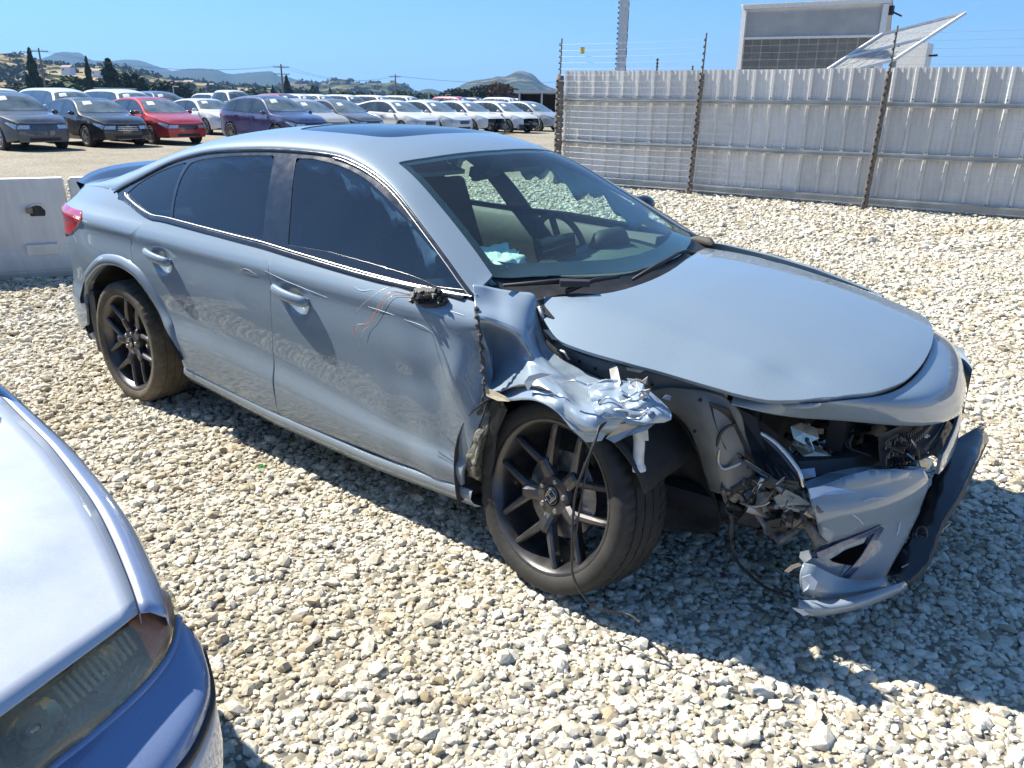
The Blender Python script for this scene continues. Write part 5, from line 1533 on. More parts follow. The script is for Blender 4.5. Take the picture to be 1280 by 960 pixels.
# steering wheel
sw = Matrix.Translation((-.86, .37, .86)) @ Matrix.Rotation(R(-24), 4, 'Y') @ Matrix.Rotation(R(90), 4, 'Y')
bm = bmesh.new()
pts = [sw @ Vector((.185*math.cos(a), .185*math.sin(a), 0)) for a in np.linspace(0, 2*math.pi, 33)]
bm_tube(bm, pts, .016, 8, cap=False); swo = bm_obj('steering_wheel', bm, M['interior'], hero, True)
bm = bmesh.new()
bm_tube(bm, [sw @ Vector((0, 0, .03)), sw @ Vector((0, 0, -.02))], .07, 12)
for a in (R(90), R(-90), R(180)): bm_tube(bm, [sw @ Vector((0, 0, 0)), sw @ Vector((.18*math.cos(a), .18*math.sin(a), 0))], .016, 6)
bm_obj('wheel_boss', bm, M['interior'], swo, True)
def blob(name, c, s, amp, sc, mat, rot=(0, 0, 0), seed=0):
    bm = bmesh.new(); bmesh.ops.create_icosphere(bm, subdivisions=4, radius=1)
    E_ = Euler(rot).to_matrix()
    for v in bm.verts:
        n_ = noise.fractal(v.co*sc+Vector((seed, 0, 0)), 1.0, 2.0, 3)
        d, _ = noise.voronoi(v.co*sc*1.6+Vector((seed, 3, 0)))
        q_ = v.co*(1+amp*n_+amp*(d[1]-d[0]))
        v.co = E_ @ Vector((q_.x*s[0], q_.y*s[1], q_.z*s[2]))+Vector(c)
    return bm_obj(name, bm, mat, hero, True)
# deployed passenger airbag, collapsed on the dashboard, and paper in front of it
blob('airbag', (-.66, -.37, .935), (.10, .17, .045), .45, 1.6, M['airbag_w'], (.1, .1, .5), 2)['label'] = 'collapsed white airbag lying on the dashboard'
pa = [Vector(on_surf(p, lambda P: P[:, 2]-.925, .8, 4.5)) for p in ((652, 345), (690, 318), (702, 332), (662, 357))]
bm = bmesh.new(); f = bm.faces.new([bm.verts.new(v+Vector((0, 0, .012*math.sin(i*2.)))) for i, v in enumerate(pa)]); bmesh.ops.solidify(bm, geom=[f], thickness=.004); bm_obj('dashboard_flap', bm, M['dash'], hero)
# curtain airbag along the right and left rails
for s, seed in ((-1, 4), (1, 9)):
    rows = []
    for k, x in enumerate(np.linspace(-2.3, -.62, 60)):
        zt = float(zw(x))-.03; d = (.085+.035*math.sin(k*.7)+.02*math.sin(k*1.9))*(1.0 if x > -1.35 or s > 0 else .55)
        yw_ = float(Sf(x, zt))-.035
        rows.append([(x, s*(yw_-.01), zt), (x, s*(yw_+.012+.01*math.sin(k*1.3)), zt-d*.35), (x, s*(yw_+.02+.012*math.sin(k*.9)), zt-d*.7), (x, s*(yw_+.005), zt-d), (x, s*(yw_-.03), zt-d*.8)])
    loft('curtain_airbag', rows, M['airbag'], hero)
# seats
def seat(x, y, par=hero):
    bm = bmesh.new()
    bmesh.ops.create_cube(bm, size=1)
    for v in bm.verts: v.co = Vector((v.co.x*.50, v.co.y*.50, v.co.z*.16))
    bmesh.ops.bevel(bm, geom=bm.edges[:], offset=.05, segments=3, profile=.6, affect='EDGES')
    for v in bm.verts: v.co += Vector((x+.25, y, .48))
    st = bm_obj('seat', bm, M['seat'], par, True)
    bm = bmesh.new(); bmesh.ops.create_cube(bm, size=1)
    for v in bm.verts: v.co = Vector((v.co.x*.13, v.co.y*(.50 if v.co.z < 0 else .42), v.co.z*.66))
    bmesh.ops.bevel(bm, geom=bm.edges[:], offset=.05, segments=3, profile=.6, affect='EDGES')
    rm = Matrix.Translation((x-.06, y, .83)) @ Matrix.Rotation(R(-18), 4, 'Y')
    for v in bm.verts: v.co = rm @ v.co
    bm_obj('backrest', bm, M['seat'], st, True)
    bm = bmesh.new(); bmesh.ops.create_cube(bm, size=1)
    for v in bm.verts: v.co = Vector((v.co.x*.10, v.co.y*.26, v.co.z*.17))
    bmesh.ops.bevel(bm, geom=bm.edges[:], offset=.035, segments=3, affect='EDGES')
    rm = Matrix.Translation((x-.185, y, 1.215)) @ Matrix.Rotation(R(-14), 4, 'Y')
    for v in bm.verts: v.co = rm @ v.co
    bm_obj('headrest', bm, M['seat'], st, True)
seat(-1.60, -.36); seat(-1.55, .36); seat(-2.38, -.33); seat(-2.38, .33)
for s in (-1, 1):
    rows = []
    for x in np.linspace(-2.35, -.35, 20):
        rows.append([(x, s*.80, float(np.interp(x, *zb_k))-.01), (x, s*.765, .93), (x, s*.75, .80), (x, s*.78, .60), (x, s*.74, .25)])
    loft('door_trim', rows, M['dash'], hero)
bm = bmesh.new(); bm_box(bm, (-1.35, 0, .62), (.95, .16, .14)); bm_obj('centre_console', bm, M['interior'], hero)
# headlining + inner pillars
rows = [[tuple(top(np.array([x]), np.array([u]))[0]*[1, .965, 1]-np.array([0, 0, .045])) for u in np.linspace(-.93, .93, 15)] for x in np.linspace(-2.4, -1.08, 12)]
loft('headlining', rows, M['dash'], hero)
# parcel shelf / boot mass behind the rear seat
bm = bmesh.new(); bm_box(bm, (-2.95, 0, .92), (.75, 1.25, .06)); bm_obj('parcel_shelf', bm, M['interior'], hero)
# mirror + sun visor + sensor housing behind the glass
bm = bmesh.new(); bm_box(bm, (-1.03, .0, 1.245), (.05, .24, .07), Euler((0, .2, .25))); bmesh.ops.bevel(bm, geom=bm.edges[:], offset=.015, segments=2, affect='EDGES')
bm_obj('rear_view_mirror', bm, M['interior'], hero, True)
bm = bmesh.new(); bm_box(bm, (-.995, 0, 1.30), (.14, .20, .06), Euler((0, .45, 0)), taper=(.8, .6)); bm_obj('sensor_housing', bm, M['interior'], hero)
for y in (.33, -.33):
    bm = bmesh.new(); bm_box(bm, (-1.09, y, 1.27), (.17, .34, .018), Euler((0, .35 if y > 0 else .2, 0))); bm_obj('sun_visor', bm, M['dash'], hero)
# ------------------------------------------------------------------ broken mirror stub with hanging wires on the right front door
stub = [(516, 371), (524, 363), (536, 362), (548, 366), (562, 376), (558, 382), (545, 385), (528, 383), (518, 379)]
def door_pt(px, off=.0):
    P = on_surf(px, gS); n_ = side_n(np.array([P[0]]), np.array([P[2]]))[0]; return P+n_*off
bm = bmesh.new()
a_ = [bm.verts.new(tuple(door_pt(p, .0))) for p in stub]; b_ = [bm.verts.new(tuple(door_pt(p, .022))) for p in stub]
bm.faces.new(b_)
for i in range(len(stub)): bm.faces.new((a_[i], a_[(i+1) % len(stub)], b_[(i+1) % len(stub)], b_[i]))
bmesh.ops.recalc_face_normals(bm, faces=bm.faces[:])
mst = bm_obj('mirror_stub', bm, M['plastic'], hero); mst['label'] = 'broken black mirror base with torn wires'
bm = bmesh.new(); r5 = random.Random(5)
for k in range(34):
    p = (r5.uniform(519, 557), r5.uniform(364, 381)); c = door_pt(p, r5.uniform(.02, .045))
    bm_box(bm, c, (r5.uniform(.006, .022), r5.uniform(.006, .02), r5.uniform(.004, .014)), Euler((r5.uniform(-1, 1), r5.uniform(-1, 1), r5.uniform(-1, 1))))
bm_obj('broken_plastic', bm, M['plastic'], mst)
bm = bmesh.new()
for k in range(12):
    p = (r5.uniform(524, 555), r5.uniform(366, 380)); c = door_pt(p, r5.uniform(.035, .05)); bm_box(bm, c, (r5.uniform(.004, .010), .004, r5.uniform(.004, .009)), Euler((r5.uniform(-1, 1), 0, r5.uniform(-1, 1))))
bm_obj('metal_bits', bm, M['bright'], mst)
for pts, m in (([(520, 370, .03), (500, 371, .07), (480, 378, .09), (462, 386, .07)], 'steel'), ([(519, 374, .03), (505, 378, .08), (488, 392, .10), (472, 405, .09), (459, 415, .07)], 'orange'),
               ([(519, 375, .03), (507, 380, .08), (492, 394, .10), (477, 412, .09), (467, 430, .07)], 'steel'), ([(519, 377, .03), (509, 381, .07), (497, 396, .09), (484, 412, .08), (475, 424, .06)], 'plastic'),
               ([(518, 373, .03), (503, 377, .08), (486, 391, .10), (470, 403, .09), (459, 414, .07)], 'steel')):
    P = cr([door_pt((a, b), o) for a, b, o in pts], 6); bm = bmesh.new(); bm_tube(bm, [Vector(p) for p in P], .0011, 5); bm_obj('torn_wire', bm, M[m], mst, True)
# scuffs and scratches on the door and wheel-arch (thin pale paint scrapes lying on the skin)
for pts in ([(460, 383), (476, 388), (500, 396)], [(330, 338), (360, 352), (410, 372)], [(505, 399), (530, 408), (548, 422)], [(443, 358), (452, 363), (468, 362)], [(560, 388), (580, 394)], [(300, 338), (308, 336), (322, 344)]):
    P = cr([door_pt(p, .0012) for p in pts], 5); bm = bmesh.new(); n_ = len(P)
    bm_tube(bm, [Vector(p) for p in P], [.0005*math.sin(math.pi*(i+.5)/n_)+.00015 for i in range(n_)], 4); bm_obj('scratch', bm, M['bright_paint'], hero)
# ================================================================== SILVER CAR, bottom left corner (only its nose is in the picture)
silver = thing('parked_car', 'pale silver-blue older car with hazy headlamp at the bottom left corner', 'car', (0, 0, 0))
YC = -2.93
def gz(rows, sub=5):
    G = np.array([[onZ((p[0], p[1]), p[2]) for p in r] for r in rows])
    A_ = np.array([cr(r, sub) for r in G])
    return np.array([cr(A_[:, j], sub) for j in range(A_.shape[1])]).transpose(1, 0, 2)
def mirror_y(G): H = G.copy(); H[..., 1] = 2*YC-H[..., 1]; return H
def gput(name, G, mat, th=0.003, flip=False, both=True):
    o = loft(name, G, mat, silver, flip=flip); o.modifiers.new('thickness', 'SOLIDIFY').thickness = th
    if both: loft(name, mirror_y(G), mat, silver, flip=not flip).modifiers.new('thickness', 'SOLIDIFY').thickness = th
    return o
def sz(x): return float(np.interp(x, [-1.3, -1.0, -.6, -.2, .05, .2, .32], [.935, .91, .865, .80, .745, .705, .665]))
# seam between bonnet and wing, and bonnet leading edge, read off the bonnet surface
def gSil(P):
    a = np.abs(P[:, 1]-YC); x = P[:, 0]
    z = np.interp(x, [-1.3, -1.0, -.6, -.2, .05, .2, .32], [.955, .93, .885, .82, .765, .725, .685])-.05*(a/.75)**2
    return P[:, 2]-z
seam = cr([on_surf(p, gSil, .5, 4) for p in ((0, 497), (30, 527), (60, 557), (90, 595), (115, 630), (135, 668), (152, 708), (166, 745), (172, 768))], 4)
lead = cr([on_surf(p, gSil, .5, 4) for p in ((172, 768), (140, 793), (100, 823), (50, 860), (0, 897), (-60, 940), (-130, 985))], 4)
# extend seam rearwards
back = np.array([[-1.25, seam[0][1]-.02, .93], [-1.05, seam[0][1]-.01, .905]])
seam_f = np.vstack([back, seam])
lc = np.array([[lead[-1][0]+.02, YC, lead[-1][2]+.01]])
lead_f = np.vstack([lead, lc])
rows = []
nS = 40
S_ = rs(seam_f, nS); 
for i in range(nS):
    # rows across: from seam point to centreline; last rows follow the leading edge
    p = S_[i]
    x = p[0]
    c = np.array([x+.16*(i/(nS-1)), YC, p[2]+.045])
    row = []
    for t in np.linspace(0, 1, 22):
        q_ = p*(1-t)+c*t; q_[2] = p[2]+.045*(1-(1-t)**2.2)
        row.append(q_)
    rows.append(row)
# blend to the real leading edge
E_ = rs(lead_f, 22)
rows[-1] = [tuple(v) for v in E_]
for k in range(2, 9):
    w_ = (1-(k-1)/8.0)**1.6
    rows[-k] = [tuple(np.array(rows[-k][j])*(1-w_)+(E_[j]+(np.array(rows[-k][j])-np.array(rows[-k][0]))*0+(S_[-k]-S_[-1])*1.0)*w_) for j in range(22)]
gput('bonnet', np.array(rows), M['silver'], .004, flip=True)
# wing: from the seam, over the shoulder, down the side
wr = []
Sw = rs(seam_f, 46)
Wd = np.interp(np.linspace(0, 1, 46), [0, .5, .8, .93, 1], [.040, .050, .056, .050, .040])
for i in range(46):
    p = Sw[i]+[0, .005, -.001]; w_ = Wd[i]; x = p[0]; kd = float(np.interp(i, [0, 36, 45], [1, 1, .0]))
    wr.append([p+[0, 0, -.02], p, p+[.004*(i/45), w_*.35, -.004], p+[.006*(i/45), w_*.70, -.018], p+[.008*(i/45), w_*.93, -.026-.025*kd], p+[.008*(i/45), w_*(.95+.05*kd), -.035-.065*kd], p+[.008*(i/45), w_*(.96+.07*kd), -.038-.162*kd], p+[0.008*(i/45), w_*(.95+.05*kd), -.04-.30*kd]])
gput('wing', np.array(wr), M['silver_clean'], .003, flip=False)
# headlamp
lamp_rows = [[(-80, 955, .675), (0, 899, .680), (50, 863, .685), (100, 826, .688), (150, 790, .690), (187, 757, .690), (203, 735, .685)],
             [(-50, 980, .655), (22, 922, .660), (72, 884, .665), (120, 845, .668), (165, 806, .670), (200, 768, .672), (214, 742, .672)],
             [(-10, 1010, .625), (45, 950, .630), (92, 908, .635), (137, 868, .638), (178, 830, .642), (209, 790, .650), (219, 758, .655)],
             [(10, 1022, .60), (62, 964, .60), (107, 925, .605), (151, 886, .61), (190, 846, .615), (214, 810, .625), (222, 777, .635)]]
GL = gz(lamp_rows, 6)
gput('headlamp_lens', GL, M['lens'], .004)
# inside of the lamp: housing, reflector bowls with flutes, amber section
_tv = np.linspace(0, 1, GL.shape[0])[:, None, None]; _tu = np.linspace(0, 1, GL.shape[1])[None, :, None]
GI = GL+np.array([-.050, -.015, -.02])*(np.sin(np.pi*np.clip(_tv*.94+.03, 0, 1))**.5)*(np.clip((1-_tu)*8, .05, 1))+np.array([-.003, -.001, -.001])
gput('lamp_housing', GI, M['lamp_inner'], .002)
hsub = GL.shape[1]
def sub_patch(name, j0, j1, off, mat, fl=0.0, r0=0, r1=None):
    P = GL[r0:(r1 or GL.shape[0]), j0:j1].copy()
    jj = np.arange(P.shape[1])
    P = P+np.array(off)+np.array([1, .3, .2])*(fl*np.sin(jj*2.2))[None, :, None]
    gput(name, P, mat, .002)
sub_patch('turn_signal', 26, 37, (-.010, -.003, -.004), M['amber'])
for jc, rad in ((20, 34), (9, 36)):
    c = GL[9, jc]+np.array([-.035, -.012, -.012])
    bm = bmesh.new(); nrm = Vector((.62, .35, .62)).normalized(); q0 = nrm.to_track_quat('Z', 'Y').to_matrix().to_4x4()
    prof = [(.000, .012), (.004, .030), (.014, .046), (.026, .056)]
    rings = []
    for a_, r_ in prof:
        ring = [bm.verts.new(Matrix.Translation(c) @ q0 @ Vector((r_*(1+.05*(k % 2))*math.cos(2*math.pi*k/40), r_*.8*(1+.05*(k % 2))*math.sin(2*math.pi*k/40), a_-.02))) for k in range(40)]
        rings.append(ring)
    bm.faces.new(rings[0])
    for i in range(3):
        for k in range(40): bm.faces.new((rings[i][k], rings[i][(k+1) % 40], rings[i+1][(k+1) % 40], rings[i+1][k]))
    bm_obj('lamp_reflector', bm, M['reflector'], silver, True)
    bm = bmesh.new()
    bm_tube(bm, [c+nrm*-.015, c+nrm*.02], [.009, .006], 10); bm_obj('bulb', bm, M['chrome'], silver, True)
for j in range(14, 26):
    a = GL[2, j]+np.array([-.014, -.004, -.006]); b_ = GL[9, j]+np.array([-.014, -.004, -.006])
    bm = bmesh.new(); bm_tube(bm, [a, b_], .0030, 5); bm_obj('lens_flute', bm, M['flute'], silver)
# bumper
brow = [[(8, 1024, .597), (60, 967, .597), (108, 928, .60), (153, 889, .605), (192, 849, .61), (217, 811, .62), (223, 774, .635)],
        [(30, 1050, .590), (84, 990, .590), (132, 950, .592), (176, 908, .595), (213, 864, .60), (234, 824, .61), (233, 785, .622)],
        [(70, 1085, .57), (124, 1020, .57), (176, 974, .57), (218, 926, .575), (247, 882, .58), (256, 842, .585), (246, 800, .60)],
        [(90, 1098, .55), (146, 1030, .55), (196, 985, .55), (236, 937, .55), (257, 888, .555), (261, 855, .56), (251, 812, .58)]]
gput('front_bumper', gz(brow, 6), M['silver_blue'], .004)
GB = gz(brow, 6)[-1]
def drop(P, dz, out=0.0): Q = P.copy(); Q[:, 2] -= dz; Q[:, 0] += out; Q[:, 1] += out*.6; return Q
gput('bumper_moulding', np.array([drop(GB, .000, .0), drop(GB, .006, .006), drop(GB, .014, .006), drop(GB, .018, 0)]), M['plastic'], .004)
gput('bumper_lower', np.array([drop(GB, .018, -.002), drop(GB, .05, .004), drop(GB, .12, .006), drop(GB, .20, .0), drop(GB, .30, -.03), drop(GB, .36, -.07)]), M['silver'], .004)
GT = gz(brow, 6)[0]
gput('headlamp_trim', np.array([drop(GT, -.008, -.004), drop(GT, -.010, .003), drop(GT, -.003, .006), drop(GT, .004, .004)]), M['silver_blue'], .002)
for sg in (1, -1):
    Pm = S_.copy(); Pm[:, 1] = Pm[:, 1] if sg > 0 else 2*YC-Pm[:, 1]
    bm = bmesh.new(); bm_tube(bm, [Vector(p)+Vector((0, .001*sg, .0015)) for p in Pm], .0022, 5); bm_obj('bonnet_seam', bm, M['rubber'], silver)
# ================================================================== generic parked cars (built from their own side/top surfaces)
for nm, col in (('charcoal', (.045, .055, .075)), ('black', (.010, .011, .014)), ('red', (.42, .016, .022)), ('navy', (.02, .035, .12)), ('white', (.68, .69, .69)), ('silverp', (.34, .36, .38)), ('grey', (.10, .11, .12)), ('dblue', (.03, .06, .14)), ('maroon', (.16, .02, .03)), ('beige', (.45, .42, .36))):
    M['p_'+nm] = car_paint('paint_'+nm, col, metal=0.2 if nm != 'white' else 0.0, rough=.38, dust=.22)
M['bgglass'] = simple('parked_car_glass', (.03, .038, .04), .06, 0, 0.8, var=.5, vscale=2.5)
M['bgws'] = simple('parked_car_windscreen', (.14, .17, .165), .08, 0, 1.0, var=.45, vscale=3)
M['bglamp'] = simple('clear_lamp', (.45, .47, .50), .12, .3, 1.0, var=.4, vscale=25)
M['alloy'] = simple('silver_alloy', (.45, .45, .46), .35, .8)

STY = {  # xf/xr: nose & tail (front axle at 0); belt, waist z ; zc knots; w half width
 'sedan': dict(wb=2.75, xf=.86, xr=-3.80, w=.90, r=.325, belt=[(-3.8, .98), (-2.6, .97), (-.35, .92), (.3, .85), (.86, .66)],
    zc=[(-3.8, .95), (-3.7, 1.07), (-3.2, 1.10), (-2.45, 1.36), (-1.9, 1.44), (-1.3, 1.44), (-.9, 1.37), (-.12, .98), (.4, .90), (.7, .82), (.86, .70)],
    dlo=[(-3.05, 1.03), (-2.5, 1.26), (-1.9, 1.345), (-1.3, 1.34), (-.9, 1.24), (-.42, .95)], bp=-1.50, cp=-2.45, head=-.93, cowl=-.22, rt=-2.45, rb=-3.2),
 'hatch': dict(wb=2.65, xf=.84, xr=-3.45, w=.90, r=.335, belt=[(-3.45, 1.08), (-2.6, 1.04), (-.35, .96), (.3, .90), (.84, .72)],
    zc=[(-3.45, 1.05), (-3.35, 1.15), (-3.0, 1.42), (-2.6, 1.54), (-1.9, 1.585), (-1.3, 1.57), (-.9, 1.49), (-.15, 1.04), (.4, .95), (.7, .87), (.84, .76)],
    dlo=[(-3.15, 1.12), (-2.95, 1.30), (-2.4, 1.44), (-1.7, 1.48), (-1.3, 1.46), (-.95, 1.37), (-.40, 1.0)], bp=-1.45, cp=-2.35, head=-.95, cowl=-.25, rt=-2.95, rb=-3.4),
 'suv': dict(wb=2.78, xf=.88, xr=-3.80, w=.94, r=.36, belt=[(-3.8, 1.10), (-2.6, 1.08), (-.35, 1.04), (.3, .98), (.88, .80)],
    zc=[(-3.8, 1.10), (-3.72, 1.30), (-3.5, 1.62), (-3.0, 1.71), (-1.9, 1.73), (-1.3, 1.71), (-.95, 1.63), (-.2, 1.14), (.4, 1.06), (.72, .98), (.88, .84)],
    dlo=[(-3.62, 1.16), (-3.45, 1.45), (-2.9, 1.60), (-1.9, 1.62), (-1.35, 1.60), (-1.0, 1.50), (-.42, 1.08)], bp=-1.50, cp=-2.45, head=-.98, cowl=-.3, rt=-3.5, rb=-3.78),
 'van': dict(wb=3.0, xf=.90, xr=-4.2, w=.98, r=.35, belt=[(-4.2, 1.08), (-2.6, 1.06), (-.2, 1.02), (.4, .95), (.90, .78)],
    zc=[(-4.2, 1.15), (-4.12, 1.5), (-3.95, 1.72), (-3.0, 1.77), (-1.6, 1.77), (-1.0, 1.70), (-.65, 1.60), (.12, 1.10), (.5, 1.02), (.75, .95), (.90, .82)],
    dlo=[(-4.0, 1.15), (-3.9, 1.5), (-3.2, 1.64), (-1.9, 1.66), (-1.1, 1.62), (-.75, 1.50), (-.12, 1.06)], bp=-1.2, cp=-2.45, head=-.72, cowl=0.0, rt=-3.95, rb=-4.18),
 'prius': dict(wb=2.70, xf=.86, xr=-3.65, w=.875, r=.31, belt=[(-3.65, 1.05), (-2.6, 1.00), (-.35, .93), (.3, .84), (.86, .66)],
    zc=[(-3.65, 1.0), (-3.6, 1.14), (-3.3, 1.25), (-2.4, 1.44), (-1.7, 1.49), (-1.3, 1.475), (-.9, 1.38), (-.0, .95), (.4, .87), (.7, .79), (.86, .68)],
    dlo=[(-3.25, 1.08), (-2.9, 1.22), (-2.2, 1.37), (-1.6, 1.40), (-1.2, 1.37), (-.8, 1.24), (-.30, .95)], bp=-1.45, cp=-2.35, head=-.93, cowl=-.1, rt=-3.2, rb=-3.58),
}
class Car:
    def __init__(s, p):
        s.p = p; w = p['w']
        s.xg = np.linspace(p['xr'], p['xf'], 140)
        k = np.array(sorted(p['belt'])); s.zb = np.interp(s.xg, k[:, 0], k[:, 1])
        k = np.array(sorted(p['zc'])); s.zc = pchip(k[:, 0], k[:, 1], s.xg)
        d = np.array(sorted(p['dlo'])); dc = cr(d, 6)
        s.dlo = dc
        zr = np.interp(s.xg, dc[:, 0], dc[:, 1])+.045
        zr = np.where((s.xg < dc[0, 0]-.0) | (s.xg > dc[-1, 0]), s.zb+.02, zr)
        zr = np.convolve(np.pad(zr, 3, 'edge'), np.ones(7)/7, 'valid')
        s.zr = np.minimum(zr, s.zc-.012)
    def Z(s, a, x): return np.interp(x, s.xg, a)
    def S(s, x, z):
        p = s.p; x = np.asarray(x, float); z = np.asarray(z, float); zb = s.Z(s.zb, x)
        zz = np.minimum(z, zb)
        v = p['w']-.05*np.clip((.42-zz)/.25, 0, 1)**1.5-.012*np.clip((zz-.42)/.2, 0, 1)*np.clip((zb-.15-zz)/.1, 0, 1)-.055*np.clip((zz-(zb-.12))/.12, 0, 1)
        h = np.maximum(z-zb, 0); v = v-.40*h-.28*h*h
        uf = np.maximum(x-(p['xf']-.75), 0); ur = np.maximum((p['xr']+.75)-x, 0)
        return v-.04*uf-.36*uf**2.2-.03*ur-.25*ur**2.2
    def side(s, x, z): x = np.asarray(x, float); z = np.asarray(z, float); return np.stack([x, -s.S(x, z), z], -1)
    def side_n(s, x, z):
        e = .004; a = (s.S(x+e, z)-s.S(x-e, z))/(2*e); b_ = (s.S(x, z+e)-s.S(x, z-e))/(2*e)
        n = np.stack([-a, -np.ones_like(a), -b_], -1); return n/np.linalg.norm(n, axis=-1, keepdims=True)
    def top(s, x, u):
        x = np.asarray(x, float); u = np.asarray(u, float); zr = s.Z(s.zr, x); w = s.S(x, zr); h = np.maximum(s.Z(s.zc, x)-zr, .005)
        ph = u*math.pi/2
        return np.stack([x, np.sign(u)*np.abs(np.sin(ph))**.85*w, zr+h*np.abs(np.cos(ph))**1.2], -1)
    def top_n(s, x, u):
        e = 2e-3; u = np.clip(u, -.99, .99)
        n = np.cross(s.top(x+e, u)-s.top(x-e, u), s.top(x, u+e*3)-s.top(x, u-e*3)); n = n/np.maximum(np.linalg.norm(n, axis=-1, keepdims=True), 1e-9)
        return np.where(n[..., 2:3] < 0, -n, n)
_wcache = {}
def simple_wheel(r, detail):
    key = (r, detail)
    if key in _wcache: return _wcache[key]
    bm = bmesh.new(); bm_lathe(bm, [(-.09, r*.69), (-.105, r*.80), (-.10, r*.93), (-.085, r), (.085, r), (.10, r*.93), (.09, r*.69)], 28)
    bmesh.ops.recalc_face_normals(bm, faces=bm.faces[:]); mt = bpy.data.meshes.new('tyre'); bm.to_mesh(mt); bm.free(); mt.materials.append(M['tyre']); mt.polygons.foreach_set('use_smooth', [True]*len(mt.polygons)); mt.set_sharp_from_angle(angle=R(40))
    bm = bmesh.new()
    rr = bm_lathe(bm, [(-.095, r*.70), (-.100, r*.67), (-.04, r*.62), (.05, r*.62)], 28)
    rr2 = bm_lathe(bm, [(-.045, r*.18), (-.085, r*.16), (-.088, r*.10)], 16); bm.faces.new(rr2[-1])
    ns = 10 if detail else 7
    for k in range(ns):
        a = 2*math.pi*k/ns+(R(9) if detail and k % 2 else 0)
        c = Vector((r*.40*math.cos(a), -.080, r*.40*math.sin(a))); bm_box(bm, c, (r*.52, .018, r*.085), Euler((0, -a, 0)))
    bmesh.ops.recalc_face_normals(bm, faces=bm.faces[:]); mr_ = bpy.data.meshes.new('rim'); bm.to_mesh(mr_); bm.free(); mr_.materials.append(M['alloy'])
    bm = bmesh.new(); rr = bm_lathe(bm, [(-.03, r*.60), (-.029, .02)], 20); me3 = bpy.data.meshes.new('brake_shadow'); bm.to_mesh(me3); bm.free(); me3.materials.append(M['underbonnet'])  # dark disc behind the spokes, the wheel's inner shade put into its colour
    _wcache[key] = (mt, mr_, me3); return _wcache[key]
def build_car(name, style, paint, label, group=None, detail=1, xcut=None, lamps=True, glass=None, badge=None, front_dmg=False, nodlo=False):
    p = STY[style]; c = Car(p); root = thing(name, label, 'car' if name not in ('pickup_truck', 'minivan') else {'pickup_truck': 'pickup truck', 'minivan': 'van'}[name], group=group)
    r = p['r']; st = .07 if detail else .12; ra = r+.055
    P = lambda nm, f, nf, o, mat, **k: panel(nm, f, nf, np.array(o), k.pop('step', st), mat, root, **k)
    xf, xr = p['xf'], p['xr']; xe = xf-.02
    def arch_pts(cx): return [(cx+ra*math.cos(a), r+ra*math.sin(a)) for a in np.linspace(math.pi+.28, -.28, 18)]
    zlo = .22
    xs_top = np.linspace(xr+.03, min(xe, xcut or 9), 40)
    fr_end = [(xe, .30), (xe+.0, .5), (xe, float(c.Z(c.zr, xe)))] if xcut is None else [(xcut, .3), (xcut, float(c.Z(c.zr, xcut)))]
    out = [(xr+.10, .30)]+[(-p['wb']-ra-.1, zlo)]+[q_ for q_ in arch_pts(-p['wb'])]+[(-p['wb']+ra+.1, zlo)]
    if xcut is None: out += [(-ra-.1, zlo)]+arch_pts(0)+[(ra+.08, .25)]
    else: out += [(xcut, zlo)]
    out += fr_end+[(x, float(c.Z(c.zr, x))) for x in xs_top[::-1]]
    dl = [q_ for q_ in c.dlo]; x0, x1 = c.dlo[0, 0], c.dlo[-1, 0]
    lo = [(x, float(c.Z(c.zb, x))+.015) for x in np.linspace(x1-.02, x0+.06, 12)]
    dlo = np.array([tuple(q_) for q_ in dl]+lo)
    for sg in (1, -1):
        P('body_side', c.side, c.side_n, out, paint, ysign=sg, flange=.05)
        if nodlo: continue
        # side windows: front, rear, quarter, separated by pillars
        up = lambda x: float(np.interp(x, c.dlo[:, 0], c.dlo[:, 1]))-.012
        low = lambda x: float(c.Z(c.zb, x))+.02
        P('window_surround', c.side, c.side_n, dlo, M['trim'], ysign=sg, off=.003, flange=0)
        for a, b_ in ((x1-.10, p['bp']+.03), (p['bp']-.03, p['cp']+.03), (p['cp']-.03, x0+.10)):
            if up(b_)-low(b_) < .03 and up(a)-low(a) < .03: continue
            xx = np.linspace(a, b_, 8)
            o = [(x, max(low(x)+.012, up(x)-.012)) for x in xx]+[(x, low(x)+.012) for x in xx[::-1]]
            P('side_window', c.side, c.side_n, o, glass or M['bgglass'], ysign=sg, off=.006, flange=0)
    xt = min(xe, xcut or 9)
    topo = [(xr+.03, -1), (xr+.03, 0), (xr+.03, 1)]+[(x, 1) for x in np.linspace(xr+.1, xt, 30)]+[(xt, 0), (xt, -1)]+[(x, -1) for x in np.linspace(xt, xr+.1, 30)]
    P('roof_and_bonnet', c.top, c.top_n, topo, paint, flange=0, step=.09)
    ws = [(p['head'], u) for u in np.linspace(-.68, .68, 7)]+[(p['cowl']-.22*abs(u/.72)**2, u) for u in np.linspace(.72, -.72, 9)]
    P('windscreen', c.top, c.top_n, ws, M['bgws'], off=.006, flange=0)
    if detail or style != 'pick':
        hx_, cx_ = p['head'], p['cowl']; x0_, x1_ = hx_+(cx_-hx_)*.16, hx_+(cx_-hx_)*.42
        P('sticker', c.top, c.top_n, [(x0_, -.42), (x1_, -.44), (x1_, -.16), (x0_, -.16)], M['sticker'], off=.009, flange=0, step=.05)
    rw = [(p['rt'], u) for u in np.linspace(-.66, .66, 7)]+[(p['rb']+.05*abs(u)**2, u) for u in np.linspace(.68, -.68, 7)]
    P('rear_window', c.top, c.top_n, rw, M['bgglass'], off=.006, flange=0)
    # tail
    rows = []
    ztop_r = float(c.Z(c.zc, xr+.03))
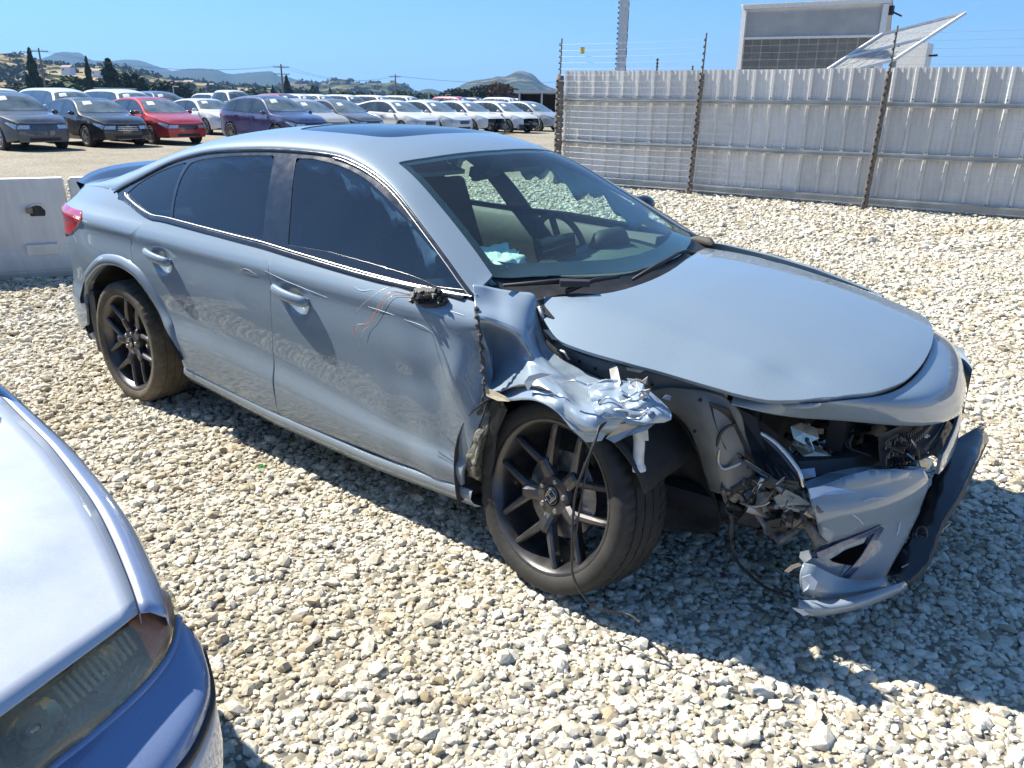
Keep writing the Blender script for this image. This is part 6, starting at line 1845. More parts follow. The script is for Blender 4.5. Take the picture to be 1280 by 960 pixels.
    for z in np.linspace(.28, float(c.Z(c.zr, xr+.05)), 7):
        hw = float(c.S(xr+.06, z)); rows.append([(xr+.06-.07*(1-abs(t)**3), t*hw, z) for t in np.linspace(-1, 1, 13)])
    rows.append([tuple(c.top(np.array([xr+.03]), np.array([u]))[0]) for u in np.linspace(-1, 1, 13)])
    loft('tail', rows, paint, root, flip=True)
    # underbody
    bm = bmesh.new(); bm_box(bm, ((xr+min(xt, xf))/2, 0, .30), (min(xt, xf)-xr-.5, p['w']*1.55, .16)); 
    for cx in ((-p['wb'], 0) if xcut is None else (-p['wb'],)): bm_box(bm, (cx, 0, .5), (.85, p['w']*1.35, .35))
    bm_obj('underbody', bm, M['underbonnet'], root)
    mt, mr_, mb = simple_wheel(r, detail)
    for cx in ((-p['wb'], 0) if xcut is None else (-p['wb'],)):
        for sg in (-1, 1):
            w_ = bpy.data.objects.new('wheel', mt); link(w_, root); w_.location = (cx, sg*(p['w']-.115), r); w_.rotation_euler = (0, rng.uniform(0, 3), 0 if sg < 0 else math.pi)
            link(bpy.data.objects.new('rim', mr_), w_); link(bpy.data.objects.new('brake_disc', mb), w_)  # brake_disc here is only the dark shade disc, no brake is modelled
    if xcut is not None: return root
    # front fascia
    ztop = float(c.Z(c.zr, xe)); zs = [.24, .30, .40, .50, .60, ztop-.04, ztop]
    def fx(z, t): 
        k = .035 if z < ztop-.02 else .0
        return xe-.01+(.10+k)*(1-abs(t)**2.6)-.05*max(0, (z-.55))/.2*(1-abs(t))
    rows = [[(fx(z, t), t*float(c.S(xe, z)), z) for t in np.linspace(-1, 1, 17)] for z in zs]
    rows.append([tuple(c.top(np.array([xe]), np.array([u]))[0]) for u in np.linspace(-1, 1, 17)])
    loft('front_bumper', rows, paint, root)
    def fpatch(nm, t0, t1, z0, z1, mat, off=.008, par=root, nt=9, nz=3, taper=0):
        rows = [[(fx(z, t)+off, t*float(c.S(xe, z))*1.0, z) for t in np.linspace(t0+taper*(z1-z)/(z1-z0)*(1 if t0 < 0 else 0), t1-taper*(z1-z)/(z1-z0), nt)] for z in np.linspace(z0, z1, nz)]
        return loft(nm, rows, mat, par)
    fpatch('lower_grille', -.62, .62, .27, .36, M['rubber'], .006)
    if style != 'hatch' or True:
        g_ = fpatch('grille', -.50, .50, ztop-.20, ztop-.06, M['trim'], .010, taper=.08)
        for z in np.linspace(ztop-.18, ztop-.08, 3 if detail else 2):
            rows = [[(fx(z, t)+.016, t*float(c.S(xe, z)), z+dz) for t in np.linspace(-.46, .46, 9)] for dz in (-.006, .006)]
            loft('grille_bar', rows, M['dark_metal'] if not badge else M['chrome'], g_)
    if badge == 'star':
        bm = bmesh.new(); cz = ztop-.13; x_ = fx(cz, 0)+.03
        bm_tube(bm, [(x_, .075*math.cos(a), cz+.075*math.sin(a)) for a in np.linspace(0, 2*math.pi, 25)], .006, 6, cap=False)
        for a in (90, 210, 330): bm_tube(bm, [(x_, 0, cz), (x_, .072*math.cos(R(a)), cz+.072*math.sin(R(a)))], [.009, .003], 6)
        bm_obj('emblem', bm, M['chrome'], root)
    if lamps:
        for sg in (1, -1):
            zz = ztop-.05
            o = [(xe-.02, zz-.11), (xe-.34, zz+.045), (xe-.36, zz+.075), (xe-.15, zz+.045), (xe-.02, zz+.01)]
            P('headlamp', c.side, c.side_n, o, M['bglamp'], ysign=sg, off=.008, flange=.006, step=.04)
            t0, t1 = (.56, .99) if sg < 0 else (-.99, -.56)
            fpatch('headlamp_face', t0, t1, zz-.10, zz+.0, M['bglamp'], .010, nt=6)
    for sg in (1, -1):
        bm = bmesh.new(); bmesh.ops.create_uvsphere(bm, u_segments=10, v_segments=8, radius=1)
        zz = float(c.Z(c.zb, -.5))+.07
        for v in bm.verts: v.co = Vector((-.52+v.co.x*.07, sg*(p['w']+.07)+v.co.y*.10, zz+v.co.z*.065))
        bm_obj('door_mirror', bm, paint if paint != M['p_black'] else M['trim'], root, True)
        for hx in (p['bp']+.22, p['cp']+.15):
            q_ = c.side(np.array([hx]), np.array([float(c.Z(c.zb, hx))-.10]))[0]; bm = bmesh.new(); bm_box(bm, (q_[0], (q_[1]-.012)*sg, q_[2]), (.17, .03, .024)); bm_obj('door_handle', bm, paint, root)
        if detail:
            for sx in (p['bp'], p['cp']-.12, -.40):
                zz_ = np.linspace(.30, float(c.Z(c.zb, sx))-.005, 8); q_ = c.side(np.full(8, sx), zz_)
                bm = bmesh.new(); bm_tube(bm, [Vector((a[0], a[1]*sg-.0*sg, a[2])) for a in q_], .004, 4); bm_obj('door_seam', bm, M['rubber'], root)
    # tail lamps
    for sg in (1, -1):
        zt_ = float(c.Z(c.zb, xr+.1))-.10
        P('tail_lamp', c.side, c.side_n, [(xr+.06, zt_-.08), (xr+.30, zt_+.0), (xr+.32, zt_+.05), (xr+.06, zt_+.08)], M['red_lens'], ysign=sg, off=.008, flange=.005, step=.05)
    return root
def copy_tree(o, parent=None):
    c = o.copy(); COL.objects.link(c); c.parent = parent
    for ch in [k for k in bpy.data.objects if k.parent == o]: copy_tree(ch, c)
    return c
# fast child table for copying
def copy_car(src, label, paint_from=None, paint_to=None, group=None):
    kids = {}
    for k in COL.objects:
        if k.parent is not None: kids.setdefault(k.parent.name, []).append(k)
    def rec(o, par):
        c = o.copy(); COL.objects.link(c); c.parent = par
        for ch in kids.get(o.name, []): rec(ch, c)
        if paint_from and c.type == 'MESH':
            for i, sl_ in enumerate(c.material_slots):
                if sl_.material == paint_from:
                    sl_.link = 'OBJECT'; sl_.material = paint_to
        return c
    r_ = rec(src, None); r_['label'] = label
    if group: r_['group'] = group
    elif 'group' in r_: del r_['group']
    return r_
GR1 = 'cars parked in the front row of the lot'
cars = []
def place(o, x, y, rz=0.0): o.location = (x-.86*math.cos(rz), y-.86*math.sin(rz), 0); o.rotation_euler = (0, 0, rz); return o
c1 = build_car('parked_car', 'hatch', M['p_charcoal'], 'dark grey crossover with smooth grille-less nose, leftmost in the front row', GR1)
place(c1, -23.9, 7.45)
for ch in [k for k in COL.objects if k.parent == c1 and (k.name.startswith('grille'))]:
    ch.data.materials.clear(); ch.data.materials.append(M['p_charcoal'])
    for g_ in [k for k in COL.objects if k.parent == ch]: bpy.data.objects.remove(g_)
c2 = build_car('parked_car', 'sedan', M['p_black'], 'black sedan with chrome star badge, second from the left in the front row', GR1, badge='star'); place(c2, -24.1, 9.95)
c3 = build_car('parked_car', 'prius', M['p_red'], 'bright red sedan beside the black sedan', GR1); place(c3, -24.3, 12.1)
c4 = build_car('parked_car', 'hatch', M['p_navy'], 'navy blue hatchback standing forward of its row', GR1); place(c4, -21.3, 14.9)
# right-hand part of the first row: paler cars behind the sedan's roof
wsed = build_car('parked_car', 'prius', M['p_white'], 'x', GR1, detail=0)
first = True
lst = [(-23.9, 18.1, 'p_beige', 'pale beige sedan behind the left end of the sunroof'), (-24.3, 20.2, 'p_grey', 'grey sedan parked between the beige and white cars'),
       (-24, 23.2, 'p_white', 'white sedan directly behind the middle of the sunroof'), (-24, 25.4, 'p_white', 'white hatchback next to the centre white sedan'),
       (-24, 27.8, 'p_white', 'white hatchback second from the damaged white car'), (-23.6, 30.0, 'p_white', 'damaged white car with its nose torn off near the fence end'),
       (-24, 33.0, 'p_silverp', 'silver car partly hidden by the thick fence post')]
for x, y, m, lab in lst:
    if first and m == 'p_white':
        o = wsed; o['label'] = lab; first = False
    else:
        o = copy_car(wsed, lab, M['p_white'], M[m] if m != 'p_white' else M['p_white'], GR1)
    place(o, x, y)
    if 'damaged' in lab:
        ng_ = [k for k in COL.objects if k.parent == o and (k.name.startswith(('front_bumper', 'grille', 'lower_grille', 'headlamp')))]
        for k in ng_:
            for g_ in [q_ for q_ in COL.objects if q_.parent == k]: bpy.data.objects.remove(g_)
            bpy.data.objects.remove(k)
        for k in range(16):
            bm = bmesh.new(); bm_box(bm, (.62+rng.uniform(-.2, .25), rng.uniform(-.75, .75), rng.uniform(.28, .66)), (rng.uniform(.08, .3), rng.uniform(.08, .4), rng.uniform(.05, .2)), Euler((rng.uniform(-.5, .5), rng.uniform(-.5, .5), rng.uniform(-.5, .5))))
            bm_obj('wreck_piece', bm, M[rng.choice(('underbonnet', 'plastic', 'cast', 'steel'))], o)
# second row (further back)
GR2 = 'cars in the second row of the lot'
def atx(px, x): P = onX((px, 122), x); return P[1]
suvw = build_car('parked_car', 'suv', M['p_white'], 'x', GR2, detail=0)
vanw = build_car('minivan', 'van', M['p_white'], 'x', GR2, detail=0)
sedw = build_car('parked_car', 'sedan', M['p_white'], 'x', GR2, detail=0)
used = set()
def put(src, px, x, paint, lab, grp, base='p_white', rz=0.0):
    if src.name not in used:
        used.add(src.name); o = src; o['label'] = lab; o['group'] = grp
        if paint != base:
            for k in [q_ for q_ in COL.objects if q_.parent == o]:
                for i, sl_ in enumerate(k.material_slots):
                    if sl_.material == M[base]: sl_.link = 'OBJECT'; sl_.material = M[paint]
    else: o = copy_car(src, lab, M[base] if paint != base else None, M[paint], grp)
    place(o, x, atx(px, x), rz)
put(suvw, 30, -31, 'p_white', 'white utility vehicle cut by the left picture edge, behind the dark grey crossover', GR2)
put(vanw, 112, -31, 'p_white', 'white minivan behind the dark grey crossover and the black sedan', GR2)
put(vanw, 190, -31.5, 'p_white', 'white minivan behind the black and red sedans', GR2)
put(suvw, 232, -36, 'p_dblue', 'dark blue utility vehicle in the second row beyond the red sedan', GR2)
put(sedw, 291, -29.5, 'p_white', 'white sedan between the red sedan and the navy hatchback', GR2)
put(suvw, 385, -38, 'p_maroon', 'dark long-roofed car right of the white pickup truck', GR2)
put(sedw, 398, -31, 'p_red', 'red sedan whose roof shows right of the navy hatchback', GR2)
# white pickup with crew cab
def pickup(lab, grp, paint='p_white'):
    STY['pick'] = dict(STY['suv'])
    STY['pick'].update(xr=-2.55, wb=3.4, zc=[(-2.55, 1.2), (-2.5, 1.75), (-2.2, 1.86), (-1.3, 1.86), (-.95, 1.77), (-.3, 1.27), (.4, 1.2), (.72, 1.12), (.88, .96)],
        belt=[(-2.55, 1.2), (-.35, 1.16), (.3, 1.10), (.88, .92)], dlo=[(-2.42, 1.24), (-2.38, 1.62), (-2.1, 1.72), (-1.35, 1.73), (-1.0, 1.63), (-.42, 1.2)], bp=-1.45, cp=-2.36, rt=-2.53, rb=-2.55, r=.39)
    p = STY['pick']; root = build_car('pickup_truck', 'pick', M[paint], lab, grp, detail=0)
    bm = bmesh.new()
    for y in (-.88, .88): bm_box(bm, (-3.65, y, .85), (2.15, .10, .62))
    bm_box(bm, (-4.72, 0, .85), (.08, 1.8, .6)); bm_box(bm, (-3.65, 0, .65), (2.1, 1.7, .1)); bm_box(bm, (-2.6, 0, .9), (.06, 1.8, .6))
    bm_obj('load_bed', bm, M[paint], root)
    return root
pk = pickup('white crew-cab pickup truck behind the white sedan', GR2); place(pk, -37, atx(322, -37))
# farther rows: many small roofs
GR3 = 'cars in the far rows of the lot'
descr = ['first', 'second', 'third']
far = []
for row, (x, pxs) in enumerate(((-47, (60, 108, 165, 236, 300, 342, 400, 428, 462, 497, 530, 566, 600, 632, 660)), (-62, (395, 418, 446, 470, 498, 525, 556, 585, 611, 640, 668, 690)), (-84, (405, 425, 448, 470, 492, 515, 540, 566, 590, 614, 640, 662, 684)))):
    for i, px in enumerate(pxs):
        far.append((x, px+rng.uniform(-4, 4), row))
srcs = [suvw, vanw, sedw, wsed, pk]
cols = ['p_white']*9+['p_silverp', 'p_grey', 'p_black', 'p_dblue', 'p_red', 'p_silverp']
cname = {'p_white': 'white', 'p_silverp': 'silver', 'p_grey': 'grey', 'p_black': 'black', 'p_dblue': 'dark blue', 'p_red': 'red'}
lots = {}
_cnt = {}; _plan = []
for x, px, row in sorted(far, key=lambda a: a[1]):
    s_i = rng.choice((0, 1, 2, 2, 3, 3, 3)) if row else rng.choice((0, 1, 2, 3, 4)); src = srcs[s_i]; m = rng.choice(cols)
    kind = 'minivan' if src is vanw else ('pickup truck' if src is pk else ('utility vehicle' if src is suvw else 'car'))
    _cnt[(m, kind)] = _cnt.get((m, kind), 0)+1
    _plan.append((x, px, src, m, kind, _cnt[(m, kind)]))
ORD = ['first', 'second', 'third', 'fourth', 'fifth', 'sixth', 'seventh', 'eighth', 'ninth', 'tenth', 'eleventh', 'twelfth', 'thirteenth', 'fourteenth', 'fifteenth', 'sixteenth', 'seventeenth', 'eighteenth', 'nineteenth', 'twentieth', 'twenty-first', 'twenty-second', 'twenty-third', 'twenty-fourth']
for x, px, src, m, kind, k_ in _plan:
    if _cnt[(m, kind)] == 1: lab = 'the only small %s %s in the distant rows of parked vehicles' % (cname[m], kind)
    else: lab = 'small %s %s, %s such from the left in the distant rows' % (cname[m], kind, ORD[k_-1])
    o = copy_car(src, lab, M['p_white'], M[m], 'distant %s %ss in the far rows of the lot' % (cname[m], kind)) if m != 'p_white' else copy_car(src, lab, None, None, 'distant white %ss in the far rows of the lot' % kind)
    y = onX((px, 124), x)[1]; place(o, x, y)
# rest of the silver car (out of frame) and a car standing behind it
sb = Car(STY['sedan'])
body = build_car('sb', 'sedan', M['silver'], 'x', xcut=-.62)
for k in [q_ for q_ in COL.objects if q_.parent == body]:
    k.parent = silver; k.location = Vector(k.location)+Vector((-.40, YC, -.0))
bpy.data.objects.remove(body)
cb_ = build_car('parked_car', 'sedan', M['p_grey'], 'grey sedan out of the picture to the left, its shadow on the gravel', None, detail=0); place(cb_, -5.0, -2.15)
# ================================================================== concrete barriers
conc, nt, b = _mat('barrier_concrete')
n = tex_noise(nt, 2.2, 8, .65); n2 = tex_noise(nt, 40, 4, .6); n3 = tex_noise(nt, 1.2, 5, .6, vec=(1, 6, .6))
r = ramp(nt, n.outputs['Fac'], [(.3, (.66, .64, .60)), (.6, (.76, .74, .69)), (.8, (.82, .80, .75))])
r3 = ramp(nt, n3.outputs['Fac'], [(.4, .78), (.65, 1.0)])
c = mix_rgb(nt, .7, r.outputs[0], r3.outputs[0], 'MULTIPLY')
geo = N_(nt, 'ShaderNodeNewGeometry'); sp = N_(nt, 'ShaderNodeSeparateXYZ'); nt.links.new(geo.outputs['Position'], sp.inputs[0])
mr = N_(nt, 'ShaderNodeMapRange'); mr.inputs[1].default_value = .22; mr.inputs[2].default_value = .0; nt.links.new(sp.outputs[2], mr.inputs[0])
mm = N_(nt, 'ShaderNodeMath', operation='MULTIPLY'); nt.links.new(mr.outputs[0], mm.inputs[0]); nt.links.new(n.outputs['Fac'], mm.inputs[1])
c2_ = mix_rgb(nt, mm.outputs[0], c, (.20, .17, .13))
nt.links.new(c2_, b.inputs['Base Color']); b.inputs['Roughness'].default_value = .85
bump(nt, n2.outputs['Fac'], .25, .01, b)
b0 = onZ((0, 352), 0); b1 = onZ((75, 347), 0)
bd = (b1-b0); bd[2] = 0; bd /= np.linalg.norm(bd); bn = np.array([bd[1], -bd[0], 0])   # facing the camera
if bn @ (CAM_POS-b0) < 0: bn = -bn
# height from the top edge in the photograph
def top_h(px):
    best = None
    for h_ in np.linspace(.6, 1.3, 141):
        P = onZ(px, h_); d = (P-b0) @ bn
        if best is None or abs(d+.14) < best[0]: best = (abs(d+.14), h_)
    return best[1]
BH = top_h((20, 224))
print('barrier height', BH)
def barrier(s0, s1, label, notch=True):
    t = thing('concrete_barrier', label, 'barrier', tuple(b0+bd*(s0+s1)/2), 0, 'concrete barriers behind the sedan')
    L_ = (s1-s0)/2-.02
    prof = [(0, 0), (0, .07), (-.10, .26), (-.16, BH), (-.32, BH), (-.38, .26), (-.48, .07), (-.48, 0)]
    hole = .72*BH
    bm = bmesh.new(); rings = []
    for sx in (-L_, L_):
        rings.append([bm.verts.new(tuple(bd*sx+bn*a+np.array([0, 0, z]))) for a, z in prof])
    for i in range(len(prof)): bm.faces.new((rings[0][i], rings[0][(i+1) % 8], rings[1][(i+1) % 8], rings[1][i]))
    bm.faces.new(rings[0]); bm.faces.new(rings[1])
    bmesh.ops.recalc_face_normals(bm, faces=bm.faces[:])
    bmesh.ops.bevel(bm, geom=bm.edges[:], offset=.012, segments=2, affect='EDGES')
    ob = bm_obj('barrier_body', bm, conc, t)
    return t
bA = barrier(-4.2, .62, 'pale concrete road barrier at the left edge with a round lifting hole')
bB = barrier(.62, 3.8, 'pale concrete road barrier mostly hidden behind the boot of the sedan')
def on_bar(px):
    # intersection with the sloping upper face
    d = ray(px); nrm = bn*1.0+np.array([0, 0, .06/(BH-.26)]); q0 = b0-bn*.10+np.array([0, 0, .26]); t = ((q0-CAM_POS) @ nrm)/(d @ nrm); return CAM_POS+t*d
c0 = on_bar((47, 266)); bn4 = Vector(bn+np.array([0, 0, .08])).normalized()
bm = bmesh.new(); ring = []
for a_, r_ in ((.004, .078), (.004, .066), (-.0005, .062)):
    ring.append([bm.verts.new(Vector(c0)+Vector(bd)*(r_*math.cos(2*math.pi*k/20)*.95+.004*math.sin(k*2.3))+Vector((0, 0, 1))*r_*math.sin(2*math.pi*k/20)+bn4*a_) for k in range(20)])
for i in range(2):
    for k in range(20): bm.faces.new((ring[i][k], ring[i][(k+1) % 20], ring[i+1][(k+1) % 20], ring[i+1][k]))
bmesh.ops.recalc_face_normals(bm, faces=bm.faces[:])
rim_ = bm_obj('hole_rim', bm, conc, None); rim_.parent = bA; rim_.matrix_parent_inverse = Matrix.Translation(-Vector(bA.location))
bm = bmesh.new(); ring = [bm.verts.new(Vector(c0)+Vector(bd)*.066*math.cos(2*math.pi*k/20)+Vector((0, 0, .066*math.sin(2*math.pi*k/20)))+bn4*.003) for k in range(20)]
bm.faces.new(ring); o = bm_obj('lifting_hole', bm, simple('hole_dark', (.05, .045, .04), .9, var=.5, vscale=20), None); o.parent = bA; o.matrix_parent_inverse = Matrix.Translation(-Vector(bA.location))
c1_ = on_bar((37, 263)); bm = bmesh.new(); bm_box(bm, Vector(c1_)+bn4*.003, (.05, .07, .045), Euler((0, 0, math.atan2(bd[1], bd[0])))); o = bm_obj('chipped_patch', bm, simple('chip', (.22, .20, .17), .9), None); o.parent = bA; o.matrix_parent_inverse = Matrix.Translation(-Vector(bA.location))
# forklift pocket near the joint
c2 = onZ((66, 322), .20)
bm = bmesh.new(); bm_box(bm, tuple(b0+bd*.36+bn*-.085+np.array([0, 0, .245])), (.24, .05, .09), Euler((0, .0, math.atan2(bd[1], bd[0])))); o = bm_obj('lifting_pocket', bm, conc, None); o.parent = bA; o.matrix_parent_inverse = Matrix.Translation(-Vector(bA.location))

# ================================================================== corrugated fence
def fy(x): return 10.95+.045*x
FD = np.array([1, .045, 0])/math.hypot(1, .045); FN = np.array([FD[1], -FD[0], 0])      # FN faces the camera
galv, nt, b = _mat('galvanised_sheet')
n = tex_noise(nt, 1.6, 6, .6, vec=(1, 1, .35)); n2 = tex_noise(nt, 30, 3, .6)
oi = N_(nt, 'ShaderNodeObjectInfo')
r = ramp(nt, n.outputs['Fac'], [(.3, (.50, .495, .475)), (.55, (.60, .59, .565)), (.75, (.66, .65, .62))])
r1 = ramp(nt, oi.outputs['Random'], [(0, .88), (1, 1.06)])
c = mix_rgb(nt, 1.0, r.outputs[0], r1.outputs[0], 'MULTIPLY'); nt.links.new(c, b.inputs['Base Color'])
b.inputs['Roughness'].default_value = .5; b.inputs['Metallic'].default_value = .12
bump(nt, n2.outputs['Fac'], .08, .01, b)
rust_wood = simple('weathered_post', (.15, .13, .11), .85, var=.5, vscale=14, bmp=.5, bscale=40)
railm = simple('galvanised_rail', (.33, .34, .33), .5, .5, var=.3, vscale=3)
FH = 2.07
fence = thing('metal_fence', 'tall corrugated grey sheet metal fence along the right side of the yard', 'fence', (0, 0, 0))
def fp(s, off, z): return tuple(np.array([0, fy(0), 0])+FD*s+FN*off+np.array([0, 0, z]))
x_start = -8.06; s_start = x_start/FD[0]; s_end = 7.5
PW = .92
def sheet_mesh():
    bm = bmesh.new()
    # rib profile over one sheet width: three box ribs with small stiffeners between
    pr = []
    pitch = PW/3
    for k in range(3):
        o = k*pitch
        pr += [(o, 0), (o+.016, .034), (o+.058, .034), (o+.074, 0), (o+.128, 0), (o+.134, .006), (o+.150, .006), (o+.156, 0), (o+.214, 0), (o+.220, .006), (o+.236, .006), (o+.242, 0)]
    pr.append((PW, 0))
    rows = []
    for z in (0.04, FH):
        rows.append([bm.verts.new((a, -d, z)) for a, d in pr])
    for i in range(len(pr)-1): bm.faces.new((rows[0][i], rows[0][i+1], rows[1][i+1], rows[1][i]))
    me = bpy.data.meshes.new('sheet_panel'); bm.normal_update(); bm.to_mesh(me); bm.free(); me.materials.append(galv); return me
shm = sheet_mesh()
s = s_start; k = 0
ang = math.atan2(FD[1], FD[0])
while s < s_end:
    o = bpy.data.objects.new('sheet_panel', shm); link(o, fence); o.location = fp(s, .0, rng.uniform(-.012, .012)); o.rotation_euler = (0, rng.uniform(-.002, .002), ang); s += PW+.002; k += 1
for z, h_ in ((1.55, .075), (.80, .075), (.10, .11)):
    s = s_start-.12
    while s < s_end:
        L_ = 2.95
        bm = bmesh.new(); bm_box(bm, (L_/2, 0, 0), (L_-.01, .05, h_)); bm_box(bm, (L_/2, -.03, h_*.38), (L_-.01, .02, h_*.2)); bm_box(bm, (L_/2, -.03, -h_*.38), (L_-.01, .02, h_*.2))
        o = bm_obj('rail', bm, railm, fence); o.location = fp(s, .075, z+rng.uniform(-.008, .008)); o.rotation_euler = (0, rng.uniform(-.003, .003), ang); s += L_
# screws along the rails
bm = bmesh.new()
s = s_start+.05
while s < s_end:
    for z in (1.62, .87, .17): 
        p_ = fp(s, .045, z); bm_box(bm, p_, (.018, .012, .018))
    s += PW/3
o = bm_obj('screws', bm, M['dark_metal'], fence); o['kind'] = 'stuff'
# electric security fence standing just in front: posts with insulators, live wires
def post_px(pxb, pxt, lab, thick, off):
    return None
ef = thing('security_fence', 'electric security wires strung on slim insulated posts in front of the metal fence', 'fence', (0, 0, 0))
post_s = [(-7.98, 1), (-5.20, 0), (-2.27, 0), (.80, 0), (3.8, 0)]
for x, thick in post_s:
    s = x/FD[0]
    base = fp(s, .30, 0); lean = .012
    ztop = 2.0 if not thick else 1.98
    bm = bmesh.new()
    r0 = .045 if not thick else .075
    pts = [(base[0]+lean*z*2.2*(1 if not thick else 0), base[1], z) for z in np.linspace(0, ztop, 16)]
    bm_tube(bm, pts, [r0*(1+.10*math.sin(i*2.4)) for i in range(16)], 8)
    p_ = bm_obj('post', bm, rust_wood, ef, True)
    bm = bmesh.new(); tipx = pts[-1][0]
    bm_tube(bm, [(tipx, base[1], ztop-.1), (tipx+lean*1.3, base[1], 2.62)], .014, 8); bm_obj('rod', bm, rust_wood, p_)
    bm = bmesh.new()
    for z in np.arange(.10, 2.62, .105):
        xx = base[0]+lean*z*2.2*(1 if not thick else 0)
        bm_tube(bm, [(xx, base[1]-(r0 if z < ztop else .014)-.02, z-.018), (xx, base[1]-(r0 if z < ztop else .014)-.02, z+.018)], [.02, .014], 6)
    bm_obj('insulators', bm, M['plastic'], p_)
for z in np.arange(.10, 2.62, .105):
    bm = bmesh.new(); pts = []
    for i in range(len(post_s)-1):
        for t in np.linspace(0, 1, 9)[:-1]:
            x = post_s[i][0]*(1-t)+post_s[i+1][0]*t; q_ = fp(x/FD[0], .37, z-.012*4*t*(1-t)); pts.append(q_)
    pts.append(fp(6.5, .37, z)); bm_tube(bm, pts, .0013, 4, cap=False); bm_obj('wire', bm, M['satin'], ef)
# warning plate hanging from the top wires
wp = onY((728, 63), fy(-7.7)-.38)
yel = simple('yellow_plate', (.62, .50, .10), .5)
sg_ = thing('warning_sign', 'small yellow warning plate hanging on the top fence wires', 'sign', tuple(wp))
bm = bmesh.new(); bm_box(bm, (0, 0, 0), (.10, .006, .105)); o = bm_obj('plate', bm, yel, sg_)
bm = bmesh.new(); bm_tube(bm, [(.0, -.006, .035), (-.018, -.006, .0), (.012, -.006, .0), (-.004, -.006, -.038)], .005, 4); bm_box(bm, (0, -.005, .046), (.08, .003, .008)); bm_box(bm, (0, -.005, -.046), (.08, .003, .008)); bm_obj('symbol', bm, M['trim'], sg_)
# steel lamp mast behind the fence
pm = thing('steel_mast', 'square grey steel mast with rusty edge rising behind the fence', 'pole', (0, 0, 0))
a0 = onY((776.5, 84), 13.2); a1 = onY((777.5, -60), 13.2)
xm = a0[0]
bm = bmesh.new(); bm_box(bm, (xm, 13.2, 4.0), (.19, .19, 8.0), Euler((0, 0, .45))); bm_obj('mast_tube', bm, simple('mast_paint', (.52, .54, .55), .5, .2, var=.15), pm)
rv = Euler((0, 0, .45)).to_matrix()
bm = bmesh.new()
for z in np.arange(2.0, 8, .12):
    c = rv @ Vector((.098, -.02, 0)); 
    if rng.random() < .72: bm_box(bm, (xm+c.x, 13.2+c.y, z+rng.uniform(-.03, .03)), (.006, rng.uniform(.05, .13), rng.uniform(.06, .16)), Euler((0, 0, .45)))
bm_obj('rust_patches', bm, simple('rust', (.06, .05, .05), .8, var=.4), pm)
bm = bmesh.new()
for z in np.arange(2.0, 4.5, .10):
    c = rv @ Vector((-.11, -.10, 0)); bm_box(bm, (xm+c.x, 13.2+c.y, z), (.02, .02, .04))
bm_obj('cable_clips', bm, M['plastic'], pm)
# slim rods of the same fence system standing further back
for px, t_, dist in (((822, 73), 2.6, 15.5), ((866, 82), 2.6, 19.0)):
    q_ = onY(px, dist); bm = bmesh.new(); bm_tube(bm, [(q_[0], q_[1], 0), (q_[0], q_[1], q_[2])], .02, 6)
    for k in range(5): bm_tube(bm, [(q_[0]-.03, q_[1], q_[2]-.08*k-.03), (q_[0]+.03, q_[1], q_[2]-.08*k-.03)], .018, 5)
    tag(bm_obj('insulated_rod', bm, M['plastic']), 'slim dark insulated rod just %s the steel mast beyond the fence' % ('right of' if px[0] == 822 else 'far right of'), 'post')

# ================================================================== white cabin with sloping roof + solar panel, behind the fence
cab = thing('equipment_cabin', 'pale grey steel cabin with sloping roof standing behind the fence', 'building', (0, 0, 0))
wall_up = simple('cabin_panel', (.74, .72, .69), .6, var=.10, vscale=3)
wall_lo = simple('cabin_mesh_panel', (.40, .38, .34), .8, var=.15, vscale=5)
white_t = simple('cabin_trim', (.72, .71, .69), .5, var=.1)
CY = 16.0
LT = onY((929, 8), CY); LB = onY((922, 83), CY); RT = onY((1105, -8), CY+1.0); 
xl = (LT[0]+LB[0])/2; 
C0 = onY((926, 60), CY); C1 = onY((1101, 60), CY+.7)
cd = C1-C0; cd[2] = 0; CL = np.linalg.norm(cd); cd /= CL; cn = np.array([cd[1], -cd[0], 0])
zl = LT[2]; P_rt = onY((1108, 0), CY+.7); zr_ = P_rt[2]
def cp(s, off, z): return tuple(C0*[1, 1, 0]+cd*s+cn*off+np.array([0, 0, z]))
z_mid = onY((1000, 47), CY+.3)[2]
zt = lambda s: zl+(zr_-zl)*(s/CL)
bm = bmesh.new(); depth = 3.2
vs = [cp(0, 0, 0), cp(CL, 0, 0), cp(CL, -depth, 0), cp(0, -depth, 0)]
zs_ = [zt(0)-.06, zt(CL)-.06, zt(CL)-1.0, zt(0)-1.0]
bv = [bm.verts.new(v) for v in vs]; tv = [bm.verts.new((v[0], v[1], z)) for v, z in zip(vs, zs_)]
bm.faces.new(bv[::-1]); bm.faces.new(tv)
for i in range(4): bm.faces.new((bv[i], bv[(i+1) % 4], tv[(i+1) % 4], tv[i]))
bm_obj('cabin_shell', bm, wall_up, cab)
npan = 7
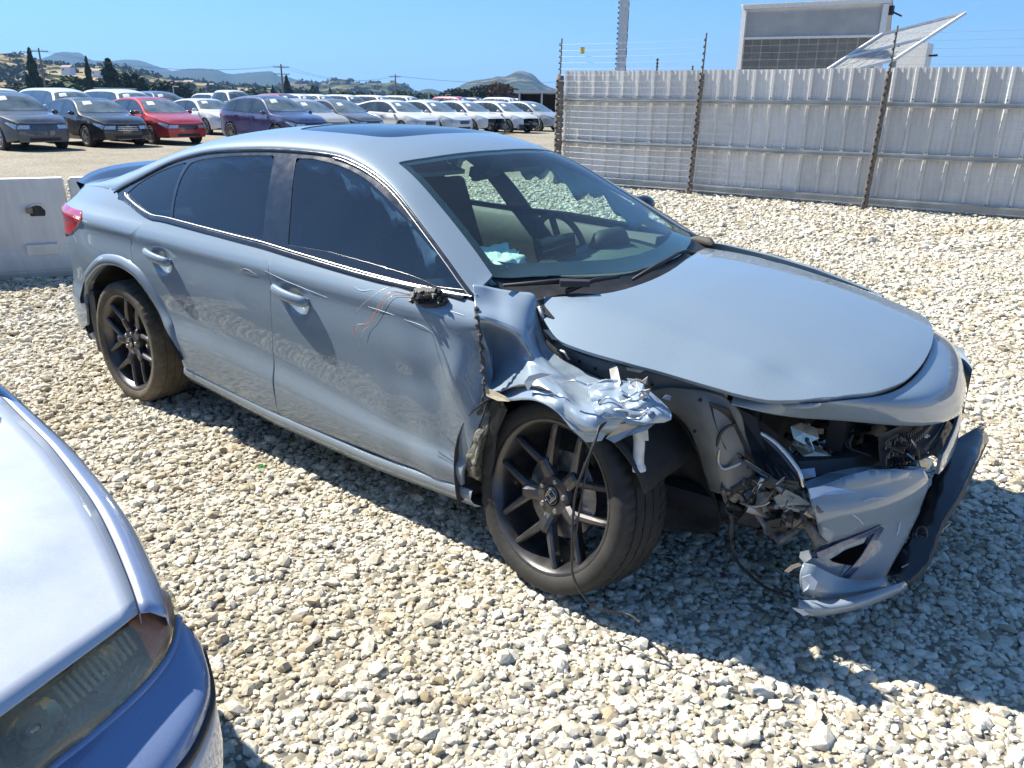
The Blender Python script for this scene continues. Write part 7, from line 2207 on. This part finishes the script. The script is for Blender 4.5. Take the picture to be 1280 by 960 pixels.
for k in range(npan):
    s0 = .06+(CL-.12)*k/npan; s1 = .06+(CL-.12)*(k+1)/npan-.012
    q_ = [cp(s0, .03, z_mid+.02), cp(s1, .03, z_mid+.02), cp(s1, .03, zt(s1)-.14), cp(s0, .03, zt(s0)-.14)]
    bm = bmesh.new(); f = bm.faces.new([bm.verts.new(v) for v in q_]); bmesh.ops.solidify(bm, geom=[f], thickness=-.03); bm_obj('wall_panel', bm, wall_up, cab)
    for r_ in range(4):
        za = z_mid-.03-.42*(r_+1)+.01; zb_ = z_mid-.03-.42*r_
        for c_ in range(2):
            a_ = s0+(s1-s0)*c_/2; b_ = s0+(s1-s0)*(c_+1)/2-.01
            q_ = [cp(a_, .02, za), cp(b_, .02, za), cp(b_, .02, zb_), cp(a_, .02, zb_)]
            bm = bmesh.new(); f = bm.faces.new([bm.verts.new(v) for v in q_]); bmesh.ops.solidify(bm, geom=[f], thickness=-.02); bm_obj('cladding_tile', bm, wall_lo, cab)
# trims
def beam(nm, a, b_, w_, mat, par=cab):
    a = Vector(a); b_ = Vector(b_); bm = bmesh.new(); d = b_-a; bm_box(bm, (0, 0, d.length/2), (w_, w_, d.length)); 
    q_ = d.to_track_quat('Z', 'Y').to_matrix().to_4x4()
    for v in bm.verts: v.co = Matrix.Translation(a) @ q_ @ v.co
    return bm_obj(nm, bm, mat, par)
beam('trim_beam', cp(-.02, .05, zt(0)-.02), cp(CL+.05, .05, zt(CL)-.02), .10, white_t)
beam('trim_beam', cp(0, .045, z_mid), cp(CL, .045, z_mid), .05, white_t)
beam('corner_post', cp(.02, .04, 0), cp(.02, .04, zt(0)-.08), .10, white_t); beam('corner_post', cp(CL-.02, .04, 0), cp(CL-.02, .04, zt(CL)-.08), .10, white_t)
beam('roof_edge', cp(CL+.03, .05, zt(CL)), cp(CL+.03, -depth, zt(CL)-.94), .10, white_t)
q_ = [cp(-.08, .12, zt(0)+.03), cp(CL+.1, .12, zt(CL)+.03), cp(CL+.1, -depth-.05, zt(CL)-.93), cp(-.08, -depth-.05, zt(0)-.93)]
bm = bmesh.new(); f = bm.faces.new([bm.verts.new(v) for v in q_]); bmesh.ops.solidify(bm, geom=[f], thickness=-.05); bm_obj('roof', bm, white_t, cab)
lp = onY((1112, 13), CY+.9); bm = bmesh.new(); bm_box(bm, tuple(lp), (.16, .12, .18)); bm_tube(bm, [Vector(lp), Vector(lp)+Vector((.25, .05, -.12))], .02, 6); bm_obj('flood_light', bm, M['grey_d'] if 'grey_d' in M else M['plastic'], cab)
# solar panel
sp_ = thing('solar_panel', 'large tilted solar panel seen from behind, rising above the fence', 'solar panel', (0, 0, 0))
A1 = onY((1036, 86), 13.6); A2 = onY((1102, 43), 14.6); A3 = onY((1207, 16), 15.4); A4 = onY((1112, 90), 13.8)
A4 = A1+(A3-A2)
back_m = simple('solar_back_sheet', (.55, .56, .56), .45, var=.08)
nx_, ny_ = 6, 4
A1 = A1-(A2-A1)*.35; A4 = A4-(A3-A4)*.35
nn_ = Vector(np.cross(A2-A1, A4-A1)).normalized()
for i in range(nx_):
    for j in range(ny_):
        g = .006
        def pp_(u, v): return Vector(A1+(A4-A1)*u+(A2-A1)*v)
        u0, u1 = i/nx_+g, (i+1)/nx_-g; v0, v1 = j/ny_+g, (j+1)/ny_-g
        bm = bmesh.new(); f = bm.faces.new([bm.verts.new(pp_(a, b_)) for a, b_ in ((u0, v0), (u1, v0), (u1, v1), (u0, v1))]); bmesh.ops.solidify(bm, geom=[f], thickness=.02); bm_obj('panel_cell', bm, back_m, sp_)
for v in (0, .5, 1): beam('frame_bar', pp_(0, v), pp_(1, v), .05, white_t, sp_)
for u in (0, 1): beam('frame_bar', pp_(u, 0), pp_(u, 1), .05, white_t, sp_)
beam('support_post', (float(pp_(.6, .5).x), float(pp_(.6, .5).y), 0), tuple(pp_(.6, .5)), .09, railm, sp_)
bx = onY((1140, 72), 15.9); un = thing('equipment_box', 'small white electrical box with a bracket, right of the cabin above the fence', 'box', (bx[0], bx[1], 0))
bm = bmesh.new(); bm_box(bm, (0, 0, 1.2), (.62, .5, 2.4+0.0)); o = bm_obj('box_body', bm, white_t, un)
ztop_ = onY((1140, 55), 15.9)[2]
for v in o.data.vertices:
    if v.co.z > 1.5: v.co.z = ztop_
    else: v.co.z = 0
bm = bmesh.new(); e = onY((1158, 70), 15.9); f_ = onY((1172, 69), 15.9); bm_tube(bm, [(e[0]-bx[0], 0, e[2]), (f_[0]-bx[0], 0, f_[2])], .022, 6); bm_box(bm, (e[0]-bx[0], 0, e[2]), (.09, .09, .14)); e2 = onY((1152, 53), 15.9); bm_box(bm, (e2[0]-bx[0], -.1, e2[2]), (.14, .1, .12)); bm_obj('bracket', bm, M['plastic'], un)
# ================================================================== hills, trees, poles, sheds
def at(px, d):
    """point at horizontal distance d along the pixel's ray"""
    r_ = ray(px); k = d/math.hypot(r_[0], r_[1]); return CAM_POS+r_*k
def hill_mat(name, cols, scale, treescale, treecol, cover=(.45, .62)):
    m, nt, b = _mat(name)
    n = tex_noise(nt, scale, 7, .6); r = ramp(nt, n.outputs['Fac'], [(.35, cols[0]), (.55, cols[1]), (.72, cols[2])])
    n2 = tex_noise(nt, treescale, 9, .68); r2 = ramp(nt, n2.outputs['Fac'], [(cover[0], 0), (cover[1], 1)])
    c = mix_rgb(nt, r2.outputs[0], r.outputs[0], treecol); nt.links.new(c, b.inputs['Base Color']); b.inputs['Roughness'].default_value = 1
    b.inputs['Specular IOR Level'].default_value = 0
    n3 = tex_noise(nt, treescale*2.5, 5, .6); bump(nt, n3.outputs['Fac'], .8, 6, b)
    return m
def hill(name, prof, d, depth, mat, label=None, rough=.0, seed=0):
    """prof: [(px, py)] skyline; terrain sheet rising towards distance d"""
    P = np.array(prof, float); xs = np.arange(P[0, 0], P[-1, 0]+1, 3.0)
    sk = pchip(P[:, 0], P[:, 1], xs)
    rows = []
    nr_ = 16
    crest = []
    for i, (x, y) in enumerate(zip(xs, sk)):
        q_ = at((x, y), d); z = q_[2]*(1+rough*.5*noise.fractal(Vector((x*.06, seed, 0)), 1, 2, 4)); crest.append((q_[0], q_[1], z))
    for j in range(nr_+4):
        t = j/nr_
        row = []
        for i, (cx, cy, cz) in enumerate(crest):
            k = 1-(1-t)*depth/d if t <= 1 else 1+(t-1)*depth/d*.8
            x = CAM_POS[0]+(cx-CAM_POS[0])*k; y = CAM_POS[1]+(cy-CAM_POS[1])*k
            f = (math.sin(min(t, 1)*math.pi/2)**1.25) if t <= 1 else 1-(t-1)*1.5
            nz = noise.fractal(Vector((x*6/depth, y*6/depth, seed)), 1, 2, 5)
            z = cz*f*(1+.30*nz*math.sin(math.pi*min(t, 1))) if t <= 1 else cz*f
            row.append((x, y, z-2*(1-min(1, t*8))))
        rows.append(row)
    o = loft(name, rows, mat); o['kind'] = 'structure'
    if label: o['label'] = label
    return o
far_m = hill_mat('far_hills', ((.03, .045, .03), (.045, .055, .035), (.075, .07, .045)), .0012, .008, (.035, .05, .03), (.38, .55))
mid_m = hill_mat('mid_hills', ((.11, .095, .055), (.17, .14, .08), (.21, .17, .10)), .0022, .018, (.03, .045, .025), (.40, .52))
near_m = hill_mat('near_hills', ((.24, .18, .10), (.38, .29, .17), (.42, .33, .21)), .005, .035, (.035, .05, .022), (.47, .53))
# very far blue range
hill('far_hills', [(-260, 70), (-60, 78), (0, 80), (50, 74), (75, 69), (100, 71), (120, 77), (165, 77), (200, 85), (240, 96), (290, 104), (330, 108), (400, 112)], 4200, 1200, far_m, 'blue mountain ridge on the horizon', .0, 1)
hill('far_hills', [(140, 100), (190, 92), (225, 88), (262, 87), (290, 93), (320, 90), (337, 89), (350, 96), (375, 102), (420, 112), (470, 120)], 3400, 900, far_m, None, .0, 2)
hill('far_hills', [(560, 122), (575, 108), (600, 101), (630, 98), (650, 92), (662, 94), (680, 106), (700, 113), (720, 120)], 2300, 700, mid_m, 'isolated pointed hill behind the trees', .0, 3)
hill('far_hills', [(480, 124), (505, 118), (520, 115), (535, 111), (550, 114), (580, 124)], 2700, 700, far_m, None, .0, 4)
hill('hills', [(330, 110), (360, 104), (385, 103), (405, 105), (425, 100), (450, 104), (480, 104), (492, 103), (505, 109), (520, 118), (560, 124), (600, 126)], 1600, 600, mid_m, None, .0, 5)
hill('hills', [(-500, 80), (-200, 78), (-60, 76), (0, 74), (30, 76), (60, 81), (100, 84), (130, 86), (160, 90), (200, 100), (240, 105), (300, 109), (360, 113), (420, 120), (480, 125)], 950, 450, near_m, 'dry golden hills dotted with oaks on the left', .0, 6)
# ---- foliage
def leaf_mat(name, c0, c1, c2):
    m, nt, b = _mat(name)
    n = tex_noise(nt, .9, 4, .6); r = ramp(nt, n.outputs['Fac'], [(.3, c0), (.55, c1), (.75, c2)])
    nt.links.new(r.outputs[0], b.inputs['Base Color']); b.inputs['Roughness'].default_value = .8; b.inputs['Specular IOR Level'].default_value = .2
    return m
LG = leaf_mat('leaves_green', (.025, .045, .015), (.05, .08, .025), (.08, .115, .035))
LD = leaf_mat('leaves_dark', (.012, .026, .014), (.025, .045, .022), (.04, .065, .03))
LO = leaf_mat('leaves_rusty', (.07, .045, .02), (.13, .07, .03), (.10, .09, .035))
LL = leaf_mat('leaves_light', (.06, .085, .025), (.10, .13, .04), (.14, .17, .06))
bark = simple('bark', (.09, .07, .05), .9)
def crown_mesh(name, kind, n, mat, seed):
    r_ = random.Random(seed); vs = []; fs = []
    for k in range(n):
        if kind == 'cone':
            t = r_.random()**.8; z = t; rad = (1-t)*.5*(.75+.25*math.sin(t*22+seed)+.15*r_.random())+.02; a = r_.uniform(0, 6.283); q_ = r_.uniform(.35, 1)**.5
            c = Vector((rad*q_*math.cos(a), rad*q_*math.sin(a), z))
        elif kind == 'column':
            t = r_.random(); rad = .5*math.sin(math.pi*min(1, .08+t*.92))**.5; a = r_.uniform(0, 6.283); q_ = r_.uniform(.3, 1)**.5; c = Vector((rad*q_*math.cos(a), rad*q_*math.sin(a), t))
        else:
            v = Vector((r_.gauss(0, 1), r_.gauss(0, 1), r_.gauss(0, 1))).normalized()*r_.uniform(.25, 1)**.45
            l_ = 1+.35*noise.noise(v*2.2+Vector((seed, 0, 0))); c = Vector((v.x*.5*l_, v.y*.5*l_, .5+v.z*.5*l_))
        s = r_.uniform(.035, .085)*(1 if kind == 'round' else .8)
        u = Vector((r_.uniform(-1, 1), r_.uniform(-1, 1), r_.uniform(-.6, 1))).normalized(); w = u.orthogonal().normalized()*s; x = u.cross(w).normalized()*s*r_.uniform(.5, 1)
        b_ = len(vs); vs += [c-w-x*.4, c+w-x*.5, c+w*.7+x, c-w*.6+x*.8]; fs.append((b_, b_+1, b_+2, b_+3))
    me = bpy.data.meshes.new(name); me.from_pydata([tuple(v) for v in vs], [], fs); me.materials.append(mat); return me
CR = {('round', 0): crown_mesh('crown', 'round', 1500, LG, 1), ('round', 1): crown_mesh('crown', 'round', 1500, LD, 2), ('round', 2): crown_mesh('crown', 'round', 1500, LO, 3), ('round', 3): crown_mesh('crown', 'round', 1500, LL, 4),
      ('cone', 1): crown_mesh('crown', 'cone', 1500, LD, 5), ('column', 1): crown_mesh('crown', 'column', 900, LD, 6), ('cone', 0): crown_mesh('crown', 'cone', 1500, LG, 7)}
def tree(kind, c, px, pytop, pybase, wpx, d, label, cat='tree', group=None):
    base = at((px, pybase), d); tp = at((px, pytop), d); w = wpx*d*1.06/FOC
    z0 = 0; H = tp[2]-z0
    t = thing('cypress_tree' if kind == 'column' else ('conifer_tree' if kind == 'cone' else 'leafy_tree'), label, cat, (base[0], base[1], z0), rng.uniform(0, 6), group)
    lo = max(.06*H, .3) if kind == 'round' else .04*H
    cr_ = bpy.data.objects.new('crown', CR[(kind, c)]); link(cr_, t); cr_.location = (0, 0, lo); cr_.scale = (w, w, H-lo)
    bm = bmesh.new(); bm_tube(bm, [(0, 0, 0), (.02*H, 0, H*.5), (0, .01*H, H*.85)], [H*.03, H*.018, H*.005], 6)
    bm_obj('trunk', bm, bark, t)
    return t
TG = 'trees beyond the car lot'
for a in (('cone', 1, 46, 62, 118, 22, 170, 'tall dark pointed conifer beside the left utility pole'), ('cone', 1, 114, 72, 116, 15, 190, 'thin ragged conifer with sparse dark branches'),
          ('cone', 1, 141, 75, 118, 38, 180, 'broad dark green conifer left of the small sheds'), ('round', 1, 162, 92, 118, 34, 185, 'dark low leafy tree right of the broad conifer'),
          ('round', 0, 70, 100, 120, 60, 210, 'low mid green tree between the two left conifers'), ('round', 0, 98, 97, 120, 44, 215, 'green bushy tree just left of the thin conifer'), ('round', 1, 30, 104, 120, 34, 230, 'dark low tree left of the tall conifer'),
          ('round', 1, 215, 102, 122, 40, 220, 'dark round tree above the dark blue utility vehicle'), ('round', 1, 197, 104, 122, 26, 230, 'small dark tree above the blue utility vehicle, left one'), ('round', 0, 186, 107, 122, 20, 240, 'small green tree right of the small sheds'),
          ('round', 0, 319, 113, 124, 20, 240, 'small bright green bush above the white pickup truck'), ('cone', 1, 342, 107, 124, 11, 240, 'small dark conifer left of the centre utility pole'), ('cone', 1, 360, 95, 124, 17, 230, 'taller ragged conifer right of the centre utility pole'),
          ('column', 1, 384, 113, 126, 5, 260, 'short dark cypress right of the ragged conifer'), ('column', 1, 392, 107, 126, 7, 260, 'dark cypress, left of a close pair'), ('column', 1, 397, 108, 126, 6, 262, 'dark cypress, right of a close pair'),
          ('round', 3, 432, 114, 126, 26, 230, 'light green bushy tree left of the dark cypress trio'), ('round', 0, 452, 115, 126, 18, 240, 'green bush left of the dark cypress trio'), ('column', 1, 466, 115, 127, 6, 260, 'leftmost cypress of the trio near the middle utility pole'), ('column', 1, 472, 117, 127, 6, 261, 'middle cypress of the trio near the middle utility pole'), ('column', 1, 482, 118, 127, 7, 262, 'rightmost cypress of the trio near the middle utility pole'),
          ('round', 3, 502, 113, 128, 26, 220, 'yellow green tree right of the middle utility pole'), ('round', 0, 522, 119, 128, 24, 240, 'low green tree left of the big dark tree'), ('round', 0, 541, 118, 129, 20, 235, 'low bush beside the big dark tree'),
          ('round', 1, 572, 111, 130, 34, 200, 'big dark green round tree near the middle of the horizon'), ('round', 1, 601, 108, 131, 28, 190, 'dark brown green tree left of the rusty tree'), ('round', 2, 622, 104, 131, 36, 190, 'rusty orange brown leafy tree in front of the pointed hill'), ('round', 2, 638, 110, 131, 24, 195, 'smaller rusty tree touching the open shed'), ('round', 0, 609, 120, 131, 14, 180, 'pale green bush below the rusty tree')):
    tree(*a, group=TG)
# distant tree belt and oaks on the hills as one mass
vs = []; fs = []
def addclump(c, w, h):
    for k in range(26):
        v = Vector((rng.gauss(0, .4), rng.gauss(0, .4), abs(rng.gauss(.35, .3)))); p = Vector(c)+Vector((v.x*w, v.y*w, v.z*h)); s = w*.22
        u = Vector((rng.uniform(-1, 1), rng.uniform(-1, 1), rng.uniform(0, 1))).normalized(); a = u.orthogonal().normalized()*s; b_ = u.cross(a).normalized()*s
        i = len(vs); vs.extend([tuple(p-a-b_), tuple(p+a-b_), tuple(p+a+b_), tuple(p-a+b_)]); fs.append((i, i+1, i+2, i+3))
for k in range(330):
    px = rng.uniform(-150, 700); d = rng.uniform(260, 420)
    q_ = at((px, 122), d); addclump((q_[0], q_[1], 0), rng.uniform(3, 6), rng.uniform(2, 4.2)*(d/300)*.7)
belt = mesh_obj('distant_woodland', vs, fs, LG); belt['kind'] = 'stuff'
vs = []; fs = []
hl = [o for o in COL.objects if o.name.startswith('hills')]
dg = bpy.context.evaluated_depsgraph_get()
for o in hl:
    me = o.data; nv = len(me.vertices)
    near = 'golden' in o.get('label', '')
    for k in range(900 if near else 260):
        f = me.polygons[rng.randrange(len(me.polygons))]; c = f.center
        if noise.noise(c*.008+Vector((5, 0, 0))) < -.12: continue
        sz_ = rng.uniform(2.2, 5.5)*(1 if near else 1.4); addclump((c.x, c.y, c.z), sz_, sz_*.8)
oaks = mesh_obj('oak_scrub', vs, fs, LD); oaks['kind'] = 'stuff'
# small houses on the hills
for i, (px, py, d) in enumerate(((85, 87, 640), (122, 91, 680), (237, 105, 700), (215, 106, 640), (262, 109, 700), (300, 111, 760))):
    q_ = at((px, py), d); t = thing('hillside_house', ['pale house high on the golden hill, leftmost of all', 'pale house on the golden hill above the thin conifer', 'white house on the hill above the white sedan', 'small pale house on the hill above the dark round tree', 'pale house on the hill left of the white pickup truck', 'pale house on the hill above the white pickup truck'][i], 'house', tuple(q_), rng.uniform(0, 3))
    bm = bmesh.new(); bm_box(bm, (0, 0, -1), (7, 5, 5)); bm_obj('wall', bm, M['p_white'], t)
    bm = bmesh.new(); v = [bm.verts.new(a) for a in ((-4, -3, 1.4), (4, -3, 1.4), (4, 3, 1.4), (-4, 3, 1.4), (-4, 0, 2.8), (4, 0, 2.8))]
    for f in ((0, 1, 5, 4), (2, 3, 4, 5), (0, 4, 3), (1, 2, 5), (3, 2, 1, 0)): bm.faces.new([v[k] for k in f])
    bm_obj('roof', bm, simple('roof_tiles', (.28, .2, .16), .8), t)
    bm = bmesh.new(); bm_box(bm, (-1.5, -2.53, 0), (1.2, .1, 1.0)); bm_obj('window', bm, M['bgglass'], t)
# utility poles with crossarms and lines
def upole(px, pt_, pb_, d, label, arms=1):
    tp = at((px, pt_), d); t = thing('utility_pole', label, 'utility pole', (tp[0], tp[1], 0)); H = tp[2]
    bm = bmesh.new(); bm_tube(bm, [(0, 0, 0), (0, 0, H)], [.22, .13], 8); bm_obj('pole_shaft', bm, rust_wood, t)
    vd = Vector((tp[0]-CAM_POS[0], tp[1]-CAM_POS[1], 0)).normalized(); sd = Vector((vd.y, -vd.x, 0))
    for k in range(arms):
        a = bpy.data.objects.new('crossarm', None); 
        bm = bmesh.new(); z = H-.5-k*1.1; bm_tube(bm, [sd*-1.3+Vector((0, 0, z)), sd*1.3+Vector((0, 0, z))], .07, 6); ar = bm_obj('crossarm', bm, rust_wood, t)
        for s in (-1.2, -.5, .5, 1.2):
            bm = bmesh.new(); bm_tube(bm, [sd*s+Vector((0, 0, z)), sd*s+Vector((0, 0, z+.25))], .05, 6); bm_obj('insulator', bm, M['satin'], ar)
    return Vector((tp[0], tp[1], H-.3))
pA = upole(48, 60, 118, 160, 'wooden utility pole at the far left beside the tall conifer')
pB = upole(351, 80, 124, 150, 'wooden utility pole with double crossarms behind the white cars', 2)
pC = upole(494, 93, 126, 190, 'smaller wooden utility pole near the middle of the horizon')
pD = at((-300, 48), 150); pE = at((760, 96), 240)
lm = simple('line_wire', (.04, .04, .045), .6)
for a, b_, w_ in ((Vector(pD), pA, 'from the left picture edge to the far left utility pole'), (pA, pB, 'between the far left pole and the double-crossarm pole'), (pB, pC, 'between the double-crossarm pole and the middle pole'), (pC, Vector(pE), 'from the middle utility pole to the right')):
    for off in (-.8, .8):
        pts = []
        for t in np.linspace(0, 1, 18): p = a.lerp(b_, t); p.z -= 4*t*(1-t)*1.6; p.x += off*.6; p.y += off*.6; pts.append(p)
        bm = bmesh.new(); bm_tube(bm, pts, .016, 4, cap=False)
        tag(bm_obj('power_line', bm, lm), ('nearer' if off > 0 else 'farther')+' thin power line sagging '+w_, 'power line', 'power lines across the sky')
for px, pt_ in ((536, 112), (216, 108), (557, 118)):
    q_ = at((px, pt_), 100); bm = bmesh.new(); bm_tube(bm, [(q_[0], q_[1], 0), (q_[0], q_[1], q_[2])], .06, 6); bm_tube(bm, [(q_[0], q_[1], q_[2]), (q_[0]+.5, q_[1]+.4, q_[2])], .05, 5)
    tag(bm_obj('lamp_post', bm, M['satin']), {536: 'thin pale lamp post left of the big dark tree', 216: 'thin pale lamp post behind the dark blue utility vehicle', 557: 'thin pale lamp post at the big dark tree'}[px], 'lamp post')
# open shed at the fence end
sh_ = thing('open_shed', 'long dark open-fronted shed with a flat pale roof at the end of the lot', 'shed', (0, 0, 0))
d = 75
a0 = at((648, 131), d); a1 = at((760, 131), d); tz = at((660, 113), d)[2]; bz = 0
a0[2] = 0; a1[2] = 0; dr = (a1-a0)/np.linalg.norm(a1-a0); bk = np.array([-dr[1], dr[0], 0]); bk = bk if bk @ (a0-CAM_POS) > 0 else -bk
L_ = np.linalg.norm(a1-a0)
def bx3(nm, s0, s1, o0, o1, z0, z1, mat, par=sh_):
    bm = bmesh.new(); vs_ = []
    for z in (z0, z1):
        for s, o_ in ((s0, o0), (s1, o0), (s1, o1), (s0, o1)): vs_.append(bm.verts.new(tuple(a0+dr*s+bk*o_+np.array([0, 0, z]))))
    for f in ((3, 2, 1, 0), (4, 5, 6, 7), (0, 1, 5, 4), (1, 2, 6, 5), (2, 3, 7, 6), (3, 0, 4, 7)): bm.faces.new([vs_[i] for i in f])
    bmesh.ops.recalc_face_normals(bm, faces=bm.faces[:]); return bm_obj(nm, bm, mat, par)
bx3('roof', -.4, L_+.4, -.5, 5, tz-.22, tz, M['satin']); bx3('back_wall', 0, L_, 4.6, 4.8, 0, tz-.25, simple('shed_wall', (.07, .035, .03), .8, var=.4, vscale=.6))
for k in range(5): bx3('post', k*L_/4, k*L_/4+.16, 0, .16, 0, tz-.22, M['satin'])
bx3('side_wall', -.05, .1, .2, 4.6, 0, tz-.25, M['plastic'])
# small row of sheds on the left behind the minivans
s2 = thing('storage_shed', 'low grey louvred storage shed beside the broad conifer', 'shed', (0, 0, 0))
a0 = at((120, 120), 95); a1 = at((155, 121), 95); a0[2] = 0; a1[2] = 0; dr = (a1-a0)/np.linalg.norm(a1-a0); L_ = np.linalg.norm(a1-a0); tz = at((137, 110), 95)[2]
bx3('body', 0, L_, 0, 2.5, 0, tz-.08, simple('grey_container', (.35, .37, .38), .6), s2); bx3('roof', -.1, L_+.1, -.1, 2.6, tz-.06, tz+.02, M['satin'], s2)
for k in range(9): bx3('louvre', .1+k*L_/9.2, .1+k*L_/9.2+.12, -.06, -.01, tz-.75, tz-.15, M['satin'], s2)

# ================================================================== air
hz = bpy.data.materials.new('haze_air'); hz.use_nodes = True; nt = hz.node_tree; nt.nodes.clear()
o_ = N_(nt, 'ShaderNodeOutputMaterial'); pv = N_(nt, 'ShaderNodeVolumePrincipled'); pv.inputs['Color'].default_value = (.32, .58, 1.0, 1); pv.inputs['Density'].default_value = HAZE; pv.inputs['Anisotropy'].default_value = 0.1
nt.links.new(pv.outputs[0], o_.inputs['Volume'])
s_ = 6600
bm = bmesh.new(); bm_box(bm, (0, 0, 149), (s_*2, s_*2, 300)); haze = bm_obj('haze', bm, hz); haze['kind'] = 'stuff'
